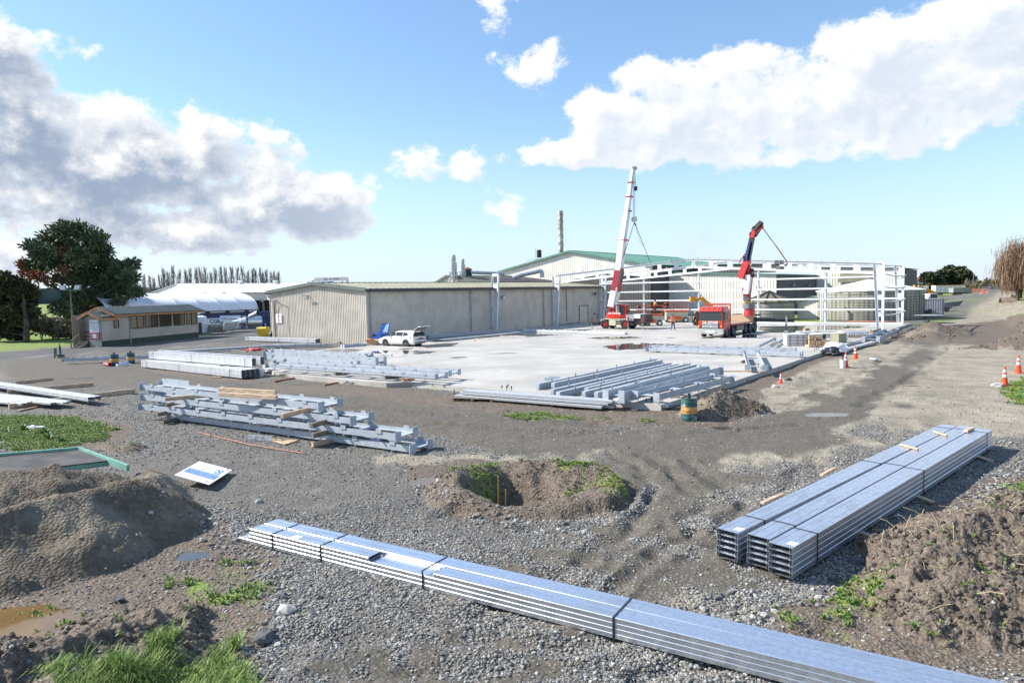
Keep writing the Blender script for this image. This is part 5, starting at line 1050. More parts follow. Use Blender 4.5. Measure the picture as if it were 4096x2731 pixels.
# -- other packs (px, py are ground points of the near bottom edge; width pushes back)
def pk(label, a, b, cols, rows, w_=.3, h=.075, za=GZ + .1, **kw):
    p, q_ = G(*a, za), G(*b, za); d = (q_ - p).normalized(); n = Vector((-d.y, d.x, 0)); n = n if n.y > 0 else -n
    off = n * (cols * (w_ + .012) / 2); return pack(label, p + off, q_ + off, cols, rows, w_, h, **kw)
pk('lower six-high purlin pack left of the slab with dark open ends', (565, 1467), (966, 1513), 4, 7, .3, .07, GZ + .06, straps=(.06, .42, .9), jit=.02)
pk('upper purlin pack resting on timbers over the six-high pack', (595, 1434), (1008, 1467), 1, 7, .3, .075, GZ + .62, straps=(.05, .45, .94), jit=.01)
pk('second upper purlin pack just behind the one over the six-high pack', (632, 1428), (1042, 1460), 1, 7, .3, .075, GZ + .62, straps=(.05, .45, .94), jit=.01)
pk('long low purlin pack running back to the yellow bin', (640, 1418), (1240, 1379), 2, 3, .3, .075, GZ + .1, straps=(.3, .55, .8), jit=.5)
pk('shorter low purlin pack lying across the long one', (1090, 1390), (1316, 1384), 2, 3, .3, .08, GZ + .1, straps=(.15, .4, .6, .85), jit=.3)
pk('purlin pack beside the yellow bin with dark end towards the shed', (980, 1362), (1262, 1372), 2, 5, .34, .085, GZ + .08, straps=(.05, .5, .9), jit=.02)
pk('four-high purlin pack behind the white car', (1713, 1354), (2060, 1325), 3, 4, .32, .08, .06, straps=(.4, .7), jit=.3)
pk('low purlin pack in front of the one behind the white car', (1765, 1365), (2088, 1334), 3, 2, .32, .09, .05, straps=(.5,), jit=.3)
pk('purlin pack on the slab by the red mobile crane', (2236, 1298), (2384, 1283), 2, 3, .34, .1, .1, straps=(.5,), jit=.1)
pk('front purlin pack lying along the near edge of the slab', (1834, 1589), (2428, 1637), 3, 1, .30, .1, GZ + .1, straps=(), jit=.3)
pk('purlin pack riding on top along the near edge of the slab', (1851, 1577), (2448, 1622), 2, 2, .28, .09, GZ + .24, straps=(), jit=.2)
pk('purlin pack at the near slab corner behind the front packs', (1975, 1568), (2602, 1632), 2, 2, .26, .09, GZ + .06, straps=(), jit=.9)
pk('thin purlin pack on soil in front of the beam rows', (1152, 1500), (1492, 1532), 3, 1, .26, .1, GZ + .12, straps=(), jit=.2)
pk('pair of galvanised channels crossing timbers at the left edge', (-420, 1488), (351, 1607), 2, 2, .30, .10, GZ + .22, straps=(), jit=.03)
pk('cut channels with open ends beside the left grass patch', (-300, 1565), (215, 1622), 3, 1, .28, .10, GZ + .2, straps=(.85,), jit=.35)
pk('short channels at the lower left of the left timber rack', (-300, 1585), (75, 1622), 2, 1, .3, .10, GZ + .14, straps=(.9,), jit=.2)
pk('single galvanised channel lying beside the tall cones', (3330, 1420), (3508, 1371), 1, 1, .45, .14, GZ + .1, straps=(), jit=0)
pk('dull channels lying along the slab edge near the cartons', (3312, 1409), (3468, 1364), 2, 1, .3, .14, GZ + .05, straps=(), jit=.4)
# ================================================================== fabricated beams
def lad(label, p0, p1, Wd=.85, flip=False, npan=None, cl=1.5, mat_='primer', ends=True, cat='steel beam', name='open_web_girder', group='grey primed open-web beams', ch=.2, cleatz=1):
    """open-web beam lying flat; p0->p1 is the near chord"""
    p0 = Vector(p0); p1 = Vector(p1); a, L = axes(p0, p1); r = thing(name, label, cat, p0, a, group)
    tilt = -math.asin((p1.z - p0.z) / L); r.rotation_euler = (0, tilt, a)
    s_ = 1 if not flip else -1; npan = npan or max(2, int(L / 1.9)); t_ = .016
    for k, y in enumerate((0, s_ * Wd)):
        mb = MB(); mb.box(0, L, y - t_, y + t_, -ch / 2, ch / 2); o = mb.build('flange', mat_, r)
        inn = s_ * .17 * (1 if k == 0 else -1); y0, y1 = sorted((y + (t_ if inn > 0 else -t_), y + inn)); MB().box(0, L, y0, y1, -.012, .012).build('web_strip', mat_, r)
        n = int(L / cl)
        for i in range(n):
            x = (i + .5 + (.25 if k else 0)) * L / n
            if x > L - .2: continue
            yy = y + (.03 if (k == 1) == (s_ > 0) else -.03); MB().box(x - .11, x + .11, yy - .008, yy + .008, ch / 2 - .05, ch / 2 + .085).build('cleat', mat_, r); MB().box(x - .007, x + .007, y - .06, y + .06, -ch / 2 - .075, -ch / 2 + .002).build('lower_cleat', mat_, r)
        if ends:
            for x in (0, L): MB().box(x - .014, x + .014, y - .14, y + .14, -ch / 2 - .05, ch / 2 + .07).build('end_plate', mat_, r)
    for i in range(npan + 1):
        x = (i + .12) * (L - .4) / npan if i < npan else L - .35; y0, y1 = sorted((s_ * .17, s_ * (Wd - .17))); MB().box(x, x + .38, y0, y1, -.011, .011).build('web_plate', mat_, r)
    return r
# stacked beams in the left middle ground
lad('bottom beam of the grey stack left of centre', G(680, 1663, -.07), G(1650, 1797, -.07))
lad('second beam from the bottom of the grey stack', G(563, 1626, .27), G(1592, 1748, .27))
lad('third beam from the bottom of the grey stack', G(570, 1588, .60), G(1412, 1684, .60))
lad('topmost beam of the grey stack with a raised back plate', G(568, 1548, .94), G(1284, 1626, .94))
r = bpy.data.objects[[o.name for o in bpy.data.objects if o.get('label', '').startswith('topmost beam')][0]]
MB().box(0, 2.1, .88, .91, -.1, .28).build('back_plate', 'primer', r); MB().box(.4, .44, .02, .83, -.35, -.1).build('stub_plate', 'primer', r)
lad('nearest of the long cleated beams left on the slab', G(1068, 1462, .42), G(1746, 1508, .42), .8)
lad('second long cleated beam left on the slab', G(1100, 1450, .42), G(1800, 1494, .42), .8)
lad('plain deep beam behind the cleated beams on the slab', G(1059, 1418, .35), G(1508, 1447, .35), .7, ch=.42)
lad('cleated beam next to the deep beam on the slab', G(1062, 1432, .30), G(1405, 1457, .30), .6)
lad('thin beam closest to the shed puddle', G(1066, 1402, .12), G(1465, 1422, .12), .6)
lad('low cleated beam beside the two blue-green drums', G(251, 1440, GZ + .35), G(600, 1428, GZ + .35), .6)
lad('front cleated beam in the right middle of the slab', G(2586, 1397, .22), G(3200, 1418, .22), .7); lad('rear cleated beam in the right middle of the slab', G(2590, 1386, .22), G(3180, 1400, .22), .6)
lad('short open-web stub beam behind the I-beams on the slab', G(2990, 1470, .3), G(2975, 1412, .3), .9, True, 2, 9)
lad('open-web stub beam in front of the grey trays', G(3075, 1390, .2), G(3138, 1356, .2), .8, False, 2)
lad('open-web beam lying off the slab near the right column', G(3512, 1359, .1), G(3590, 1324, .1), 1.1, False, 3, 9, ch=.4)
lad('long white beam on the slab in front of the red mobile crane', G(2095, 1322, .12), G(2500, 1333, .12), .35, mat_='frame_white')
def ibeam(label, p0, p1, h=.24, w_=.2, mat_='primer', cl=2.2, rollz=0):
    p0 = Vector(p0); p1 = Vector(p1); a, L = axes(p0, p1); r = thing('steel_girder', label, 'steel beam', p0, a, 'grey I-beams side by side on the slab')
    for k, z in enumerate((h / 2, -h / 2)): MB().box(0, L, -w_ / 2, w_ / 2, z - .011, z + .011).build('flange', mat_, r)
    MB().box(0, L, -.008, .008, -h / 2 + .011, h / 2 - .011).build('web', mat_, r)
    MB().box(-.012, .012, -w_ / 2 - .0, w_ / 2, -h / 2 - .0, h / 2).build('end_plate', mat_, r)
    n = int(L / cl)
    for i in range(n): x = (i + .5) * L / n; MB().box(x - .06, x + .06, -.1, -.085, h / 2, h / 2 + .16).build('cleat', mat_, r)
    return r
IB = [((2150, 1545), (2627, 1441), 'leftmost'), ((2212, 1541), (2650, 1446), 'second from left'), ((2208, 1568), (2686, 1457), 'third from left'), ((2232, 1579), (2712, 1462), 'fourth from left'), ((2345, 1562), (2762, 1458), 'fifth from left'), ((2335, 1577), (2786, 1464), 'sixth from left'), ((2385, 1580), (2830, 1468), 'seventh from left')]
for a_, b_, nm in IB: ibeam('%s of the grey I-beams laid side by side on the slab' % nm, G(*a_, .17), G(*b_, .17))
lad('deep open-web beam right of the I-beams on the slab', G(2486, 1588, .32), G(2884, 1482, .32), .75, False, 4, 3.0, ch=.40)
lad('rightmost beam with tall cleats at the near slab corner', G(2626, 1590, .30), G(2927, 1514, .30), 1.0, False, 3, 1.8, ch=.26)
# crane-held rafter piece already in frame: dark splice plates
# ================================================================== timbers
TI = 0
def timber(label, a, b, za, zb=None, w_=.1, h=.15, mat_='timber', n=1, group='timber bearers under the steel'):
    p, q_ = G(*a, za), G(*b, zb if zb is not None else za); ang, L = axes(p, q_); r = tag(MB().box(0, L, -w_ / 2, w_ / 2, 0, h).build('timber_bearer', mat_, None, False, p, ang), label, 'timber', group)
    bm = bmesh.new(); bm.from_mesh(r.data); bmesh.ops.bevel(bm, geom=bm.edges[:], offset=.006, segments=1, affect='EDGES'); bm.to_mesh(r.data); bm.free(); return r
g = GZ
timber('farthest of three pale timbers on the left under the channels', (60, 1538), (211, 1522), g, h=.2)
timber('middle of three pale timbers on the left under the channels', (30, 1576), (374, 1544), g, h=.22, w_=.12)
timber('nearest long pale timber on the left under the channels', (36, 1636), (540, 1571), g, h=.24, w_=.13)
timber('weathered offcut beside the nearest left timber', (385, 1605), (432, 1592), g, h=.06)
timber('thin packer under the channels near the left grass', (75, 1645), (180, 1622), g, h=.06)
zz = [.16, .49, .83]
for k, (a_, b_, z_) in enumerate([((660, 1604), (835, 1588), .70), ((665, 1628), (740, 1612), .40), ((628, 1665), (790, 1634), .07), ((652, 1696), (780, 1672), g)]):
    timber(['top left bearer in the grey beam stack', 'upper middle left bearer in the grey beam stack', 'lower middle left bearer in the grey beam stack', 'ground bearer at the left of the grey beam stack'][k], a_, b_, z_, w_=.12, h=.15, mat_='timber' if k == 0 else 'timber_old')
for k, (a_, b_, z_) in enumerate([((1128, 1674), (1330, 1622), .70), ((1245, 1712), (1420, 1660), .40), ((1250, 1752), (1450, 1700), .07), ((1250, 1788), (1420, 1752), g)]):
    timber(['top right bearer in the grey beam stack', 'upper middle right bearer in the grey beam stack', 'lower middle right bearer in the grey beam stack', 'orange-ended ground bearer at the right of the grey beam stack'][k], a_, b_, z_, w_=.12, h=.16, mat_='timber' if k in (0, 3) else 'timber_old')
timber('thick pale timber on top of the grey beam stack, lower piece', (880, 1584), (1108, 1598), 1.06, h=.15, w_=.12); timber('thick pale timber on top of the grey beam stack, upper piece', (878, 1565), (1105, 1578), 1.22, h=.15, w_=.12)
for k, (a_, b_) in enumerate([((1250, 1475), (1330, 1470)), ((1340, 1500), (1440, 1482)), ((1538, 1515), (1640, 1500))]): timber(['left brown bearer under the cleated beams on the slab', 'middle brown bearer under the cleated beams on the slab', 'right brown bearer under the cleated beams on the slab'][k], a_, b_, .02, h=.3, w_=.16, mat_='timber_old')
timber('red-brown batten left of the thin purlin pack', (1097, 1528), (1215, 1508), g, h=.09, mat_='timber_red'); timber('red-brown batten under the thin purlin pack', (1296, 1543), (1400, 1524), g, h=.09, mat_='timber_red')
timber('pale timber under the near ends of the I-beams', (2222, 1574), (2424, 1586), .0, h=.06, w_=.1); timber('red timber under the middle of the I-beams', (2390, 1502), (2420, 1504), .0, h=.06, mat_='timber_red'); timber('red timber under the far ends of the I-beams', (2570, 1463), (2618, 1466), .0, h=.06, mat_='timber_red')
timber('weathered timber under the rightmost beam end', (2560, 1585), (2720, 1592), .0, h=.1, mat_='timber_old'); timber('brown timber under the far end of the rightmost beam', (2858, 1540), (2905, 1518), .0, h=.14, mat_='timber_old'); timber('brown timber under the deep beam middle', (2780, 1503), (2825, 1492), .0, h=.12, mat_='timber_old')
timber('long pale plank across the slab by the anchor bolts', (2866, 1486), (3047, 1488), .0, h=.07, w_=.12); timber('timber under the short stub beam', (2965, 1452), (3000, 1443), .0, h=.14, mat_='timber_old')
timber('dark timber under the left end of the right cleated beams', (2628, 1405), (2665, 1398), 0, h=.12, mat_='timber_old'); timber('timber under the middle of the right cleated beams', (2875, 1408), (2900, 1400), 0, h=.14); timber('timber under the right end of the right cleated beams', (3110, 1414), (3135, 1406), 0, h=.14)
timber('red packer under the left of the front slab packs', (1994, 1606), (2030, 1592), g, h=.09, mat_='timber_red'); timber('red packer under the right of the front slab packs', (2208, 1626), (2250, 1608), g, h=.09, mat_='timber_red')
for k, (a_, b_) in enumerate([((3048, 2016), (3130, 1980)), ((3285, 1904), (3340, 1875))]): timber(['plank end sticking out left of the three purlin piles, near', 'plank end sticking out left of the three purlin piles, middle'][k], a_, b_, .02, h=.05, w_=.1)
timber('pale stick lying across the far left of the purlin piles', (3600, 1780), (3672, 1800), .36, h=.05, w_=.06); timber('pale stick lying across the far end of the purlin piles', (3735, 1728), (3788, 1745), .36, h=.05, w_=.06); timber('small offcut on the far end of the purlin piles', (3862, 1729), (3888, 1718), .36, h=.07, w_=.12)
for k, (a_, b_) in enumerate([((3400, 2118), (3505, 2158)), ((3640, 1978), (3730, 2013)), ((3890, 1822), (3965, 1848))]): timber(['bearer end under the right pile nearest the soil heap', 'bearer end under the right pile halfway along', 'bearer end under the right pile at its far end'][k], a_, b_, g + .02, h=.05, w_=.13, mat_='timber')
timber('thin batten lying on the dark track at right', (3604, 1543), (3676, 1543), g + .03, h=.03, w_=.08)
for k, (a_, b_) in enumerate([((3500, 1372), (3585, 1362)), ((3560, 1350), (3632, 1346)), ((3470, 1370), (3560, 1340))]): timber(['pale timber below the off-slab beam, front', 'pale timber below the off-slab beam, rear', 'timber along the off-slab beam'][k], a_, b_, g, h=.14)
timber('long pale timber stack on the slab behind the trays', (3384, 1330), (3484, 1332), .0, h=.34, w_=.5); timber('dark timber beside the pale stack on the slab', (3486, 1333), (3518, 1324), 0, h=.25, w_=.3, mat_='timber_old'); timber('loose pale board near the pale timber stack', (3352, 1328), (3390, 1331), 0, h=.12)
for k, (a_, b_) in enumerate([((1902, 1356), (1958, 1358)), ((1998, 1345), (2055, 1346)), ((1896, 1364), (1902, 1364))]): timber(['short pale board on the slab before the car packs, left', 'short pale board on the slab before the car packs, right', 'tiny offcut on the slab before the car packs'][k], a_, b_, 0, h=.08)
for k, (a_, b_, z_) in enumerate([((600, 1440), (660, 1438), .27), ((745, 1452), (800, 1450), .27), ((880, 1464), (925, 1462), .3), ((920, 1467), (960, 1464), .3)]): timber(['spacer timber between the two-tier purlin packs, far left', 'spacer timber between the two-tier purlin packs, middle', 'spacer timber between the two-tier purlin packs, right', 'spacer timber between the two-tier purlin packs, right end'][k], a_, b_, z_, h=.07, mat_='timber_old')
timber('old board lying below the long low pack', (930, 1405), (990, 1410), g, h=.14, w_=.2, mat_='timber_old'); timber('timber at the front corner of the six-high pack', (850, 1508), (885, 1510), g, h=.06)
tag(MB().tube([G(795, 1728, g + .03), G(1000, 1778, g + .04), G(1215, 1812, g + .02)], .02, 5).build('thin_rod', 'timber_red'), 'long thin reddish rods lying before the grey beam stack', 'rod')
r = tag(MB().box(0, 1.0, -.02, .02, 0, .18).build('bolt_strip', 'galv_dull', None, False, G(995, 1758), -.35), 'short galvanised strip lying before the grey beam stack', 'steel strip')
for k in range(3): timber(['split board before the grey beam stack, left', 'split board before the grey beam stack, middle', 'split board before the grey beam stack, right'][k], (1078 + 25 * k, 1757 + 3 * k), (1150 + 18 * k, 1778 - 6 * k), g, h=.04, w_=.18)
# bricks stack on slab edge
for k, (px, py, z_) in enumerate([(1600, 1520, 0), (1618, 1523, 0), (1610, 1518, .07), (1630, 1519, 0)]): timber(['short red offcut at the slab edge, left', 'short red offcut at the slab edge, front', 'short red offcut at the slab edge, top', 'short red offcut at the slab edge, right'][k], (px, py), (px + 26, py + 1), z_, h=.07, w_=.15, mat_='timber_red')
# anchor bolts
def bolts(label, px, py, n=6, z=0, sp=.25):
    p = G(px, py, z); r = thing('anchor_bolts', label, 'anchor bolts', p, BA * -1, 'anchor bolt clusters cast in the slab')
    for i in range(n):
        x, y = (i % 3) * sp + (i * 37 % 5) * .02, (i // 3) * .45; mb = MB(); mb.cyl((x, y, -.02), (x, y, .12), .014, n=6); mb.cyl((x, y, .12), (x, y, .2), .034, n=6); mb.build('bolt', 'black', r)
bolts('black capped anchor bolts at the near slab corner', 2585, 1612, 7); bolts('anchor bolts at the left of the slab front edge', 2008, 1558, 4); bolts('row of anchor bolts beyond the long pale plank', 3010, 1479, 8, sp=.45); bolts('row of anchor bolts beside the cartons', 3258, 1404, 8, sp=.5); bolts('anchor bolts in front of the cleated beams', 1562, 1518, 4)
# ================================================================== vehicles
def root_inv(r):
    return (Matrix.Translation(r.location) @ Matrix.Rotation(r.rotation_euler[2], 4, 'Z')).inverted()
def wheel(parent, c, rad, wd_, rim='steel', axis='Y', hub=None, name='wheel', face=-1, spokes=0):
    """c = centre, face = side (-1/+1 along axis) that shows the rim"""
    c = Vector(c); ax = Vector((0, 1, 0)) if axis == 'Y' else Vector((1, 0, 0)); e1 = Vector((1, 0, 0)) if axis == 'Y' else Vector((0, 1, 0)); e3 = Vector((0, 0, 1)); n = 22
    prof = [(rad * .62, -wd_ / 2), (rad * .92, -wd_ / 2), (rad, -wd_ * .36), (rad, wd_ * .36), (rad * .92, wd_ / 2), (rad * .62, wd_ / 2)]
    mb = MB(); vs = [c + e1 * math.cos(2 * math.pi * i / n) * r_ + e3 * math.sin(2 * math.pi * i / n) * r_ + ax * z for i in range(n) for r_, z in prof]; m = len(prof)
    mb.add(vs, [(i * m + k, ((i + 1) % n) * m + k, ((i + 1) % n) * m + (k + 1) % m, i * m + (k + 1) % m) for i in range(n) for k in range(m)])
    o = mb.build(name, 'rubber', parent, True); f = face
    mb = MB(); mb.cyl(c + ax * f * wd_ * .2, c + ax * f * wd_ * .36, rad * .64, rad * .58, 18); ri = mb.build('rim', rim, o, True)
    MB().cyl(c + ax * f * wd_ * .3, c + ax * f * wd_ * .48, rad * .2, rad * .16, 10).build('hub', hub or rim, o, True)
    if spokes:
        for k in range(spokes): a = 2 * math.pi * k / spokes + .3; p = c + ax * f * wd_ * .365 + (e1 * math.cos(a) + e3 * math.sin(a)) * rad * .42; MB().cyl(p, p + ax * f * .012, rad * .085, n=6).build('rim_slot', 'black', o)
    return o
def loft(mb, secs, close=True):
    n = len(secs[0]); o = len(mb.v); vs = [p for s_ in secs for p in s_]
    fs = [(i * n + k, i * n + (k + 1) % n, (i + 1) * n + (k + 1) % n, (i + 1) * n + k) for i in range(len(secs) - 1) for k in range(n if close else n - 1)]
    if close: fs += [tuple(range(n - 1, -1, -1)), tuple(range((len(secs) - 1) * n, len(secs) * n))]
    return mb.add(vs, fs)
# ---- white estate car, tailgate up
cf, cr = G(1546, 1383, 0), G(1625, 1386, 0); fwd = (cf - cr).normalized(); side = Vector((fwd.y, -fwd.x, 0))   # side points away from viewer?
side = side if side.y > 0 else -side
cc = (cf + cr) / 2 + side * .78 + fwd * .0; car = thing('estate_car', 'white estate car with its tailgate up on the slab', 'car', (cc.x, cc.y, 0), rz_of(fwd)); car.scale = (1.03, 1, .95); WB = (cf - cr).length / 2
# local: +x forward, -y viewer side if side=+y else +y
vs_ = -1 if (Matrix.Rotation(-rz_of(fwd), 4, 'Z') @ side).y > 0 else 1
def sec(x, w_, zb, zs, zt, wt):
    return [(x, -w_ * .9, zb), (x, -w_, zb + .18), (x, -w_, zs - .12), (x, -w_ * .96, zs), (x, -wt, zt), (x, 0, zt + .02), (x, wt, zt), (x, w_ * .96, zs), (x, w_, zs - .12), (x, w_, zb + .18), (x, w_ * .9, zb)]
mb = MB(); loft(mb, [sec(-2.18, .78, .38, .86, .90, .60), sec(-2.1, .86, .26, .92, .97, .70), sec(-1.6, .89, .2, .96, .985, .78), sec(-.8, .89, .18, .95, .975, .78), sec(.4, .89, .18, .92, .945, .78), sec(1.0, .89, .18, .90, .93, .76), sec(1.45, .88, .19, .84, .90, .66), sec(1.9, .85, .2, .72, .79, .56), sec(2.2, .76, .24, .60, .66, .45), sec(2.3, .60, .3, .52, .56, .35)]); mb.build('body', 'white', car, True)
def gsec(x, zb, zt, wb, wt): return [(x, -wb, zb), (x, -wt - .02, zt - .07), (x, -wt * .8, zt), (x, 0, zt + .03), (x, wt * .8, zt), (x, wt + .02, zt - .07), (x, wb, zb)]
mb = MB(); loft(mb, [gsec(-1.95, .95, 1.36, .78, .56), gsec(-1.6, .95, 1.43, .8, .6), gsec(-.8, .94, 1.46, .81, .62), gsec(-.1, .93, 1.45, .81, .62), gsec(.35, .93, 1.36, .8, .6), gsec(.75, .93, 1.16, .79, .66), gsec(1.12, .92, .94, .77, .72)]); mb.build('cabin', 'white', car, True)
for s_ in (-1, 1):
    def gp(x, z):   # point on cabin side
        t_ = (z - .94) / .42; return (x, s_ * (.815 - t_ * .155 + .006), z)
    for nm, pl in (('front_window', [(.78, .985), (.06, .985), (.1, 1.36), (.32, 1.31), (.55, 1.18)]), ('rear_window', [(.0, .985), (-.78, .985), (-.78, 1.37), (.03, 1.36)]), ('quarter_window', [(-.84, .985), (-1.32, 1.03), (-1.42, 1.16), (-1.25, 1.33), (-.84, 1.36)])):
        MB().add([gp(*p) for p in pl], [tuple(range(len(pl)))]).build(nm, 'glass', car)
    for x in (WB, -WB): MB().cyl((x, s_ * .60, .33), (x, s_ * .895, .33), .385, n=20).build('wheel_arch', 'black', car); wheel(car, (x, s_ * .80, .315), .315, .2, 'steel', face=s_, spokes=9)
    MB().hexa([(-2.12, s_ * .80, .78), (-1.72, s_ * .905, .80), (-1.72, s_ * .8, .80), (-2.12, s_ * .6, .78)], [(-2.13, s_ * .80, .95), (-1.75, s_ * .895, .90), (-1.75, s_ * .8, .90), (-2.13, s_ * .6, .95)]).build('tail_light', 'dark_red', car)
    MB().hexa([(1.8, s_ * .86, .62), (2.18, s_ * .73, .60), (2.1, s_ * .6, .6), (1.8, s_ * .7, .62)], [(1.78, s_ * .84, .74), (2.1, s_ * .7, .68), (2.05, s_ * .6, .68), (1.78, s_ * .7, .74)]).build('headlight', 'glass', car)
    MB().hexa([(.62, s_ * .86, .95), (.78, s_ * .86, .95), (.74, s_ * 1.02, .96), (.64, s_ * 1.02, .96)], [(.62, s_ * .86, 1.1), (.74, s_ * .86, 1.06), (.72, s_ * 1.02, 1.06), (.64, s_ * 1.02, 1.1)]).build('mirror', 'black', car)
    MB().hexa([(-1.3, s_ * .897, .24), (1.3, s_ * .897, .24), (1.3, s_ * .85, .24), (-1.3, s_ * .85, .24)], [(-1.3, s_ * .899, .27), (1.3, s_ * .899, .27), (1.3, s_ * .85, .27), (-1.3, s_ * .85, .27)]).build('sill', 'midgrey', car)
MB().add([(.40, -.56, 1.37), (.40, .56, 1.37), (1.12, .68, .96), (1.12, -.68, .96)], [(0, 1, 2, 3)]).build('windscreen', 'glass', car)
mb = MB(); mb.add([(-2.0, -.62, 1.37), (-2.0, .62, 1.37), (-2.12, .74, 1.0), (-2.2, .68, .62), (-2.2, -.68, .62), (-2.12, -.74, 1.0)], [(0, 1, 2, 3, 4, 5)]); mb.build('boot_opening', 'black', car)
MB().box(-2.3, -2.1, -.72, .72, .36, .44).build('bumper_trim', 'black', car); MB().box(-2.27, -2.17, -.74, .74, .44, .64).build('rear_bumper', 'white', car)
tg = MB(); loft(tg, [[(-1.92, -.58, 1.43), (-1.92, .58, 1.43), (-1.92, .58, 1.48), (-1.92, -.58, 1.48)], [(-2.45, -.64, 1.83), (-2.45, .64, 1.83), (-2.47, .64, 1.88), (-2.47, -.64, 1.88)], [(-2.85, -.66, 1.86), (-2.85, .66, 1.86), (-2.85, .66, 1.94), (-2.85, -.66, 1.94)]]); tgo = tg.build('tailgate', 'white', car)
MB().add([(-1.93, -.57, 1.42), (-1.93, .57, 1.42), (-2.45, .63, 1.82), (-2.85, .65, 1.85), (-2.85, -.65, 1.85), (-2.45, -.63, 1.82)], [(0, 1, 2, 5), (5, 2, 3, 4)]).build('inner_trim', 'black', tgo); MB().add([(-2.02, -.42, 1.475), (-2.02, .42, 1.475), (-2.38, .45, 1.755), (-2.38, -.45, 1.755)], [(0, 1, 2, 3)]).build('rear_glass', 'pipe_grey', tgo)
for s_ in (-1, 1): MB().cyl((-2.05, s_ * .66, 1.2), (-2.5, s_ * .6, 1.8), .02, n=5).build('gas_strut', 'darkmetal', car)
MB().box(-2.22, -1.9, -.35, .2, .62, .82).build('boot_bag', 'dark_red', car)
# ---- red flatbed truck with loader crane
tk = thing('flatbed_truck', 'red flatbed crane truck parked on the slab facing the viewer', 'truck', W(62.2, 24.5, 0), rz_of(UU)); TI_ = root_inv(tk)
# local +x = rearwards, +y = viewer's left
def cs(x, zb, zt, w_, wt): return [(x, -w_, zb), (x, w_, zb), (x, w_, (zb + zt) / 2), (x, w_ * .99, zt - .35), (x, wt, zt), (x, -wt, zt), (x, -w_ * .99, zt - .35), (x, -w_, (zb + zt) / 2)]
mb = MB(); loft(mb, [cs(.10, .95, 2.55, 1.16, 1.06), cs(.22, .9, 2.78, 1.22, 1.06), cs(.5, .75, 2.92, 1.23, 1.08), cs(1.6, .75, 2.95, 1.23, 1.08), cs(1.95, .8, 2.82, 1.23, 1.05)]); mb.build('cab', 'red', tk, True)
MB().add([(.06, -1.06, 1.62), (.06, 1.06, 1.62), (.085, 1.02, 2.46), (.085, -1.02, 2.46)], [(3, 2, 1, 0)]).build('windscreen', 'glass', tk)
for s_ in (-1, 1):
    MB().add([(.42, s_ * 1.245, 1.65), (1.35, s_ * 1.245, 1.65), (1.35, s_ * 1.235, 2.4), (.62, s_ * 1.235, 2.4)], [(0, 1, 2, 3)]).build('side_window', 'glass', tk)
    MB().box(.02, .25, s_ * 1.28 - .1, s_ * 1.28 + .1, 1.65, 2.45).build('mirror', 'black', tk)
    MB().box(.34, .355, s_ * 1.236, s_ * 1.25, .9, 2.5).build('door_seam', 'dark_red', tk); MB().box(.3, 1.9, s_ * 1.234 - .004, s_ * 1.234 + .006, 1.40, 1.50).build('stripe', 'orange', tk)
    MB().box(.0, .12, s_ * .95 - .14, s_ * .95 + .14, .62, .8).build('headlight', 'chrome', tk); MB().box(.03, .12, s_ * 1.08 - .06, s_ * 1.08 + .06, .98, 1.2).build('indicator', 'amber', tk)
    for x in (1.3, 3.05, 6.55, 7.9, 9.3): wheel(tk, (x, s_ * 1.08, .5), .5, .3, 'midgrey', face=s_, hub='darkmetal')
    for x in (1.3,): 
        mb = MB(); mb.tube([(x + math.cos(a * math.pi / 8) * .62, s_ * 1.15, .5 + math.sin(a * math.pi / 8) * .62) for a in range(9)], .09, 5); mb.build('mudguard', 'dark_red', tk)
    mb = MB(); mb.tube([(9.3 + math.cos(a * math.pi / 8) * .62, s_ * 1.12, .5 + math.sin(a * math.pi / 8) * .62) for a in range(9)], .09, 5); mb.build('mudguard', 'midgrey', tk)
    MB().box(3.9, 5.9, s_ * .95 - .25, s_ * .95 + .25, .45, .95).build('fuel_tank' if s_ < 0 else 'tool_box', 'midgrey', tk)
    for x in (2.45, 3.75, 6.0): MB().box(x, x + .06, s_ * 1.2 - .03, s_ * 1.2 + .03, .5, 1.1).build('stay', 'darkmetal', tk)
    MB().box(2.3, 8.8, s_ * 1.22 - .04, s_ * 1.22 + .04, 1.05, 1.22).build('coaming', 'dark_red', tk)
for k, z in enumerate((1.24, 1.08, .96)): MB().box(.02, .1, -.78, .78, z, z + .11).build('grille_bar', 'chrome', tk)
MB().box(.06, .1, -.85, .85, .9, 1.38).build('grille_back', 'black', tk)
MB().box(-.02, .35, -1.22, 1.22, .38, .88).build('bumper', 'chrome', tk); MB().box(-.03, -.02, -.45, .45, .55, .68).build('number_plate', 'sign_white', tk)
for y in (-.6, .6): MB().box(-.03, -.015, y - .1, y + .1, .44, .50).build('tow_slot', 'black', tk)
MB().tube([(.0, math.cos(a * math.pi / 8) * .2, 1.2 + math.sin(a * math.pi / 8) * .17) for a in range(17)], .03, 6).build('emblem_ring', 'chrome', tk); MB().box(-.01, .02, -.14, .14, 1.18, 1.22).build('emblem_bar', 'chrome', tk)
for z in (1.44, 1.56): MB().box(.07, .085, -1.15, 1.15, z, z + .04).build('stripe', 'orange', tk)
text('lettering', 'C.R. TAYLOR', .26, 'white', tk, frame((.06, 0, 1.475), (0, -1, 0), (0, 0, 1)), bold=.01); text('lettering', 'C.R. TAYLOR', .16, 'white', tk, frame((.9, -1.25, 1.28), (1, 0, 0), (0, 0, 1)))
MB().hexa([(-.02, -1.1, 2.52), (-.02, 1.1, 2.52), (.3, 1.12, 2.56), (.3, -1.12, 2.56)], [(.12, -1.05, 2.74), (.12, 1.05, 2.74), (.35, 1.08, 2.76), (.35, -1.08, 2.76)]).build('sun_visor', 'red', tk)
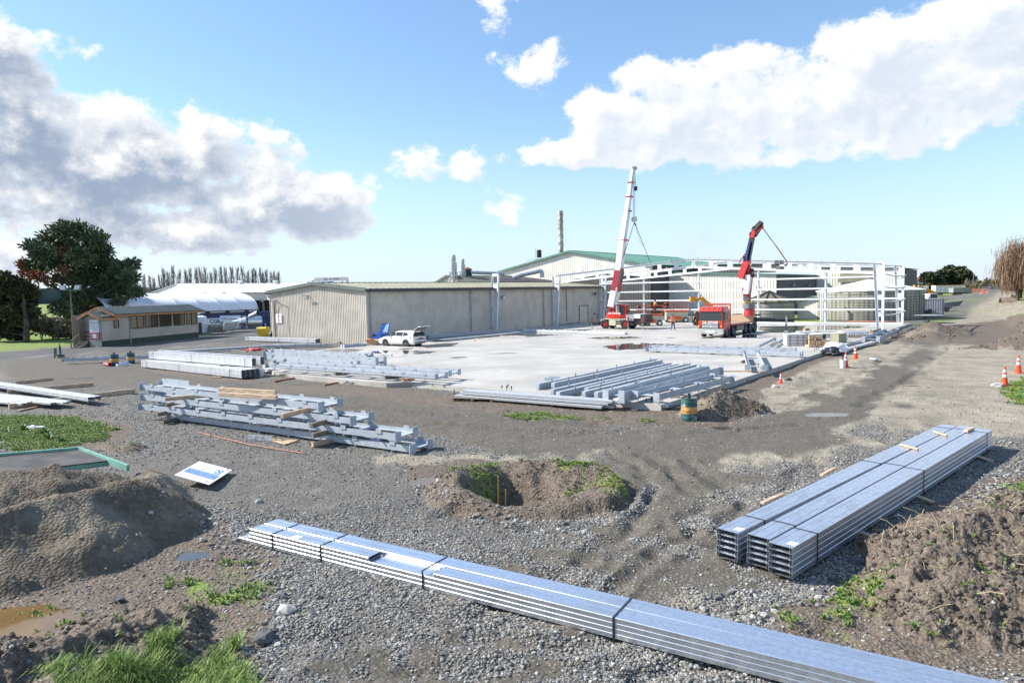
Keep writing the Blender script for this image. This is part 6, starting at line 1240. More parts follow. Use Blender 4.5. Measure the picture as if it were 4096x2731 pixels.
for y in (-.75, -.25, .25, .75): MB().box(.03, .12, y - .08, y + .08, 2.76, 2.83).build('marker_lamp', 'amber', tk)
mb = MB()
for y in (-1.1, -.4, .4, 1.1): mb.bar((2.2, y, 1.1), (2.2, y, 3.1), .08, .08)
o = MB(); o.bar((2.2, -1.2, 3.1), (2.2, 1.2, 3.1), .12, .16); o.build('headboard_rail', 'red', tk)
for y in (-1.15, 1.15): MB().bar((2.2, y, 1.0), (2.2, y, 3.1), .1, .1).build('headboard_post', 'red', tk)
MB().box(2.17, 2.23, -1.12, 1.12, 1.1, 1.95).build('headboard_panel', 'red', tk)
for k in range(9): MB().box(2.25, 8.8, -1.16 + k * .258, -1.16 + k * .258 + .25, 1.14, 1.19).build('deck_plank', 'plank_deck', tk)
for k in range(3): MB().box(8.75, 8.82, -1.18, 1.18, 1.2 + k * .22, 1.41 + k * .22).build('tail_board', 'timber', tk)
MB().box(.4, 9.8, -.42, .42, .6, 1.04).build('chassis', 'darkmetal', tk); MB().box(8.9, 9.9, -1.2, 1.2, 1.0, 1.6).build('crane_frame', 'darkmetal', tk)
# loader crane as parts
YC = 70.6
def cpt(px, py, dy=0): return TI_ @ D(px, py, YC + dy)
def cbar(a, b, w_, h, mat_, name, dy=0, w2=None, h2=None): return MB().bar(cpt(*a, dy), cpt(*b, dy), w_, h, up=(0, 1, 0), w2=w2, h2=h2).build(name, mat_, tk)
MB().cyl(cpt(2998, 1262), cpt(2998, 1230), .62, .5, 14).build('crane_base', 'red', tk, True); MB().cyl(cpt(2996, 1233), cpt(2995, 1212), .62, .62, 16).build('slew_drum', 'midgrey', tk, True); cbar((3008, 1262), (3008, 1236), .5, .5, 'midgrey', 'valve_bank', .6)
cbar((2990, 1213), (2992, 1188), .5, .5, 'red', 'crane_column'); MB().cyl(cpt(2984, 1195, -.4), cpt(2984, 1195, .5), .3, n=14).build('column_pivot', 'midgrey', tk, True); cbar((2986, 1212), (2988, 1204), .55, .6, 'yellow', 'warning_plate', -.05)
cbar((2990, 1200), (2986, 1150), .55, .6, 'dark_red', 'main_boom', 0, .6, .7); cbar((2986, 1176), (2995, 1100), .6, .5, 'white', 'main_boom_face', -.25); cbar((2996, 1172), (3003, 1092), .5, .35, 'dark_red', 'main_boom_side', .05)
MB().cyl(cpt(3004, 1100, -.5), cpt(3004, 1100, .5), .22, n=12).build('knuckle_pivot', 'darkmetal', tk, True); cbar((2998, 1104), (3004, 1086), .55, .6, 'red', 'knuckle_link')
cbar((2964, 1113), (2990, 1042), .6, .62, 'red', 'knuckle_housing', 0, .6, .66); cbar((2990, 1088), (2995, 1060), .5, .5, 'red', 'knuckle_web')
cbar((2988, 1045), (3009, 950), .5, .55, 'black', 'outer_boom', 0, .4, .45); cbar((2984, 1040), (2999, 965), .22, .2, 'ink_blue', 'boom_hose_tray', -.3); cbar((2998, 1035), (3012, 962), .1, .1, 'steel', 'boom_cylinder', -.2)
cbar((3006, 952), (3019, 920), .42, .45, 'red', 'jib_base'); cbar((3014, 925), (3047, 889), .42, .5, 'black', 'jib_arm', 0, .4, .42); cbar((3022, 926), (3050, 904), .3, .34, 'red', 'jib_side', -.1)
cbar((3022, 948), (3044, 915), .12, .12, 'darkmetal', 'jib_cylinder'); MB().tube([cpt(3003, 952), cpt(2999, 940), cpt(3001, 930), cpt(3012, 930)], .07, 6).build('hose_loop', 'black', tk); MB().tube([cpt(3012, 918), cpt(3011, 908), cpt(3020, 906)], .06, 6).build('hose_loop', 'black', tk)
cbar((2974, 1040), (2998, 1033), .7, .16, 'darkmetal', 'boom_bracket', -.1); cbar((3000, 1082), (3014, 1080), .3, .3, 'black', 'valve_block', -.2); cbar((3004, 1096), (3016, 1104), .3, .25, 'darkmetal', 'counter_link', 0)
MB().tube([TI_ @ D(2968, 1256, 70), TI_ @ D(2930, 1258, 68.5)], .05, 5).build('hydraulic_hose', 'black', tk)
a_, b_ = TI_ @ D(3022, 1278, 71.2), TI_ @ D(3175, 1283, 71.2); MB().bar(a_, b_, .4, .42, w2=.3, h2=.3).build('outrigger_beam', 'darkmetal', tk); MB().bar(TI_ @ D(3146, 1268, 71.1), TI_ @ G(3144, 1329, 0), .17, .17).build('outrigger_leg', 'midgrey', tk); MB().cyl(TI_ @ G(3144, 1330, 0), TI_ @ G(3144, 1330, .07), .25, n=12).build('outrigger_pad', 'steel', tk); MB().bar(TI_ @ D(3016, 1262, 71), TI_ @ D(3040, 1258, 71), .2, .16).build('tail_lamp_arm', 'black', tk)
def sling(label, pts, mat_, Y, rad=.045, dy=None):
    return tag(MB().tube([D(px, py, y_) for (px, py), y_ in zip(pts, Y)], rad, 5).build('lifting_sling', mat_), label, 'sling', 'lifting slings')
sling('dark blue upper half of the sling hanging from the loader crane tip', [(3052, 914), (3104, 984)], 'ink_blue', (70.6, 72)); sling('red lower half of the sling from the loader crane tip to the rafter', [(3104, 984), (3146, 1044), (3150, 1058)], 'dark_red', (72, 73.3, 73.4), .06); sling('short red sling left of the loader crane boom', [(2980, 1016), (2962, 1042), (2957, 1052)], 'dark_red', (74, 74.5, 74.6), .06)
for k, (px, w_) in enumerate(((3120, 38),)):
    pass
MB().bar(D(3098, 1049, 71.9), D(3136, 1049, 71.5), .03, .42).build('splice_plate', 'midgrey', pf); MB().bar(D(3103, 1071, 71.9), D(3136, 1072, 71.5), .03, .3).build('splice_plate', 'midgrey', pf); MB().bar(D(3117, 1044, 71.7), D(3117, 1074, 71.7), .03, .3, up=(0, 1, 0)).build('splice_plate', 'midgrey', pf)
# ---- red mobile crane
k0 = (G(2416, 1315, 0) + G(2500, 1316, 0)) / 2; mc = thing('mobile_crane', 'red and beige mobile crane with raised telescopic boom', 'crane', (k0.x, k0.y, 0), rz_of(-VV)); MI = root_inv(mc)
YM = k0.y
def mp(px, py, dy=0): return MI @ D(px, py, YM + dy)
for x in (-1.38, 1.38):
    for y, f in ((.25, -1), (2.0, 1)): wheel(mc, (x, y, .56), .56, .42, 'dark_red', face=f, hub='rust_red')
MB().box(-2.35, 2.9, .15, 2.1, .55, .85).build('chassis', 'darkmetal', mc)
mb = MB(); loft(mb, [[(-2.0, .05, .95), (-2.0, 2.2, .95), (-2.0, 2.2, 1.06), (-2.0, .05, 1.06)], [(-1.4, .02, 1.15), (-1.4, 2.2, 1.15), (-1.4, 2.2, 1.24), (-1.4, .02, 1.24)], [(2.0, .02, 1.15), (2.0, 2.2, 1.15), (2.0, 2.2, 1.24), (2.0, .02, 1.24)], [(2.4, .05, .95), (2.4, 2.2, .95), (2.4, 2.2, 1.06), (2.4, .05, 1.06)]]); mb.build('deck_guard', 'lift_cream', mc)
MB().box(-.75, .15, .02, .3, .42, 1.12).build('side_locker', 'lift_cream', mc)
for k in range(3): MB().box(.18, .78, .04, .3, .45 + k * .27, .52 + k * .27).build('step', 'lift_cream', mc)
MB().lathe([(0, 1.22), (.9, 1.22), (.9, 1.38), (0, 1.38)], (.0, 1.1, 0), 20).build('slew_ring', 'darkmetal', mc)
mb = MB(); loft(mb, [[(-1.25, .35, 1.35), (-1.25, 1.9, 1.35), (-1.25, 1.9, 2.0), (-1.25, .35, 2.0)], [(-.9, .1, 1.3), (-.9, 2.15, 1.3), (-.9, 2.15, 2.02), (-.9, .1, 2.02)], [(.75, .1, 1.3), (.75, 2.15, 1.3), (.75, 2.15, 2.02), (.75, .1, 2.02)], [(1.0, .3, 1.35), (1.0, 2, 1.35), (1.0, 2, 2.0), (1.0, .3, 2.0)]]); mb.build('counterweight', 'red', mc, True)
text('lettering', 'C.R. TAYLOR', .3, 'white', mc, frame((-.05, .085, 1.88), (1, 0, 0), (0, 0, 1)), bold=.012)
for x in (-1.05, .55): MB().box(x, x + .16, .08, .1, 1.55, 1.65).build('reflector', 'amber', mc)
mb = MB(); loft(mb, [[(.1, .15, 2.0), (.1, 1.0, 2.0), (.1, 1.0, 2.75), (.1, .15, 2.75)], [(.25, .12, 1.4), (.25, 1.02, 1.4), (.25, 1.0, 2.95), (.25, .14, 2.95)], [(1.2, .12, 1.3), (1.2, 1.02, 1.3), (1.2, 1.0, 2.98), (1.2, .14, 2.98)], [(1.65, .12, 1.3), (1.65, 1.02, 1.3), (1.5, 1.0, 2.9), (1.5, .14, 2.9)]]); mb.build('cab', 'dark_red', mc)
MB().box(.16, .62, .105, .118, 2.05, 2.8).build('cab_side_window', 'pipe_grey', mc); MB().box(.72, 1.3, .105, .118, 1.75, 2.78).build('cab_door_window', 'glass', mc); MB().add([(1.665, .16, 1.7), (1.665, .98, 1.7), (1.525, .96, 2.82), (1.525, .18, 2.82)], [(0, 1, 2, 3)]).build('cab_windscreen', 'glass', mc); MB().box(.1, .85, .1, .9, 2.98, 3.03).build('cab_roof', 'white', mc)
MB().box(-.95, -.15, .3, 1.6, 2.0, 2.75).build('winch_housing', 'dark_red', mc); MB().cyl((-.55, .27, 2.35), (-.55, .31, 2.35), .16, n=12).build('winch_port', 'black', mc)
mb = MB(); mb.hexa([(1.55, .05, 1.0), (2.55, .05, 1.0), (2.55, 2.1, 1.0), (1.55, 2.1, 1.0)], [(1.55, .05, 1.75), (2.5, .05, 1.7), (2.5, 2.1, 1.7), (1.55, 2.1, 1.75)]); mb.build('engine_hood', 'pipe_grey', mc); MB().box(2.5, 3.4, .1, 2.0, 1.3, 1.78).build('white_locker', 'white', mc); MB().box(3.4, 4.1, .2, 1.95, .75, 1.72).build('radiator', 'darkmetal', mc)
for k in range(5): MB().box(3.45, 3.95, .17, .2, .9 + k * .15, .96 + k * .15).build('louvre', 'midgrey', mc)
MB().box(2.4, 3.4, .3, 1.9, .65, 1.3).build('rear_frame', 'darkmetal', mc)
for x, r_ in ((-3.05, 1), (1.95, 1), (3.9, 0)):
    MB().box(x - .35 if x < 0 else x, x + .9 if x < 0 else x + .7, -.1, .3, .45, .72).build('outrigger_box', 'black', mc); MB().cyl((x, -.15, .75), (x, -.15, 1.45), .09, n=8).build('outrigger_jack', 'dark_red', mc); MB().cyl((x, -.15, .06), (x, -.15, .75), .055, n=8).build('outrigger_rod', 'steel', mc); MB().cyl((x, -.15, 0), (x, -.15, .06), .2, n=10).build('outrigger_pad', 'steel', mc)
MB().tube([(-2.3, .0, 1.2), (-2.35, -.1, 1.9), (-2.75, -.1, 1.9)], .03, 5).build('mirror_arm', 'black', mc); MB().lathe([(0, -.16), (.12, -.12), (.16, 0), (.12, .12), (0, .16)], (-2.8, -.1, 1.85), 10).build('mirror', 'darkmetal', mc)
# boom in sections
bp_ = [(2446, 1228), (2478, 1084), (2484, 962), (2502, 845), (2514, 785), (2523, 730), (2530, 690)]
def bsec(a, b, wa, wb, mt, nm, dy=1.0): return MB().bar(mp(*a, dy), mp(*b, dy), wa, wa * 1.15, up=(0, 1, 0), w2=wb, h2=wb * 1.15).build(nm, mt, mc)
bsec((2449, 1228), (2462, 1165), .85, .85, 'white', 'boom_foot'); bsec((2462, 1165), (2478, 1083), .87, .87, 'dark_red', 'boom_base'); bsec((2474, 1100), (2490, 962), .74, .70, 'white', 'boom_section'); bsec((2490, 962), (2508, 845), .64, .58, 'white', 'boom_section'); bsec((2508, 845), (2516, 788), .52, .48, 'white', 'boom_section'); bsec((2516, 788), (2523, 731), .44, .40, 'white', 'boom_section'); bsec((2523, 731), (2530, 678), .36, .34, 'white', 'boom_section')
for a_, w_ in (((2490, 962), .78), ((2508, 845), .66), ((2516, 788), .58), ((2523, 731), .5)): p = mp(*a_, 1.0); MB().box(p.x - w_ * .55, p.x + w_ * .75, p.y - w_ / 2, p.y + w_ / 2, p.z - .09, p.z + .09).build('boom_collar', 'dark_red', mc)
bsec((2466, 1160), (2487, 1072), .25, .25, 'dark_red', 'boom_winch', .3); bsec((2480, 1130), (2490, 1075), .3, .3, 'darkmetal', 'fly_jib', .2)
MB().bar(mp(2526, 676, 1), mp(2541, 676, 1), .34, .5).build('boom_head', 'white', mc); MB().cyl(mp(2540, 674, .8), mp(2540, 674, 1.2), .26, n=12).build('sheave', 'steel', mc)
bsec((2452, 1230), (2468, 1150), .2, .16, 'steel', 'boom_ram', -.2)
for px in (2533, 2536, 2540): MB().tube([mp(px, 680, 1), mp(px, 868, 1)], .02, 4).build('hoist_rope', 'darkmetal', mc)
MB().tube([mp(2539, 684, 1), mp(2543, 745, 1)], .02, 4).build('aux_rope', 'darkmetal', mc); p = mp(2543, 746, 1); MB().box(p.x - .17, p.x + .17, p.y - .12, p.y + .12, p.z - .5, p.z).build('aux_hook', 'darkmetal', mc)
p = mp(2537, 868, 1); MB().box(p.x - .3, p.x + .3, p.y - .16, p.y + .16, p.z - .55, p.z).build('hook_block', 'offwhite', mc); MB().tube([p + Vector((0, 0, -.55)), p + Vector((.0, 0, -.85)), p + Vector((.15, 0, -1.0)), p + Vector((.25, 0, -.85))], .06, 6).build('hook', 'midgrey', mc)
sling('thin dark chain from the mobile crane hook towards its boom', [(2537, 890), (2512, 970), (2489, 1040)], 'darkmetal', (84, 83.6, 83.2), .035); sling('left chain from the mobile crane hook to the rafter', [(2538, 890), (2557, 960), (2577, 988)], 'steel', (84, 84, 84), .025); sling('right chain from the mobile crane hook to the rafter', [(2539, 890), (2575, 985), (2604, 1056)], 'darkmetal', (84, 84, 84), .035)
# ---- scissor lifts
def scissor(label, p, rz, dz, L=3.2, Wd=1.7):
    r = thing('scissor_lift', label, 'scissor lift', p, rz, 'orange scissor lifts')
    for x in (-1.15, 1.15):
        for y, f in ((-Wd / 2, -1), (Wd / 2, 1)): wheel(r, (x, y, .36), .36, .25, 'white', face=f)
    MB().box(-1.5, 1.5, -.75, .75, .35, .62).build('chassis', 'lift_cream', r); MB().box(-.8, .6, -.83, -.72, .4, .85).build('side_cover', 'lift_orange', r)
    for k in range(3): z = .68 + k * (dz - .75) / 3; MB().bar((-1.2, -.55, z), (1.2, -.55, z + (dz - .75) / 3 - .05), .1, .12).build('scissor_arm', 'lift_cream', r); MB().bar((1.2, -.62, z), (-1.2, -.62, z + (dz - .75) / 3 - .05), .1, .12).build('scissor_arm', 'lift_cream', r)
    MB().box(-1.5, 1.45, -.7, .7, .64, dz - .12).build('pack', 'lift_cream', r); MB().box(-L / 2, L / 2, -.82, .82, dz - .12, dz + .1).build('deck', 'lift_orange', r)
    for z in (.58, 1.12):
        MB().tube([(-L / 2, -.8, dz + z), (L / 2, -.8, dz + z), (L / 2, .8, dz + z), (-L / 2, .8, dz + z), (-L / 2, -.8, dz + z)], .03, 5).build('guard_rail', 'lift_orange', r)
    for x in (-L / 2, -L / 6, L / 6, L / 2):
        for y in (-.8, .8): MB().bar((x, y, dz + .1), (x, y, dz + 1.12), .055, .055).build('rail_post', 'lift_orange', r)
    MB().box(-L / 2 + .1, -L / 2 + .4, -.7, -.35, dz + .85, dz + 1.25).build('control_box', 'black', r); return r
pA = G(2606, 1304, 0); scissor('nearer orange scissor lift with a worker standing in its basket', (pA.x, pA.y + .9, 0), R(-6), 1.45)
pB = G(2712, 1290, 0); scissor('farther orange scissor lift behind the walking worker', (pB.x, pB.y + .9, 0), R(-4), 1.62)
# ---- yellow telehandler behind the truck
p = G(2800, 1302, 0); th = thing('telehandler', 'yellow boom machine mostly hidden behind the red truck', 'telehandler', p, 0); Y0 = p.y; TH = root_inv(th)
def tp(px, py, dy=0): return TH @ D(px, py, Y0 + dy)
MB().bar(tp(2845, 1226), tp(2804, 1192), .42, .5, up=(0, 1, 0)).build('boom', 'machine_yellow', th); MB().bar(tp(2804, 1193), tp(2778, 1201), .4, .42, up=(0, 1, 0)).build('boom_elbow', 'machine_yellow', th); MB().bar(tp(2760, 1197), tp(2780, 1197), .7, .62).build('head_block', 'machine_yellow', th); MB().bar(tp(2764, 1204), tp(2784, 1204), .5, .1).build('head_base', 'darkmetal', th)
for x in (2763, 2769, 2775): MB().bar(tp(x, 1206, -.3), tp(x, 1187, -.3), .07, .07).build('head_slat', 'amber', th)
MB().box(-.6, 2.6, -.8, 1.0, .5, 1.4).build('body', 'machine_yellow', th); MB().box(.3, 1.6, -.5, .7, 1.4, 2.3).build('cab', 'glass', th)
for x in (-.2, 2.2):
    for y, f in ((-.9, -1), (1.0, 1)): wheel(th, (x, y, .55), .55, .35, 'machine_yellow', face=f)
# ---- far vehicles at right
def trailer(label, x0, x1, yt, yb, Dp, mat_, slope=0, stripes=True):
    a, b = D(x0, yb, Dp), D(x1, yb, Dp); zt = D((x0 + x1) / 2, yt, Dp).z; zb = D((x0 + x1) / 2, yb, Dp).z; L = b.x - a.x; r = thing('bulk_trailer', label, 'trailer', (a.x, Dp, max(zb, -.2)), 0, 'bulk trailers parked at the far right'); h = zt - max(zb, -.2)
    MB().hexa([(0, 0, .9), (L - slope * 2, 0, .9), (L - slope * 2, 2.4, .9), (0, 2.4, .9)], [(0, 0, h), (L, 0, h), (L, 2.4, h), (0, 2.4, h)] if slope == 0 else [(0, 0, h), (L - slope * 5, 0, h), (L - slope * 5, 2.4, h), (0, 2.4, h)]).build('tub', mat_, r)
    n = int(L / 1.6)
    if stripes:
        for k in range(n): MB().box(k * L / n, k * L / n + .08, -.05, 0, 1, h - .1).build('rib', 'pipe_grey', r)
    MB().box(0, L, -.06, 2.46, h - .08, h + .06).build('top_rail', 'machine_yellow', r); MB().box(.2, L - .3, .4, 2.0, .55, .9).build('chassis', 'darkmetal', r)
    for x in (L * .12, L * .22, L * .78, L * .88): wheel(r, (x, .15, .45), .45, .3, 'midgrey')
    return r
trailer('tall pale bulk trailer in the middle of the far row', 3742, 3858, 1141, 1180, 236, 'white'); trailer('low grey bulk trailer in front of the tall one', 3813, 3915, 1151, 1180, 228, 'pipe_grey', .35, False); trailer('pale bulk trailer end at the left of the far row', 3678, 3714, 1141, 1178, 240, 'white')
p = G(3762, 1264); container('grey_container', 'blue-grey shipping container beside the big tank', p + VV * 5.9 - Vector((0, 0, .0)), -VV, 6.06, 'cont_grey')
p = D(3716, 1192, 118); r = thing('utility_truck', 'white cab of a vehicle showing above the grey container', 'vehicle', (p.x, p.y, GZ), 0)
zr = D(3735, 1174, 118).z - GZ; mb = MB(); loft(mb, [[(-.2, 0, .6), (-.2, 1.7, .6), (-.2, 1.6, zr - .9), (-.2, .1, zr - .9)], [(.25, 0, .6), (.25, 1.7, .6), (.25, 1.6, zr), (.25, .1, zr)], [(1.5, 0, .6), (1.5, 1.7, .6), (1.45, 1.6, zr), (1.45, .1, zr)], [(1.85, 0, .6), (1.85, 1.7, .6), (1.85, 1.6, zr - .8), (1.85, .1, zr - .8)]]); mb.build('cab', 'white', r); MB().add([(.25, -.03, zr - .75), (1.5, -.03, zr - .75), (1.4, .07, zr - .12), (.35, .07, zr - .12)], [(0, 1, 2, 3)]).build('rear_window', 'glass', r); MB().box(-.3, 4, 0, 1.7, .5, 1.2).build('body', 'midgrey', r)
for x in (.3, 3.2): wheel(r, (x, .1, .38), .38, .25, 'midgrey')
ex = thing('excavator', 'orange-yellow excavator boom showing behind the big tank roof', 'excavator', D(3690, 1200, 128) * 1.0, 0); ex.location.z = GZ; EI = root_inv(ex)
def ep(px, py): return EI @ D(px, py, 128)
MB().bar(ep(3735, 1172), ep(3712, 1161), .5, .9, up=(0, 1, 0), h2=.8, w2=.5).build('boom_lower', 'machine_yellow', ex); MB().bar(ep(3714, 1161), ep(3666, 1150), .5, .7, up=(0, 1, 0), w2=.4, h2=.45).build('boom_upper', 'machine_yellow', ex); MB().bar(ep(3655, 1144), ep(3672, 1151), .4, .55, up=(0, 1, 0)).build('stick', 'machine_yellow', ex); MB().bar(ep(3664, 1152), ep(3668, 1190), .3, .3, up=(0, 1, 0)).build('bucket_arm', 'darkmetal', ex); MB().box(.5, 3, -1, 1, 1, 2.2).build('house', 'machine_yellow', ex); MB().box(.2, 3.4, -1.2, 1.2, 0, .9).build('tracks', 'darkmetal', ex)
# far right compound: red-white container, fence, tank, generator
a = D(3954, 1182, 190); r = container('red_white_container', 'weathered red and white container behind the far site fence', (a.x, a.y, GZ + .5), (1, .1, 0), 2.6, 'rust_red', 6, 2.7)
MB().box(.1, 2.3, -.08, -.04, .3, 2.5).build('painted_door', 'offwhite', r)
def mesh_panel(label, p, q_, h=2.0):
    r = thing('fence_panel', label, 'fence panel', p, 0, 'mesh site fence panels at the far right'); d = Vector(q_) - Vector(p); d.z = 0
    MB().tube([(0, 0, 0), (0, 0, h), d + Vector((0, 0, h)), d, (0, 0, 0)], .05, 4).build('frame', 'steel', r)
    mb = MB(); n = 14
    for k in range(1, n): mb.bar(d * k / n, d * k / n + Vector((0, 0, h)), .015, .015)
    for k in range(1, 8): mb.bar(Vector((0, 0, h * k / 8)), d + Vector((0, 0, h * k / 8)), .015, .015)
    tag(mb.build('wire_mesh', 'steel', r), kind='stuff')
mesh_panel('left panel of the far mesh fence', D(3929, 1180, 170), D(3958, 1178, 172), 2.0); mesh_panel('middle panel of the far mesh fence', D(3958, 1178, 172), D(3987, 1178, 172), 2.0); mesh_panel('right panel of the far mesh fence', D(3990, 1178, 172), D(4014, 1186, 160), 2.0)
p = D(3950, 1190, 158); r = thing('plastic_tank', 'white plastic tank with green lid by the far fence', 'tank', (p.x, p.y, GZ), 0); MB().lathe([(0, 0), (.75, 0), (.75, 1.2), (.5, 1.35), (0, 1.35)], (0, 0, 0), 14).build('drum', 'offwhite', r, True); MB().lathe([(.5, 1.35), (.45, 1.55), (0, 1.6)], n=12).build('lid', 'mint', r); 
p = D(3972, 1192, 152); r = thing('generator', 'small dark generator set beside the white plastic tank', 'generator', (p.x, p.y, GZ), 0); MB().box(-.8, .3, -.5, .5, .25, 1.4).build('housing', 'pipe_grey', r); MB().box(.3, 1.3, -.5, .5, .25, .8).build('engine', 'black', r); MB().box(-.9, 1.6, -.55, .55, 0, .2).build('skid', 'darkmetal', r)
r = tag(MB().tube([D(3918, 1186, 168), D(3930, 1176, 169), D(3945, 1180, 170), D(3952, 1172, 170)], .5, 6).build('orange_netting', 'orange_net'), 'heap of orange safety netting by the far fence', 'netting')
# rusty hopper structure behind the big tank
r = thing('log_hopper', 'rusty steel hopper structure with sloping roof behind the big tank', 'hopper', (0, 0, 0)); YH = 165
MB().hexa([D(3602, 1127, YH), D(3672, 1126, YH), D(3680, 1112, YH + 4), D(3610, 1115, YH + 4)], [D(3602, 1125, YH), D(3672, 1124, YH), D(3680, 1109, YH + 4), D(3610, 1112, YH + 4)]).build('roof', 'rust_red', r)
for x in (3608, 3620, 3632, 3644, 3656, 3668, 3680): a = D(x, 1126, YH); MB().bar((a.x, a.y, -.2), a, .25, .25).build('leg', 'rust_red', r); MB().bar((a.x, a.y, a.z - 2.2), (a.x + 1.5, a.y, a.z), .15, .15).build('brace', 'darkmetal', r)
MB().bar(D(3570, 1133, YH), D(3690, 1133, YH), .3, .3).build('walkway', 'steel', r); MB().bar(D(3545, 1120, YH), D(3604, 1127, YH), .8, .9).build('conveyor', 'clad_dark', r)
for x in (3585, 3612, 3640): a = D(x, 1141, YH); MB().box(a.x - 1.0, a.x + 1.0, a.y - .5, a.y + .5, a.z - .7, a.z + .5).build('bin', 'offwhite' if x != 3640 else 'lblue', r)
# ================================================================== vegetation
def leaf_mesh(name, clumps, per, size, mats, seed=0, flat=.5, droop=0., asp=.3, shell=.55):
    """clumps: (centre, rx, ry, rz, material index, density)"""
    g = np.random.default_rng(seed); Vs = []; Ms = []
    for (c, rx, ry, rz, mi, dn) in clumps:
        n = max(8, int(per * dn)); d = g.normal(size=(n, 3)); d /= np.linalg.norm(d, axis=1)[:, None]
        rad = (shell + (1 - shell) * g.random(n)) * (1 + .22 * np.sin(d[:, 0] * 5 + c[0]) * np.cos(d[:, 2] * 4 + c[1]))
        p = np.array([c[0], c[1], c[2]]) + d * rad[:, None] * [rx, ry, rz]
        a = d * .8 + g.normal(size=(n, 3)) * .7 + [0, 0, .35 - droop]; a /= np.linalg.norm(a, axis=1)[:, None]
        b = np.cross(a, g.normal(size=(n, 3))); b /= np.linalg.norm(b, axis=1)[:, None]
        s_ = size * g.uniform(.6, 1.4, n)[:, None]
        q_ = np.stack([p - b * s_ * asp, p + a * s_ * .5 - b * s_ * asp * .2 + b * s_ * asp * 1.1, p + a * s_ * 1.1, p + a * s_ * .5 - b * s_ * asp * 1.3], 1)
        Vs.append(q_.reshape(-1, 3)); Ms.append(np.full(n, mi))
    V_ = np.concatenate(Vs); m_ = np.concatenate(Ms).astype(np.int32); n = len(m_)
    me_ = bpy.data.meshes.new(name); me_.vertices.add(n * 4); me_.vertices.foreach_set('co', V_.astype(np.float32).ravel()); me_.loops.add(n * 4); me_.loops.foreach_set('vertex_index', np.arange(n * 4)); me_.polygons.add(n); me_.polygons.foreach_set('loop_start', np.arange(n) * 4); me_.polygons.foreach_set('loop_total', np.full(n, 4)); me_.polygons.foreach_set('material_index', m_)
    for k in mats: me_.materials.append(M(k))
    me_.update(); return me_
def tree(name, label, base, clumps, mats, per, size, trunk_r, bark='bark', seed=0, group=None, limbs=True, cat='tree', **kw):
    base = Vector(base); r = thing(name, label, cat, base, 0, group); cl = [((Vector(c[0]) - base), *c[1:]) for c in clumps]
    inst(leaf_mesh('crown', cl, per, size, mats, seed, **kw), 'crown', r)
    rr = random.Random(seed); mb = MB(); top = max(c[0].z for c in cl); pts = [Vector((0, 0, -.3)), Vector((.15, 0, top * .3)), Vector((-.1, .1, top * .6)), Vector((.1, 0, top * .9))]; mb.tube(pts, trunk_r, 8, [trunk_r * 1.25, trunk_r, trunk_r * .6, trunk_r * .15])
    if limbs:
        for c in cl:
            e = Vector(c[0]); h0 = max(.12, min(.85, e.z / top - .22)) * top; s_ = Vector((0, 0, h0)); mid = s_.lerp(e, .5) + Vector((0, 0, -.05 * (e - s_).length)); mb.tube([s_, mid, e], trunk_r * .3, 5, [trunk_r * .38, trunk_r * .24, trunk_r * .06])
            for k in range(4): t_ = e + Vector((rr.uniform(-1, 1) * c[1], rr.uniform(-1, 1) * c[2], rr.uniform(-.6, .8) * c[3])) * .8; mb.tube([mid.lerp(e, .5), t_], .05, 4, [trunk_r * .14, trunk_r * .03])
    mb.build('trunk', bark, r, True); return r
def cl(px, py, rpx, Y, mi=0, dn=1., sq=.85): 
    k = Y / FPX; return (D(px, py, Y), rpx * k, rpx * k, rpx * k * sq, mi, dn)
YP = 97
pc = []
rp = random.Random(3)
for (x, y, r_, mi, dn) in [(250, 925, 52, 0, 1), (318, 925, 50, 0, 1), (375, 960, 56, 0, 1), (200, 955, 45, 0, 1), (405, 1010, 48, 0, 1), (128, 985, 34, 0, .8), (170, 1010, 50, 0, 1), (260, 990, 60, 0, 1), (320, 1030, 60, 0, 1), (220, 1050, 50, 0, .9), (390, 1070, 55, 0, 1), (150, 1060, 44, 0, .7), (440, 1060, 40, 0, .9), (490, 1075, 44, 0, 1), (530, 1058, 32, 0, 1), (520, 1110, 42, 0, 1), (460, 1120, 50, 0, 1), (400, 1130, 52, 0, 1), (320, 1110, 58, 0, 1), (250, 1110, 42, 0, .8), (500, 1165, 44, 0, 1), (545, 1170, 30, 0, .9), (440, 1180, 48, 0, 1), (370, 1190, 45, 0, 1), (300, 1190, 48, 0, 1), (240, 1230, 45, 0, .9), (290, 1260, 45, 0, .9), (470, 1215, 34, 0, .7), (400, 1235, 36, 0, .7), (330, 1250, 40, 0, .8), (95, 1060, 30, 1, .7), (110, 1095, 34, 1, .7), (145, 1105, 32, 1, .6), (250, 1005, 24, 1, .55), (235, 1030, 18, 1, .4), (200, 1130, 30, 1, .45), (155, 980, 16, 1, .3), (250, 1080, 22, 1, .3)]:
    pc.append(cl(x, y, r_ * .86, YP + rp.uniform(-4, 4) + (-2 if mi else 0), mi, dn * (r_ / 50) ** 2))
b = D(330, 1340, YP); tree('pine_tree', 'tall dark pine with rusty dead branches behind the office', (b.x, b.y, GZ), pc, ['pine', 'pine_dead'], 900, .52, .55, 'bark', 1, asp=.2, shell=.3)
sc1 = [cl(x, y, r_, 86 + rp.uniform(-3, 3), 0, dn * (r_ / 40) ** 2) for x, y, r_, dn in [(20, 1130, 40, 1), (70, 1150, 45, 1), (-30, 1170, 60, 1), (30, 1190, 50, 1), (95, 1200, 45, 1), (60, 1250, 50, 1), (-20, 1260, 60, 1), (120, 1170, 30, .8), (110, 1255, 38, .8), (0, 1310, 45, .8), (70, 1310, 40, .7), (-90, 1220, 60, 1)]]
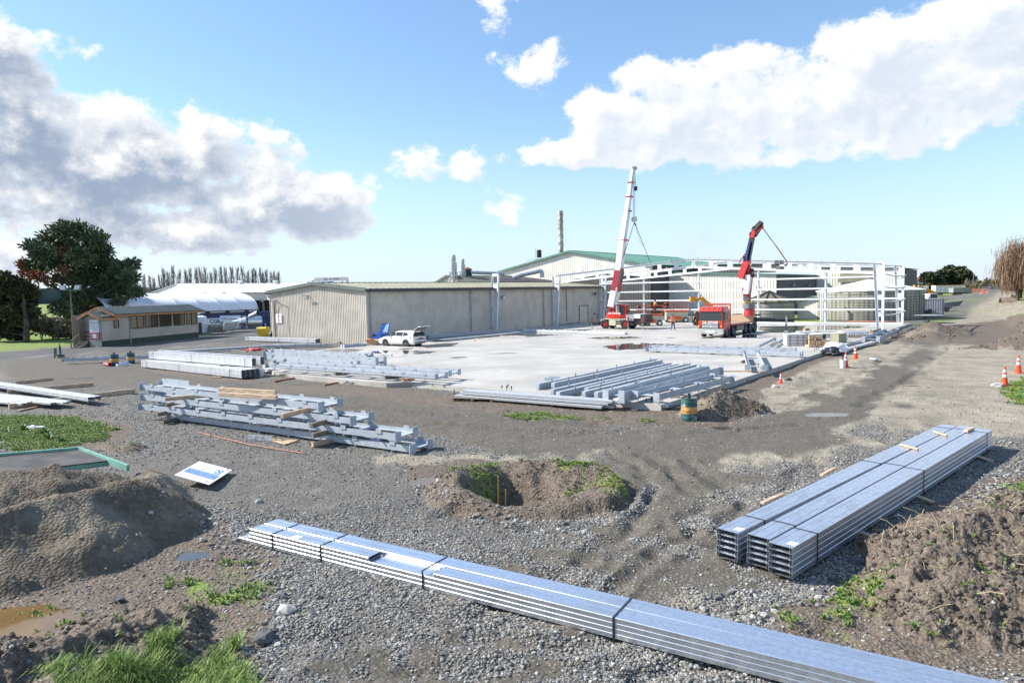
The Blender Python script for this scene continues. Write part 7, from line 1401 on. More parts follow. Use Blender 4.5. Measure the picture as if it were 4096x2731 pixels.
b = D(105, 1352, 84); tree('broadleaf_tree', 'dark olive bushy tree at the far left edge', (b.x, b.y, GZ), sc1, ['shrub'], 1300, .42, .3, 'bark', 2, asp=.35, shell=.3)
for k, (x, y, r_, lab) in enumerate([(165, 1300, 40, 'brownish undergrowth bush beneath the pine, left'), (230, 1310, 42, 'brownish undergrowth bush beneath the pine, middle'), (285, 1315, 36, 'brownish undergrowth bush beneath the pine, right'), (60, 1345, 26, 'low dark bush at the foot of the left tree')]):
    b = D(x, 1346, 90); tree('undergrowth_bush', lab, (b.x, b.y, GZ), [cl(x, y, r_, 91, 0, 1, .9), cl(x + 18, y + 12, r_ * .7, 90, 0, .6)], ['scrub' if k < 3 else 'shrub'], 1000, .4, .08, 'bark', 10 + k, limbs=False, cat='bush', group='bushes under the trees', asp=.3, shell=.3)
tag(MB().tube([G(170, 1340, .2), G(215, 1330, .4), G(245, 1336, .3)], .06, 5).build('fallen_branch', 'bark_grey'), 'pale fallen branch on the lawn under the pine', 'branch')
# poplars
def poplar_mesh(k):
    rr = random.Random(k); mb = MB(); H_ = 17.
    for i in range(74):
        z0 = rr.uniform(.08, .9) * H_; a = rr.uniform(0, 6.28); d = Vector((math.cos(a), math.sin(a), 0)); L = (H_ - z0) * rr.uniform(.28, .5) + 1.0; sp = rr.uniform(.12, .24)
        p = [Vector((0, 0, z0)), d * L * sp * .7 + Vector((0, 0, z0 + L * .4)), d * L * sp + Vector((0, 0, z0 + L))]; mb.tube(p, .06, 3, [.07, .05, .02])
        for j in range(3): f = rr.uniform(.3, .9); s_ = p[1].lerp(p[2], f); a2 = a + rr.uniform(-1.5, 1.5); mb.tube([s_, s_ + Vector((math.cos(a2) * .35, math.sin(a2) * .35, rr.uniform(.8, 1.8)))], .025, 3, [.035, .015])
    t_ = MB(); t_.tube([(0, 0, -.5), (0, 0, H_ * .5), (.1, 0, H_)], .3, 6, [.32, .2, .03]); return mb.mesh('crown', 'poplar'), t_.mesh('trunk', 'poplar')
def _ord(i): i += 1; return 'leftmost poplar' if i == 1 else ['', '', 'second', 'third', 'fourth', 'fifth', 'sixth', 'seventh', 'eighth', 'ninth', 'tenth', 'eleventh', 'twelfth', 'thirteenth', 'fourteenth', 'fifteenth', 'sixteenth', 'seventeenth', 'eighteenth', 'nineteenth', 'twentieth', 'twenty-first', 'twenty-second', 'twenty-third', 'twenty-fourth', 'twenty-fifth', 'twenty-sixth', 'twenty-seventh', 'twenty-eighth', 'twenty-ninth', 'thirtieth', 'thirty-first', 'thirty-second', 'thirty-third'][i] + ' poplar'
PM = [poplar_mesh(k) for k in range(4)]
PX = [540, 555, 580, 603, 618, 643, 660, 676, 697, 722, 748, 765, 790, 807, 826, 847, 865, 889, 907, 931, 956, 975, 996, 1015, 1026, 1048, 1056, 1069, 1088, 1103, 1117, 515, 500]
for i, px in enumerate(PX):
    rr = random.Random(i); Y = 262 + rr.uniform(-6, 6); p = D(px, 1190, Y); hs = (.74 if px < 570 else .86 if px < 660 else 1.0 if px < 1000 else .93) * rr.uniform(.92, 1.06)
    r = thing('poplar_tree', _ord(sorted(PX).index(px)) + ' from the left end of the bare row', 'tree', (p.x, p.y, -1), rr.uniform(0, 6), 'bare poplars in a row'); r.scale = (hs * 1.05, hs * 1.05, hs); inst(PM[i % 4][0], 'crown', r); inst(PM[i % 4][1], 'trunk', r)
# macrocarpas at right
mc1 = [cl(x, y, r_, 262 + rp.uniform(-4, 4), 0, dn * (r_ / 25) ** 2, .6) for x, y, r_, dn in [(3712, 1105, 22, 1), (3700, 1125, 22, 1), (3735, 1110, 22, 1), (3725, 1135, 26, 1), (3752, 1125, 20, 1), (3705, 1148, 18, .8), (3745, 1150, 18, .8)]]
b = D(3730, 1175, 262); tree('macrocarpa_tree', 'left and lower of two dark windswept conifers behind the trailers', (b.x, b.y, -.5), mc1, ['macro'], 900, 1.0, .5, 'bark', 5, group='dark windswept conifers at the right', asp=.3, shell=.3)
mc2 = [cl(x, y, r_, 268 + rp.uniform(-4, 4), 0, dn * (r_ / 25) ** 2, .55) for x, y, r_, dn in [(3800, 1078, 20, 1), (3845, 1080, 18, 1), (3775, 1095, 22, 1), (3815, 1100, 30, 1), (3855, 1098, 26, 1), (3785, 1122, 28, 1), (3830, 1128, 30, 1), (3872, 1115, 24, 1), (3885, 1130, 18, 1), (3860, 1142, 20, .8), (3795, 1148, 16, .7)]]
b = D(3815, 1172, 268); tree('macrocarpa_tree', 'right and taller of two dark windswept conifers behind the trailers', (b.x, b.y, -.5), mc2, ['macro'], 900, 1.0, .6, 'bark', 6, group='dark windswept conifers at the right', asp=.3, shell=.3)
# willow
def willow(label, px, ytop, ybase, Y, wpx, seed):
    b = D(px, ybase, Y); k = Y / FPX; r = thing('willow_tree', label, 'tree', (b.x, b.y, b.z - .3)); rr = random.Random(seed); H_ = (ybase - ytop) * k; Wd = wpx * k; mb = MB(); tips = []
    for i in range(26):
        a = rr.uniform(0, 6.28); q_ = rr.uniform(.25, 1.); e = Vector((math.cos(a) * Wd * q_ * .9, math.sin(a) * Wd * q_ * .7, H_ * (1.0 - .5 * q_ * q_) * rr.uniform(.75, 1.0))); m1 = Vector((e.x * .35, e.y * .35, e.z * .62)); mb.tube([(0, 0, H_ * .12), m1, e], .15, 4, [.22, .12, .04]); tips += [m1.lerp(e, t_) for t_ in (.1, .35, .6, .8, 1.)]
    mb.tube([(0, 0, -.5), (.1, 0, H_ * .3), (0, 0, H_ * .7)], .4, 8, [.5, .38, .15]); mb.build('trunk', 'bark', r, True); st = MB()
    for t_ in tips:
        for j in range(52):
            o = t_ + Vector((rr.gauss(0, .9), rr.gauss(0, .9), rr.gauss(.3, .7))); L = rr.uniform(.8, 3.2); dx, dy = rr.gauss(0, .5), rr.gauss(0, .5); w_ = rr.uniform(.012, .03)
            p = [o, o + Vector((dx * .6, dy * .6, .15)), o + Vector((dx, dy, -L * .45)), o + Vector((dx * 1.1, dy * 1.1, -L))]; s_ = Vector((w_, w_ * rr.uniform(-1, 1), 0)); st.add([v for q_ in p for v in (q_ - s_, q_ + s_)], [(0, 1, 3, 2), (2, 3, 5, 4), (4, 5, 7, 6)])
    st.build('crown', 'willow', r)
willow('bare orange-brown willow at the right edge', 4075, 955, 1175, 118, 85, 4)
willow('second orange-brown willow beyond the frame edge', 4190, 940, 1190, 112, 90, 5)
for k, (x0, y0, r_, lab) in enumerate([(3840, 1148, 26, 'pale scrub bush left of the far pole'), (3885, 1146, 26, 'pale scrub bush right of the far pole'), (3925, 1148, 28, 'olive scrub bush above the far fence'), (3965, 1146, 30, 'olive scrub bush behind the far container'), (4000, 1150, 28, 'dark scrub bush under the willow'), (4035, 1160, 26, 'scrub bush at the foot of the willow')]):
    Y = 275 - k * 18; b = D(x0, 1176, Y); tree('scrub_bush', lab, (b.x, b.y, -.5), [cl(x0, y0, r_, Y, 0, 1, .8), cl(x0 + 22, y0 + 6, r_ * .8, Y, 0, .7, .8), cl(x0 - 20, y0 + 8, r_ * .7, Y, 0, .6, .8)], ['scrub'], 900, .9, .1, 'bark', 30 + k, limbs=False, cat='bush', group='scrub bushes at the far right', asp=.3, shell=.3)
p = D(3893, 1165, 250); r = thing('power_pole', 'lone grey pole standing beyond the far trailers', 'pole', (p.x, p.y, -.5)); MB().cyl((0, 0, 0), (0, 0, D(3893, 1092, 250).z + .5), .22, .15, 8).build('pole', 'bark_grey', r); MB().bar((-.2, 0, D(3893, 1096, 250).z + .4), (.2, 0, D(3893, 1096, 250).z + .4), .1, .15).build('cap', 'midgrey', r)
# hills
mb = MB(); pts = [(-900, 1150), (0, 1158), (300, 1150), (480, 1146), (545, 1148), (600, 1158), (680, 1156), (760, 1163), (900, 1166), (1100, 1172), (1300, 1177)]; vs = []
for x, y in pts: a = D(x, y, 1500); vs += [(a.x, a.y, -5), (a.x, a.y, a.z), (a.x, a.y + 400, a.z * .9), (a.x, a.y + 800, -5)]
mb.add(vs, [(i * 4 + k, i * 4 + 4 + k, i * 4 + 5 + k, i * 4 + 1 + k) for i in range(len(pts) - 1) for k in range(3)]); tag(mb.build('hills', 'hill'), kind='structure')
# ================================================================== people
def person(label, p, rz, J, cloth, hat=None, hair=None, extra=None):
    """J overrides joints; cloth maps bone groups to materials"""
    j = dict(pel=(0, 0, .96), sp=(0, .0, 1.16), ch=(0, 0, 1.38), nk=(0, 0, 1.52), hd=(0, .02, 1.64), ht=(0, .02, 1.74))
    for s_, n in ((-1, 'r'), (1, 'l')): j.update({'sh' + n: (s_ * .19, 0, 1.43), 'el' + n: (s_ * .25, -.02, 1.16), 'wr' + n: (s_ * .25, .08, .92), 'hp' + n: (s_ * .095, 0, .92), 'kn' + n: (s_ * .1, .02, .5), 'an' + n: (s_ * .1, -.02, .09), 'to' + n: (s_ * .11, .17, .04)})
    j.update(J); E_ = [('pel', 'sp', 't'), ('sp', 'ch', 't'), ('ch', 'nk', 't'), ('nk', 'hd', 'h'), ('hd', 'ht', 'h')]; Rr = dict(pel=.155, sp=.145, ch=.165, nk=.065, hd=.098, ht=.075)
    for n in 'rl':
        w_ = Vector(j['wr' + n]); e_ = Vector(j['el' + n]); d = (w_ - e_).normalized(); pm = w_ + d * .07; j['pa' + n] = tuple(pm)
        E_ += [('ch', 'sh' + n, 't'), ('sh' + n, 'el' + n, 'a'), ('el' + n, 'wr' + n, 'f'), ('wr' + n, 'pa' + n, 'd'), ('pel', 'hp' + n, 'l'), ('hp' + n, 'kn' + n, 'l'), ('kn' + n, 'an' + n, 's'), ('an' + n, 'to' + n, 'b')]
        Rr.update({'sh' + n: .075, 'el' + n: .052, 'wr' + n: .038, 'pa' + n: .036, 'hp' + n: .105, 'kn' + n: .072, 'an' + n: .055, 'to' + n: .05})
        sd = d.cross(Vector((0, 1, 0))).normalized() if abs(d.y) < .9 else Vector((1, 0, 0))
        for k in range(4): nm = 'f%d%s' % (k, n); j[nm] = tuple(pm + d * (.075 + .01 * (k in (1, 2))) + Vector((0, 1, 0)) * (k - 1.5) * .02); E_.append(('pa' + n, nm, 'd')); Rr[nm] = .009
        nm = 'th' + n; j[nm] = tuple(w_ + d * .06 + Vector((0, .06, 0))); E_.append(('wr' + n, nm, 'd')); Rr[nm] = .011
    names = list(j); me_ = bpy.data.meshes.new('body'); me_.from_pydata([j[n] for n in names], [(names.index(a), names.index(b)) for a, b, _ in E_], [])
    o = bpy.data.objects.new('body', me_); C.objects.link(o); o.modifiers.new('s', 'SKIN'); sv = o.data.skin_vertices[0].data
    for i, n in enumerate(names): sv[i].radius = (Rr[n], Rr[n] * (.72 if n in ('ch', 'sp', 'pel') else 1)); sv[i].use_root = n == 'pel'
    su = o.modifiers.new('u', 'SUBSURF'); su.levels = su.render_levels = 1; dg = bpy.context.evaluated_depsgraph_get(); m2 = bpy.data.meshes.new_from_object(o.evaluated_get(dg)); bpy.data.objects.remove(o)
    mats = ['skin'] + sorted(set(cloth.values()) - {'skin'}); m2.materials.clear(); [m2.materials.append(M(k)) for k in mats]
    segs = [(Vector(j[a]), Vector(j[b]), g_) for a, b, g_ in E_]
    for f in m2.polygons:
        best = min(segs, key=lambda s_: (f.center - s_[0].lerp(s_[1], max(0, min(1, (f.center - s_[0]).dot(s_[1] - s_[0]) / max(1e-9, (s_[1] - s_[0]).length_squared))))).length); f.material_index = mats.index(cloth.get(best[2], 'skin')); f.use_smooth = True
    r = thing('person', label, 'person', p, rz); inst(m2, 'body', r); hd = Vector(j['hd'])
    if hat: MB().lathe([(.135, -.01), (.135, .0), (.112, .02), (.105, .07), (.06, .115), (0, .125)] if hat[1] == 'hard' else [(.108, -.01), (.108, .05), (.07, .1), (0, .115)], hd + Vector((0, 0, .045)), 14).build('hat', hat[0], r, True); MB().box(hd.x - .07, hd.x + .07, hd.y + .08, hd.y + .19, hd.z + .05, hd.z + .065).build('hat_brim', hat[0], r)
    if hair: MB().lathe([(.108, -.06), (.114, .02), (.09, .09), (0, .125)], hd + Vector((0, -.012, .02)), 14).build('hair', hair, r, True)
    for s_ in (-1, 1): MB().lathe([(0, -.012), (.012, 0), (0, .012)], hd + Vector((s_ * .035, .092, .012)), 6).build('eye', 'black', r)
    MB().hexa([hd + Vector(v) for v in ((-.013, .09, -.03), (.013, .09, -.03), (.008, .09, .01), (-.008, .09, .01))], [hd + Vector(v) for v in ((-.01, .118, -.028), (.01, .118, -.028), (.004, .1, .008), (-.004, .1, .008))]).build('nose', 'skin', r); MB().box(hd.x - .025, hd.x + .025, hd.y + .085, hd.y + .097, hd.z - .052, hd.z - .044).build('mouth', 'dark_red', r)
    if extra: extra(r)
    return r
p = G(2691, 1321, 0)
def vest(r):
    for z in (1.08, 1.3): MB().lathe([(.158, z), (.16, z + .05)], (0, 0, 0), 14).build('reflective_band', 'reflective', r); r.children[-1].scale = (1.06, .84, 1)
    for s_ in (-1, 1): MB().lathe([(.062, .3), (.064, .35)], (s_ * .1, 0, 0), 10).build('reflective_band', 'reflective', r)
person('worker in orange hi-vis top and navy trousers walking away across the slab', p, R(195), dict(knr=(-.1, .18, .52), anr=(-.1, .26, .12), tor=(-.11, .42, .08), knl=(.1, .02, .5), anl=(.1, -.26, .12), tol=(.11, -.12, .03), elr=(-.27, -.12, 1.17), wrr=(-.3, -.12, .93), ell=(.28, .04, 1.16), wrl=(.3, .14, .93)), dict(t='hivis', a='hivis', f='hivis', l='navy', s='navy', b='black'), hair='rust_red', extra=vest)
pl = bpy.data.objects['scissor_lift']; person('worker in orange top and black trousers standing in the scissor lift', pl.location + Vector((.62, -.1, 1.55)), R(-60), dict(elr=(-.26, .1, 1.18), wrr=(-.18, .34, 1.1), ell=(.26, .1, 1.18), wrl=(.16, .36, 1.1), knr=(-.14, .02, .5), anr=(-.16, -.02, .09), tor=(-.18, .16, .04)), dict(t='hivis', a='hivis', f='hivis', l='black', s='black', b='black'), hat=('navy', 'cap'), hair='black')
def ch(r):
    MB().add([(-.09, .128, 1.12), (.1, .128, 1.12), (.1, .136, 1.4), (-.09, .136, 1.4)], [(0, 1, 2, 3)]).build('chest_print', 'ink_green', r)
p = G(2781, 1303, 0); person('person in black hoodie, shorts and white hard hat beside the truck', p, R(170), dict(elr=(-.28, -.03, 1.16), wrr=(-.26, .1, .96), ell=(.28, -.03, 1.16), wrl=(.26, .1, .96), hpr=(-.1, 0, .92), knr=(-.15, .02, .5), anr=(-.17, 0, .09), tor=(-.19, .16, .04), knl=(.15, .02, .5), anl=(.17, 0, .09), tol=(.19, .16, .04)), dict(t='navy', a='navy', f='navy', l='black', b='black', d='black'), hat=('offwhite', 'hard'), extra=ch)
p = G(1055, 1294, GZ); person('person in lime hi-vis partly hidden behind the big silver duct', p, R(200), {}, dict(t='hivis_green', a='hivis_green', f='hivis_green', l='navy', s='navy', b='black'), hair='black')
# ================================================================== drums, cones, loose things
def zg(p): return float(terrain(np.array([p.x]), np.array([p.y]))[0][0])
def drum(label, px, py, h=.88, rad=.29, mats=('barrel_green', 'barrel_yellow', 'barrel_green'), tilt=0, stub=True):
    p = G(px, py); z = zg(p); r = thing('steel_drum', label, 'drum', (p.x, p.y, z - .03), 0, 'painted steel drums'); n = 26; b = len(mats)
    for k, m_ in enumerate(mats):
        z0, z1 = h * k / b, h * (k + 1) / b; prof = [(rad, z0), (rad, z0 + (z1 - z0) * .35), (rad + .012, z0 + (z1 - z0) * .45), (rad + .012, z0 + (z1 - z0) * .55), (rad, z0 + (z1 - z0) * .65), (rad, z1)]; MB().lathe(prof, n=n).build('band', m_, r, True)
        if k: MB().lathe([(rad, z0 - .015), (rad + .016, z0), (rad, z0 + .015)], n=n).build('roll_ring', mats[0], r)
    MB().lathe([(rad, h - .002), (rad + .014, h + .012), (rad - .01, h + .015), (rad - .02, h - .03), (0, h - .035)], n=n).build('lid', 'bark_grey', r, True)
    if stub: MB().box(-.05, .05, -.04, .04, h - .04, h + .17).build('stub_post', 'barrel_blue', r)
    return r
drum('dented green and yellow drum at the near corner of the slab', 2757, 1682); drum('left of two blue and yellow drums by the rubbish heap', 459, 1463, mats=('barrel_blue', 'barrel_yellow', 'barrel_blue')); drum('right of two blue and yellow drums by the rubbish heap', 524, 1456, mats=('barrel_blue', 'barrel_yellow', 'barrel_blue'))
drum('low cut drum with yellow band and post by the road edge', 241, 1431, .32, .34, ('barrel_yellow', 'barrel_blue'), stub=False)
p = G(243, 1428); r = thing('drum_post', 'weathered blue post standing in the low cut drum', 'post', (p.x, p.y, GZ)); MB().bar((0, 0, .2), (-.03, 0, 1.0), .12, .12).build('post', 'barrel_blue', r); MB().bar((-.03, 0, 1.0), (-.06, 0, 1.28), .05, .05).build('bracket', 'barrel_blue', r)
p = G(222, 1432); tag(MB().bar((0, 0, 0), (.03, 0, .9), .16, .16).build('marker_post', 'bark_grey', None, False, (p.x, p.y, GZ)), 'short grey marker post left of the low cut drum', 'post')
def cone(label, px, py, h=.9, rz=0, lean=0, z=None):
    p = G(px, py); z = zg(p) if z is None else z; r = thing('traffic_cone', label, 'traffic cone', (p.x, p.y, z), rz, 'orange traffic cones'); r.rotation_euler = (0, lean, rz); s_ = h / .9
    MB().hexa([(-.19 * s_, -.19 * s_, 0), (.19 * s_, -.19 * s_, 0), (.19 * s_, .19 * s_, 0), (-.19 * s_, .19 * s_, 0)], [(-.17 * s_, -.17 * s_, .045), (.17 * s_, -.17 * s_, .045), (.17 * s_, .17 * s_, .045), (-.17 * s_, .17 * s_, .045)]).build('base', 'cone_orange', r)
    MB().lathe([(.145 * s_, .04), (.035 * s_, h), (.02 * s_, h + .01), (0, h + .01)], n=18).build('body', 'cone_orange', r, True)
    def rad(z): return s_ * (.145 - .11 * (z / h - .05))
    for a_, b_ in ((.48, .62), (.72, .86)): MB().lathe([(rad(h * a_) + .004, h * a_), (rad(h * b_) + .004, h * b_)], n=18).build('reflective_sleeve', 'reflective', r, True)
    return r
cone('leaning cone with white bands next to the pink-stained bucket', 3384, 1471, .9, .2, -.03); cone('cone behind the bucket cone, leaning left', 3424, 1437, .9, 0, -.09); cone('small cone standing alone near the slab edge', 3123, 1541, .55); cone('lower of two tall cones at the right edge', 4018, 1545, .95); cone('upper of two tall cones at the right edge', 4073, 1491, .95)
cone('cone beside the lime-vested person near the ducts', 1062, 1312, .9); cone('far cone beside the excavator', 3705, 1193, 1.4, z=GZ); cone('far cone by the orange netting', 3946, 1184, 1.2, z=GZ + .3)
# bucket with rod by the cones
p = G(3371, 1473); r = thing('stained_bucket', 'white pink-stained bucket with a black rod beside the cones', 'bucket', (p.x, p.y, zg(p))); MB().lathe([(0, 0), (.15, 0), (.17, .5), (.15, .5), (.14, .05), (0, .04)], n=16).build('pail', 'plastic_white', r, True); MB().lathe([(.158, .2), (.172, .48)], n=16).build('stain', 'orange_net', r, True) if False else None; MB().cyl((.0, 0, .1), (0, 0, .82), .03, n=6).build('rod', 'black', r)
p = G(1045, 1506); r = thing('white_bucket', 'white plastic bucket at the end of the six-high purlin pack', 'bucket', (p.x, p.y, GZ)); MB().lathe([(0, 0), (.14, 0), (.17, .42), (.18, .42), (.18, .45), (0, .45)], n=16).build('pail', 'plastic_white', r, True); MB().tube([(-.17, 0, .38), (-.1, -.16, .28), (.1, -.16, .28), (.17, 0, .38)], .008, 4).build('handle', 'steel', r)
def crumple(name, label, cat, px, py, sx, sy, sz, mat_, seed, z=None, sub=3):
    p = G(px, py, GZ if z is None else z); zz = (zg(p) if z is None else z); bm = bmesh.new(); bmesh.ops.create_icosphere(bm, subdivisions=sub, radius=1); rr = random.Random(seed)
    from mathutils import noise as nz
    for v in bm.verts:
        n = v.co.copy(); k = 1 + .45 * nz.noise(n * 1.7 + Vector((seed, 0, 0))) + .28 * nz.noise(n * 4.3 + Vector((0, seed, 0))); v.co = Vector((n.x * sx * k, n.y * sy * k, max(-.02, n.z * sz * k)))
    m = bpy.data.meshes.new(name); bm.to_mesh(m); bm.free(); m.materials.append(M(mat_)); return tag(inst(m, name, None, (p.x, p.y, zz), (0, 0, seed)), label, cat)
crumple('plastic_bag', 'pale plastic bag of bits beside the white bucket', 'bag', 1090, 1488, .5, .35, .28, 'plastic_white', 3); crumple('white_sack', 'white sack lying in front of the left drums', 'sack', 495, 1462, .5, .4, .25, 'plastic_white', 4); crumple('white_sack', 'small white sack between the two left drums', 'sack', 495, 1447, .3, .3, .22, 'plastic_white', 5); crumple('red_tarp', 'crumpled red tarpaulin beside the long low pack', 'tarp', 1015, 1402, .9, .5, .25, 'red', 6); crumple('rubbish_heap', 'brown heap of offcuts between the left drums', 'rubbish', 500, 1455, .9, .5, .2, 'timber_old', 7)
crumple('plastic_wrap', 'crumpled clear plastic wrap beside the cartons on the slab', 'plastic wrap', 3340, 1402, .9, .8, .55, 'plastic_white', 8, 0); crumple('black_wrap', 'crumpled black plastic beside the cartons on the slab', 'plastic wrap', 3322, 1408, .6, .5, .42, 'plastic_dark', 9, 0); crumple('black_sheet', 'black plastic sheet crumpled near the right column', 'plastic sheet', 3668, 1326, 1.3, .9, .45, 'plastic_dark', 10); crumple('grey_sheet', 'grey plastic sheet crumpled next to the black one', 'plastic sheet', 3692, 1320, .9, .6, .4, 'pipe_grey', 11); crumple('blue_tarp', 'scrap of pale blue tarp beyond the gravel cone heap', 'tarp', 3838, 1330, .8, .4, .12, 'lblue', 12); crumple('blue_tarp', 'scrap of pale blue plastic near the two cones', 'tarp', 3496, 1446, .4, .25, .08, 'plastic_white', 13)
crumple('orange_jacket', 'orange jacket lying on the carton beside the blue crate', 'jacket', 1482, 1362, .45, .35, .2, 'hivis', 14, .42); crumple('grey_bundle', 'grey cloth bundle beside the blue crate', 'cloth', 1512, 1378, .5, .4, .35, 'pipe_grey', 15, 0); crumple('dark_coat', 'dark coat hanging over the blue crate edge', 'coat', 1489, 1344, .35, .25, .2, 'black', 16, .85); crumple('red_bag', 'small red bag on the ground by the shed corner', 'bag', 1349, 1365, .3, .25, .25, 'red', 17); crumple('dark_bag', 'dark tool bag on the ground by the shed corner', 'bag', 1362, 1374, .4, .3, .25, 'black', 18); crumple('pale_stone', 'pale flat stone lying on the left grass patch', 'stone', 135, 1712, .35, .16, .1, 'plastic_white', 19, GZ + .05)
r = tag(MB().tube([G(418, 1455, GZ + .15), G(440, 1456, GZ + .2), G(452, 1452, GZ + .1)], .13, 8).build('red_pipe', 'red'), 'red bent pipe beside the left drum', 'pipe')
# yellow wheelie bin, round pots, sawhorse
p = G(1055, 1346); r = thing('yellow_bin', 'yellow lidded bin at the corner of the beige shed', 'bin', (p.x, p.y, GZ), -.2); MB().hexa([(-.5, -.4, .05), (.5, -.4, .05), (.5, .4, .05), (-.5, .4, .05)], [(-.62, -.5, 1.05), (.62, -.5, 1.05), (.62, .5, 1.05), (-.62, .5, 1.05)]).build('tub', 'yellow', r); MB().hexa([(-.68, -.56, 1.04), (.68, -.56, 1.04), (.68, .56, 1.04), (-.68, .56, 1.04)], [(-.58, -.46, 1.2), (.58, -.46, 1.2), (.58, .46, 1.2), (-.58, .46, 1.2)]).build('lid', 'yellow', r)
for x in (-.4, .4): wheel(r, (x, .4, .1), .1, .06, 'midgrey')
p = G(1087, 1347); r = thing('ribbed_tank', 'squat dark ribbed drum under the shed downpipe', 'drum', (p.x, p.y, GZ)); [MB().lathe([(0, .0 + k * .21), (.36, k * .21), (.4, k * .21 + .1), (.36, k * .21 + .2), (0, k * .21 + .2)], n=16).build('ring', 'office_base', r, True) for k in range(3)]
def sawhorse(label, px, py, L=1.4):
    p = G(px, py); r = thing('sawhorse', label, 'sawhorse', (p.x, p.y, GZ), .2); MB().bar((0, 0, .8), (L, 0, .8), .1, .1).build('top_bar', 'offwhite', r); [MB().bar((x, 0, .8), (x + dx, dy, 0), .05, .05).build('leg', 'offwhite', r) for x in (.15, L - .15) for dx, dy in ((-.1, .3), (.1, -.3))]
sawhorse('pale sawhorse against the beige gable wall', 1117, 1352, 1.3); sawhorse('cluttered pale sawhorse near the gable middle', 1255, 1366, 1.1)
# blue crate with lid, carton
p = G(1506, 1372, 0); r = thing('blue_crate', 'blue plastic crate with its lid up by the white car', 'crate', (p.x, p.y, 0), rz_of(-VV)); MB().box(-.6, .6, 0, 1.0, .12, .95).build('tub', 'blue_plastic', r); [MB().box(-.6 + .2 * k, -.55 + .2 * k, -.03, 0, .14, .9).build('rib', 'blue_plastic', r) for k in range(7)]; MB().hexa([(-.6, .98, .95), (.6, .98, .95), (.6, 1.05, .95), (-.6, 1.05, .95)], [(-.55, 1.2, 1.85), (.65, 1.2, 1.85), (.65, 1.27, 1.85), (-.55, 1.27, 1.85)]).build('lid', 'blue_plastic', r)
for k in range(4): MB().hexa([(-.5 + .28 * k, .955, 1.03), (-.28 + .28 * k, .955, 1.03), (-.28 + .28 * k, .99, 1.03), (-.5 + .28 * k, .99, 1.03)], [(-.46 + .28 * k, 1.16, 1.78), (-.24 + .28 * k, 1.16, 1.78), (-.24 + .28 * k, 1.2, 1.78), (-.46 + .28 * k, 1.2, 1.78)]).build('lid_panel', 'lblue', r)
[MB().box(x - .08, x + .08, .1, .9, 0, .12).build('skid', 'black', r) for x in (-.45, .45)]
p = G(1466, 1381, 0); r = thing('open_carton', 'open cardboard carton in front of the blue crate', 'carton', (p.x, p.y, 0), -.3); MB().box(0, .9, 0, .6, 0, .4).build('box', 'carton', r); [MB().hexa([(0, y, .4), (.9, y, .4), (.9, y + .01, .4), (0, y + .01, .4)], [(0, y + d_, .55), (.9, y + d_, .55), (.9, y + d_ + .01, .55), (0, y + d_ + .01, .55)]).build('flap', 'carton', r) for y, d_ in ((0, -.15), (.6, .15))]
lad('short grey beam on the ground before the shed corner', G(1375, 1385, .12), G(1462, 1378, .12), .4)
# grey pallet at slab front
def pallet(label, px, py, rz, mat_, z=GZ, sx=1.2, sy=1.0):
    p = G(px, py, z); r = thing('pallet', label, 'pallet', (p.x, p.y, z), rz)
    for k in range(6): MB().box(0, sx, k * sy / 6, k * sy / 6 + sy / 6 - .03, .12, .145).build('slat', mat_, r)
    for k in range(3): MB().box(k * (sx - .1) / 2, k * (sx - .1) / 2 + .1, 0, sy, .02, .12).build('bearer', mat_, r)
    return r
pallet('weathered grey pallet at the front left of the slab', 1808, 1603, -.35, 'timber_old', sx=2.0)
pallet('pale pallet carrying the brown cartons on the slab', 3236, 1389, rz_of(-VV) + .5, 'timber', 0, 1.5, 1.1)
pc_ = G(3236, 1389, 0); e1 = Vector((math.cos(rz_of(-VV) + .5), math.sin(rz_of(-VV) + .5), 0)); e2 = Vector((-e1.y, e1.x, 0))
for k, (a_, b_, c_, s_, lab) in enumerate([(.05, .1, 0, .45, 'brown carton at the left of the pallet'), (.05, .1, .42, .42, 'upper left brown carton on the pallet'), (.55, .05, 0, .4, 'brown carton in the front middle of the pallet'), (.98, .05, 0, .42, 'brown carton at the front right of the pallet'), (.6, .5, .0, .5, 'brown carton at the back of the pallet'), (.62, .3, .42, .36, 'top middle brown carton on the pallet'), (1.0, .5, 0, .45, 'rear right brown carton on the pallet')]):
    q_ = pc_ + e1 * a_ + e2 * b_; r = thing('carton', lab, 'carton', (q_.x, q_.y, .15 + c_), rz_of(e1) + .1 * math.sin(k), 'brown cartons on the pallet'); MB().box(0, s_, 0, s_ * .9, 0, s_ * .85).build('box', 'carton', r); MB().box(s_ * .42, s_ * .55, -.003, s_ * .9 + .003, s_ * .4, s_ * .853).build('tape', 'offwhite', r)
# stacked trays
def trays(label, px, py, L, Wd, n, h, rz):
    p = G(px, py, 0); r = thing('sheet_stack', label, 'sheet stack', (p.x, p.y, 0), rz, 'stacks of spaced sheets on the slab')
    for k in range(n): MB().box(0, L, 0, Wd, .06 + k * h, .06 + k * h + h * .6).build('sheet', 'white', r); [MB().box(x, x + .12, -.02, Wd + .02, k * h, .06 + k * h).build('spacer', 'black', r) for x in (.2, L / 2, L - .32)]
    MB().box(L, L + .25, 0, Wd, .02, n * h).build('dark_end', 'plastic_dark', r)
trays('tall stack of white sheets with black spacers on the slab', 3147, 1384, 1.5, 1.2, 8, .115, -.15); trays('second stack of white sheets right of the tall one', 3222, 1366, 1.4, 1.2, 6, .1, -.1); trays('long low stack of white sheets behind the cartons', 3262, 1352, 2.4, 1.2, 4, .1, -.15); trays('thin stack of white sheets behind the tall stack', 3195, 1340, 1.6, 1.0, 3, .1, -.1)
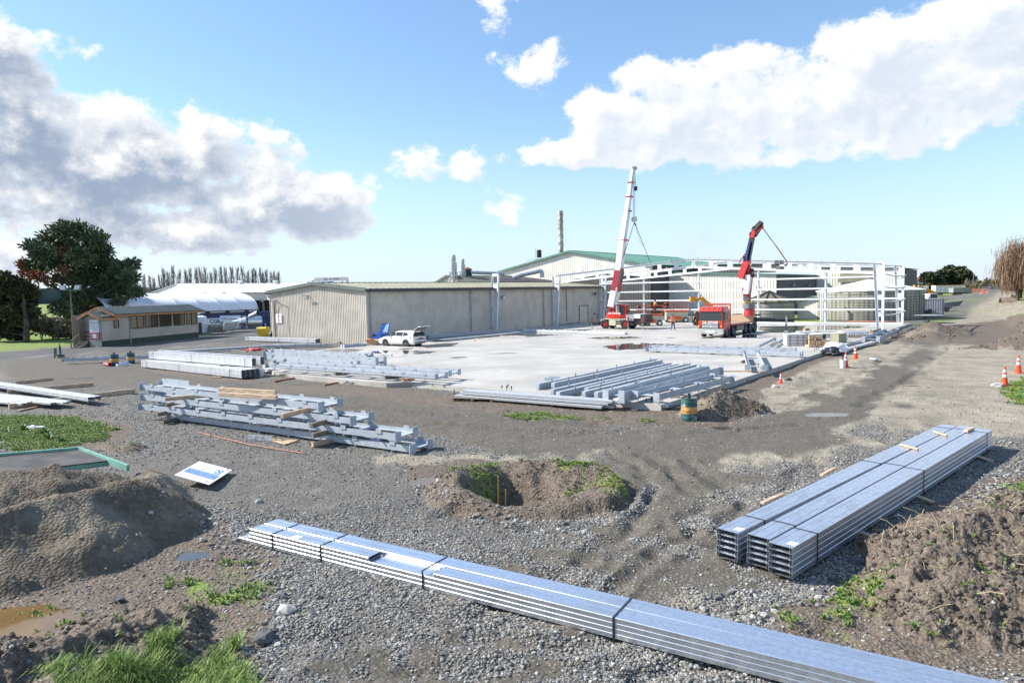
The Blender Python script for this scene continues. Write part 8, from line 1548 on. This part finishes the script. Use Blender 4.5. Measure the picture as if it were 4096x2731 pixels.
p = G(3355, 1372, 0); r = thing('concrete_pipe', 'short tan square block beside the sheet stacks', 'block', (p.x, p.y, 0), .5); MB().box(0, 1.0, 0, .8, 0, .75).build('block', 'roof_tan', r); MB().box(.95, 1.02, .1, .7, .1, .65).build('recess', 'timber_old', r)
p = G(3388, 1352, 0); r = thing('coil_bundle', 'bundle of corrugated silver tubes on a pallet on the slab', 'tube bundle', (p.x, p.y, 0), -.1)
for k in range(9): MB().tube([(k * .22 + .1, y * .12, .32 + .03 * (y % 2)) for y in range(9)], .1, 8).build('tube', 'galv', r, True)
for k in range(8): MB().tube([(k * .22 + .21, y * .12, .5 + .03 * (y % 2)) for y in range(9)], .1, 8).build('tube', 'galv', r, True)
MB().box(0, 2.0, 0, 1, .0, .2).build('pallet_base', 'timber', r)
p = G(3222, 1327, 0); r = tag(MB().box(0, .5, 0, .4, 0, .35).build('small_carton', 'carton', None, False, (p.x, p.y, 0), .3), 'small brown box standing alone on the wet slab', 'carton')
p = G(3383, 1360, 0); tag(MB().lathe([(0, 0), (.18, 0), (.18, .3), (0, .3)], (p.x, p.y, 0), 12).build('white_tub', 'plastic_white'), 'small white tub near the silver tubes', 'tub')
p = G(3715, 1292); r = thing('round_stand', 'grey round top on a post leaning by the gravel heap', 'stand', (p.x, p.y, GZ)); MB().cyl((0, 0, 0), (0, 0, .9), .1, n=8).build('post', 'midgrey', r); MB().lathe([(0, .95), (1.6, .9), (1.7, 1.0), (0, 1.1)], n=20).build('top', 'pipe_grey', r); MB().box(-.4, .4, -.4, .4, -.1, .25).build('base', 'mint', r)
# PVC pipe end, rusty culvert
p = G(2960, 1608); tag(MB().cyl((p.x, p.y, GZ + .1), (p.x + .35, p.y + .3, GZ + .05), .11, n=12, cap=False).build('pipe_end', 'plastic_white'), 'white pipe end sticking out by the sand heap', 'pipe')
a = G(4000, 1240); r = thing('culvert_shell', 'half-round rusty culvert shell lying by the right bank', 'culvert', (a.x, a.y, zg(a) - .2), R(-25)); vs = []; mb = MB()
for i in range(11):
    an = math.pi * i / 10
    for x, k in ((0, 1), (2.6, 1), (2.6, .9), (0, .9)): vs.append((x, math.cos(an) * 1.5 * k, math.sin(an) * 1.25 * k))
mb.add(vs, [(i * 4 + k, i * 4 + 4 + k, i * 4 + 4 + (k + 1) % 4, i * 4 + (k + 1) % 4) for i in range(10) for k in range(4)]); mb.build('shell', 'timber_old', r, True); MB().tube([(1.2, -.3, 1.2), (1.5, .2, 1.6), (2.2, .5, 1.3)], .18, 6).build('debris', 'offwhite', r)
# kerb boards of far sealed pad
tag(MB().bar(G(3790, 1212, GZ + .15), G(3905, 1186, GZ + .15), .3, .35).build('edging_board', 'offwhite'), 'pale kerb board along the far sealed pad', 'kerb'); tag(MB().bar(G(3770, 1212, GZ + .12), G(3850, 1206, GZ + .12), .3, .3).build('edging_board', 'offwhite'), 'pale kerb board behind the grey container', 'kerb'); tag(MB().bar(G(3765, 1187, GZ + .2), G(3918, 1181, GZ + .2), .3, .3).build('edging_board', 'carton'), 'orange-brown board along the far trailers', 'kerb')
for k, (a_, b_) in enumerate([((3372, 1288), (3510, 1289)), ((3400, 1285), (3560, 1288)), ((3440, 1291), (3585, 1290))]): timber(['pinkish plank in front of the big tank, left', 'pinkish plank in front of the big tank, middle', 'pinkish plank in front of the big tank, right'][k], a_, b_, GZ, h=.12, w_=.3, mat_='timber_red')
p = G(3690, 1268); r = thing('scrap_machine', 'dark piece of machinery at the foot of the big tank', 'machinery', (p.x, p.y, GZ), .2); MB().box(-.5, 1.2, -.4, .4, .25, 1.0).build('block', 'darkmetal', r); wheel(r, (-.1, -.4, .3), .3, .2, 'midgrey'); wheel(r, (.9, -.4, .3), .3, .2, 'midgrey'); MB().hexa([(1.2, -.4, .3), (3.2, -.4, .3), (3.2, .4, .3), (1.2, .4, .3)], [(1.2, -.4, 1.2), (2.2, -.4, .6), (2.2, .4, .6), (1.2, .4, 1.2)]).build('chute', 'pipe_grey', r)
# far-left yard: blocks, ducts, rack, coil, silo, timber, forklift
for k, px in enumerate((832, 868)):
    p = G(px, 1329 - k * 2); tag(MB().box(0, 1.35, 0, .7, 0, .95).build('concrete_block', 'concrete_block', None, False, (p.x, p.y, GZ), rz_of(UU) - .9), ['left of two concrete blocks before the blue container', 'right of two concrete blocks before the blue container'][k], 'concrete block', 'concrete blocks')
YD = 100
def duct(label, a, b, rad, r2=None, Y1=YD, Y2=YD, mat_='galv', open_=True):
    r = thing('silver_duct', label, 'duct', (0, 0, 0), 0, 'silver sheet-metal ducts'); p, q_ = D(*a, Y1), D(*b, Y2); MB().cyl(p, q_, rad, r2, 24, cap=False).build('shell', mat_, r, True); MB().cyl(p, p.lerp(q_, .02), rad * 1.03, n=24, cap=False).build('flange', mat_, r); MB().cyl(q_, q_.lerp(p, .02), (r2 or rad) * 1.03, n=24, cap=False).build('flange', mat_, r)
    MB().cyl(p.lerp(q_, .03), p.lerp(q_, .035), rad * .97, n=20).build('dark_inside', 'black', r); MB().cyl(q_.lerp(p, .03), q_.lerp(p, .035), (r2 or rad) * .97, n=20).build('dark_inside', 'black', r)
duct('largest silver duct drum lying by the shed corner', (988, 1287), (1045, 1286), .78, None, 100, 101); duct('tapering silver duct joining the largest drum', (930, 1292), (987, 1287), .35, .78, 99.5, 100); duct('upper long slim silver duct on the rack', (880, 1271), (962, 1269), .28, None, 100, 101); duct('lower long slim silver duct on the rack', (878, 1285), (938, 1286), .3, None, 99.5, 100); duct('tilted silver duct resting on the largest drum', (1001, 1265), (1033, 1251), .3, .36, 99.6, 98.6)
r = thing('pipe_rack', 'white tubular rack frame holding the slim ducts', 'rack'); MB().tube([D(893, 1306, 98.5), D(893, 1268, 98.5), D(985, 1264, 98.8), D(988, 1312, 98.8)], .06, 6).build('frame', 'steel', r); [MB().tube([D(a_, 1268, 98.6), D(b_, 1300, 98.6)], .04, 5).build('brace', 'steel', r) for a_, b_ in ((895, 945), (980, 950), (920, 920))]; MB().tube([D(955, 1298, 98.6), D(990, 1315, 98.6)], .04, 5).build('brace', 'steel', r)
r = thing('mesh_roll_stack', 'stack of galvanised spiral tubes before the slim ducts', 'tube stack')
for k in range(5):
    for i in range(4): a_, b_ = D(892 + i * 3 + k * 1.0, 1318 - k * 6.5, 97 + i * .5), D(958 + i * 2 - k, 1312 - k * 6.2, 98.5 + i * .5); MB().tube([a_.lerp(b_, t_ / 14) + Vector((0, 0, .03 * (t_ % 2))) for t_ in range(15)], .12, 6).build('tube', 'galv_dull', r, True)
p = G(806, 1330); r = thing('fibreglass_silo', 'white and green tapered tank beside the office end', 'tank', (p.x, p.y, GZ)); MB().lathe([(0, 0), (.75, 0), (.95, 1.2), (.95, 1.3), (0, 1.3)], n=18).build('lower_shell', 'plastic_white', r, True); MB().lathe([(.95, 1.3), (.8, 2.3), (.3, 2.5), (0, 2.5)], n=18).build('upper_shell', 'plastic_white', r, True)
p = G(790, 1336); tag(MB().lathe([(0, 0), (.62, 0), (.62, 1.6), (0, 1.6)], (p.x, p.y, GZ), 16).build('green_tank', 'office_base', None, True), 'dark green cylinder against the office end', 'tank')
r = thing('timber_stack', 'stack of orange sawn timber seen beside the beige shed', 'timber stack', W(66.5, 111.5, GZ), rz_of(UU))
for k in range(9):
    for i in range(9): inst(bpy.data.meshes.get('stack_board') or MB().box(0, 4.5, 0, .22, 0, .2).mesh('stack_board', 'lvl_timber'), 'board', r, ((k * 7 + i * 3) % 5 * .1, i * .23 - 2.0, .1 + k * .25))
r = thing('timber_stack', 'second stack of sawn timber deeper inside the open shed', 'timber stack', W(74, 116, GZ), rz_of(UU))
for k in range(6):
    for i in range(7): inst(bpy.data.meshes['stack_board'], 'board', r, ((k * 5 + i * 3) % 4 * .1, i * .23, .1 + k * .25))
p = G(1036, 1296); r = thing('forklift', 'dark forklift mast standing in the open shed mouth', 'forklift', (p.x - 3, p.y + 9, GZ), .4); [MB().bar((x, 0, .2), (x, .1, 4.2), .16, .2).build('mast_rail', 'black', r) for x in (-.4, .4)]; [MB().bar((-.4, .05, z), (.4, .05, z), .1, .16).build('mast_beam', 'darkmetal', r) for z in (1.2, 2.6, 4.1)]; MB().box(-.6, .6, .4, 2.2, .4, 1.3).build('body', 'darkmetal', r); MB().box(-.55, .55, .5, 1.8, 2.2, 2.3).build('roof', 'black', r); [MB().bar((x, y, 1.3), (x, y, 2.2), .07, .07).build('roof_post', 'black', r) for x in (-.5, .5) for y in (.55, 1.75)]; [wheel(r, (x, y, .35), .35, .25, 'midgrey') for x in (-.55, .55) for y in (.5, 1.9)]; MB().box(-.35, -.15, -.9, 0, .3, .36).build('fork', 'darkmetal', r); MB().box(.15, .35, -.9, 0, .3, .36).build('fork', 'darkmetal', r)
# ================================================================== foreground: mint frame, sign, stakes
A_, B_, C_ = D(-160, 1840, 17.3), D(315, 1795, 18.9), D(512, 1868, 17.3); A_.z = .72; D_ = A_ + (C_ - B_) * 1.0; pa = thing('mint_framed_panel', 'mint green framed board lying tilted over the left sand heap', 'panel')
D_.z -= .1
def fp(a, b, c, d_, t_, nm, mt, par): n = (b - a).cross(d_ - a).normalized() * t_; return MB().hexa([a, b, c, d_], [a + n, b + n, c + n, d_ + n]).build(nm, mt, par)
fp(A_, B_, B_.lerp(C_, .64), A_.lerp(D_, .64), .02, 'board', 'ply', pa)
for a_, b_ in ((A_, B_), (B_, C_), (D_, A_)): MB().bar(a_ + Vector((0, 0, -.02)), b_ + Vector((0, 0, -.02)), .08, .16).build('frame_bar', 'mint', pa)
MB().bar(A_.lerp(D_, .62) - Vector((0, 0, .1)), B_.lerp(C_, .62) - Vector((0, 0, .1)), .06, .12).build('cross_bar', 'mint', pa)
# safety sign lying on the gravel, writing upside down to the viewer
NL, NR_, FR_ = G(697, 1900, .06), G(837, 1939, -.10), G(928, 1880, -.12); FL_ = FR_ + (NL - NR_)
sx_ = (NL - NR_); sy_ = (NR_ - FR_); nz_ = sx_.cross(sy_).normalized(); nz_ = nz_ if nz_.z > 0 else -nz_; sg = thing('site_safety_sign', 'white and blue site safety sign lying upside down on the gravel', 'sign')
o_ = FR_; Xs, Ys = NL - NR_, NR_ - FR_
MB().hexa([FR_, FL_, NL, NR_], [p + nz_ * .012 for p in (FR_, FL_, NL, NR_)]).build('board', 'sign_white', sg)
def sp_(fx, fy, h=.016): return FR_ + (FL_ - FR_) * fx * (1 - fy) + (NL - NR_) * fx * fy + (NR_ - FR_) * fy + nz_ * h
Ls, Lh = Xs.length, Ys.length
MB().quad(sp_(.06, .47), sp_(.94, .47), sp_(.94, .74), sp_(.06, .74)).build('blue_panel', 'sign_blue', sg); MB().quad(sp_(.3, .845), sp_(.93, .845), sp_(.93, .86), sp_(.3, .86)).build('red_line', 'sign_red', sg)
for k, tx in enumerate(('PERSONS ENTERING THIS SITE MUST', 'COMPLY WITH ALL SAFETY', 'REGULATIONS UNDER THE HEALTH', 'AND SAFETY IN EMPLOYMENT ACT')): text('lettering', tx, Ls * .052, 'sign_white', sg, frame(sp_(.5, .70 - k * .06, .019), Xs, Ys), bold=.0015)
for k, (tx, fx, fy) in enumerate((('HIGH VISIBILITY', .55, .40), ('CLOTHING', .55, .345), ('SAFETY', .55, .25), ('FOOTWEAR', .55, .195))): text('lettering', tx, Ls * .055, 'ink', sg, frame(sp_(fx, fy, .019), Xs, Ys))
for fy, c_ in ((.37, 0), (.22, 1)):
    m_ = sp_(.2, fy, .018); e1, e2 = Xs.normalized(), Ys.normalized(); R0 = Lh * .07
    MB().add([m_ + e1 * math.cos(a * .349) * R0 + e2 * math.sin(a * .349) * R0 for a in range(18)], [tuple(range(18))]).build('blue_disc', 'sign_blue', sg); m2 = m_ + nz_ * .003; pl = [(-.5, -.5), (.5, -.5), (.5, .1), (.75, .3), (.5, .6), (.2, .45), (-.2, .45), (-.5, .6), (-.75, .3), (-.5, .1)] if c_ == 0 else [(-.7, -.5), (.6, -.5), (.6, -.1), (.0, .1), (-.1, .6), (-.6, .6)]
    MB().add([m2 + e1 * x * R0 * .85 + e2 * y * R0 * .85 for x, y in pl], [tuple(range(len(pl)))]).build('pictogram', 'sign_white', sg)
MB().quad(sp_(.05, .04), sp_(.08, .04), sp_(.08, .09), sp_(.05, .09)).build('red_mark', 'sign_red', sg); MB().quad(sp_(.1, .04), sp_(.13, .04), sp_(.13, .09), sp_(.1, .09)).build('red_mark', 'sign_red', sg); m_ = sp_(.14, .9, .018); MB().add([m_ + Xs.normalized() * math.cos(a * .4) * .05 + Ys.normalized() * math.sin(a * .4) * .035 for a in range(16)], [tuple(range(16))]).build('logo_mark', 'timber_red', sg); text('lettering', 'safe', Ls * .05, 'ink', sg, frame(sp_(.16, .81, .019), Xs, Ys)) if False else None
for fx, fy in ((.03, .95), (.5, .96), (.97, .95)): m_ = sp_(fx, fy, .017); MB().cyl(m_, m_ + nz_ * .004, .008, n=6).build('screw', 'midgrey', sg)
def stake(label, px, y0, y1, Y):
    a, b = D(px, y1, Y), D(px, y0, Y); tag(MB().bar(a - Vector((0, 0, .3)), b, .025, .025).build('survey_stake', 'yellow'), label, 'stake', 'yellow survey stakes in the pit')
stake('taller left yellow survey stake in the earth pit', 1992, 1902, 2010, 16.0); stake('shorter right yellow survey stake in the earth pit', 2022, 1956, 2022, 15.9)
p = G(1817, 1579); tag(MB().bar((p.x, p.y, GZ), (p.x, p.y, GZ + .22), .04, .04).build('peg', 'black'), 'short black peg with yellow top at the slab front', 'peg'); MB().bar((p.x, p.y, GZ + .22), (p.x, p.y, GZ + .30), .045, .045).build('peg_top', 'yellow', bpy.data.objects['peg'])
# roots and twigs on the brown heap
mb = MB(); g_ = random.Random(5)
for i in range(260):
    x, y = g_.uniform(4.8, 9.5), g_.uniform(9.0, 12.8); z = float(terrain(np.array([x]), np.array([y]))[0][0])
    if z < -.1: continue
    a = g_.uniform(0, 6.28); L = g_.uniform(.12, .45); d = Vector((math.cos(a), math.sin(a), g_.uniform(-.1, .5))) * L; mb.tube([Vector((x, y, z)), Vector((x, y, z + .03)) + d * .5, Vector((x, y, z)) + d], .005, 3)
tag(mb.build('dry_roots', 'straw'), 'dry roots and stalks sticking out of the brown soil heap', kind='stuff')

# faint steam drifting behind the cranes
sm_ = bpy.data.materials.new('steam'); sm_.use_nodes = True; t = NT(sm_.node_tree); t.n.clear()
ob = t.new('ShaderNodeTexCoord').outputs['Object']; ln = t.new('ShaderNodeVectorMath', {0: ob}, operation='LENGTH').outputs['Value']
dn = t.math('MULTIPLY', t.ramp(ln, 1.0, .15), t.ramp(t.noise(ob, 2.2, 4, .6), .42, .75))
pv = t.new('ShaderNodeVolumePrincipled', {'Color': (.95, .93, .93, 1), 'Density': t.math('MULTIPLY', dn, .10), 'Anisotropy': .2}); t.new('ShaderNodeOutputMaterial', {1: pv.outputs[0]}); MATS['steam'] = sm_
bm = bmesh.new(); bmesh.ops.create_icosphere(bm, subdivisions=3, radius=1.); m = bpy.data.meshes.new('steam'); bm.to_mesh(m); bm.free(); m.materials.append(sm_)
p = D(2800, 965, 172); tag(inst(m, 'steam', None, p, (0, .2, 0), (11, 7, 9)), 'faint pale steam drifting above the mill roofs', kind='stuff')
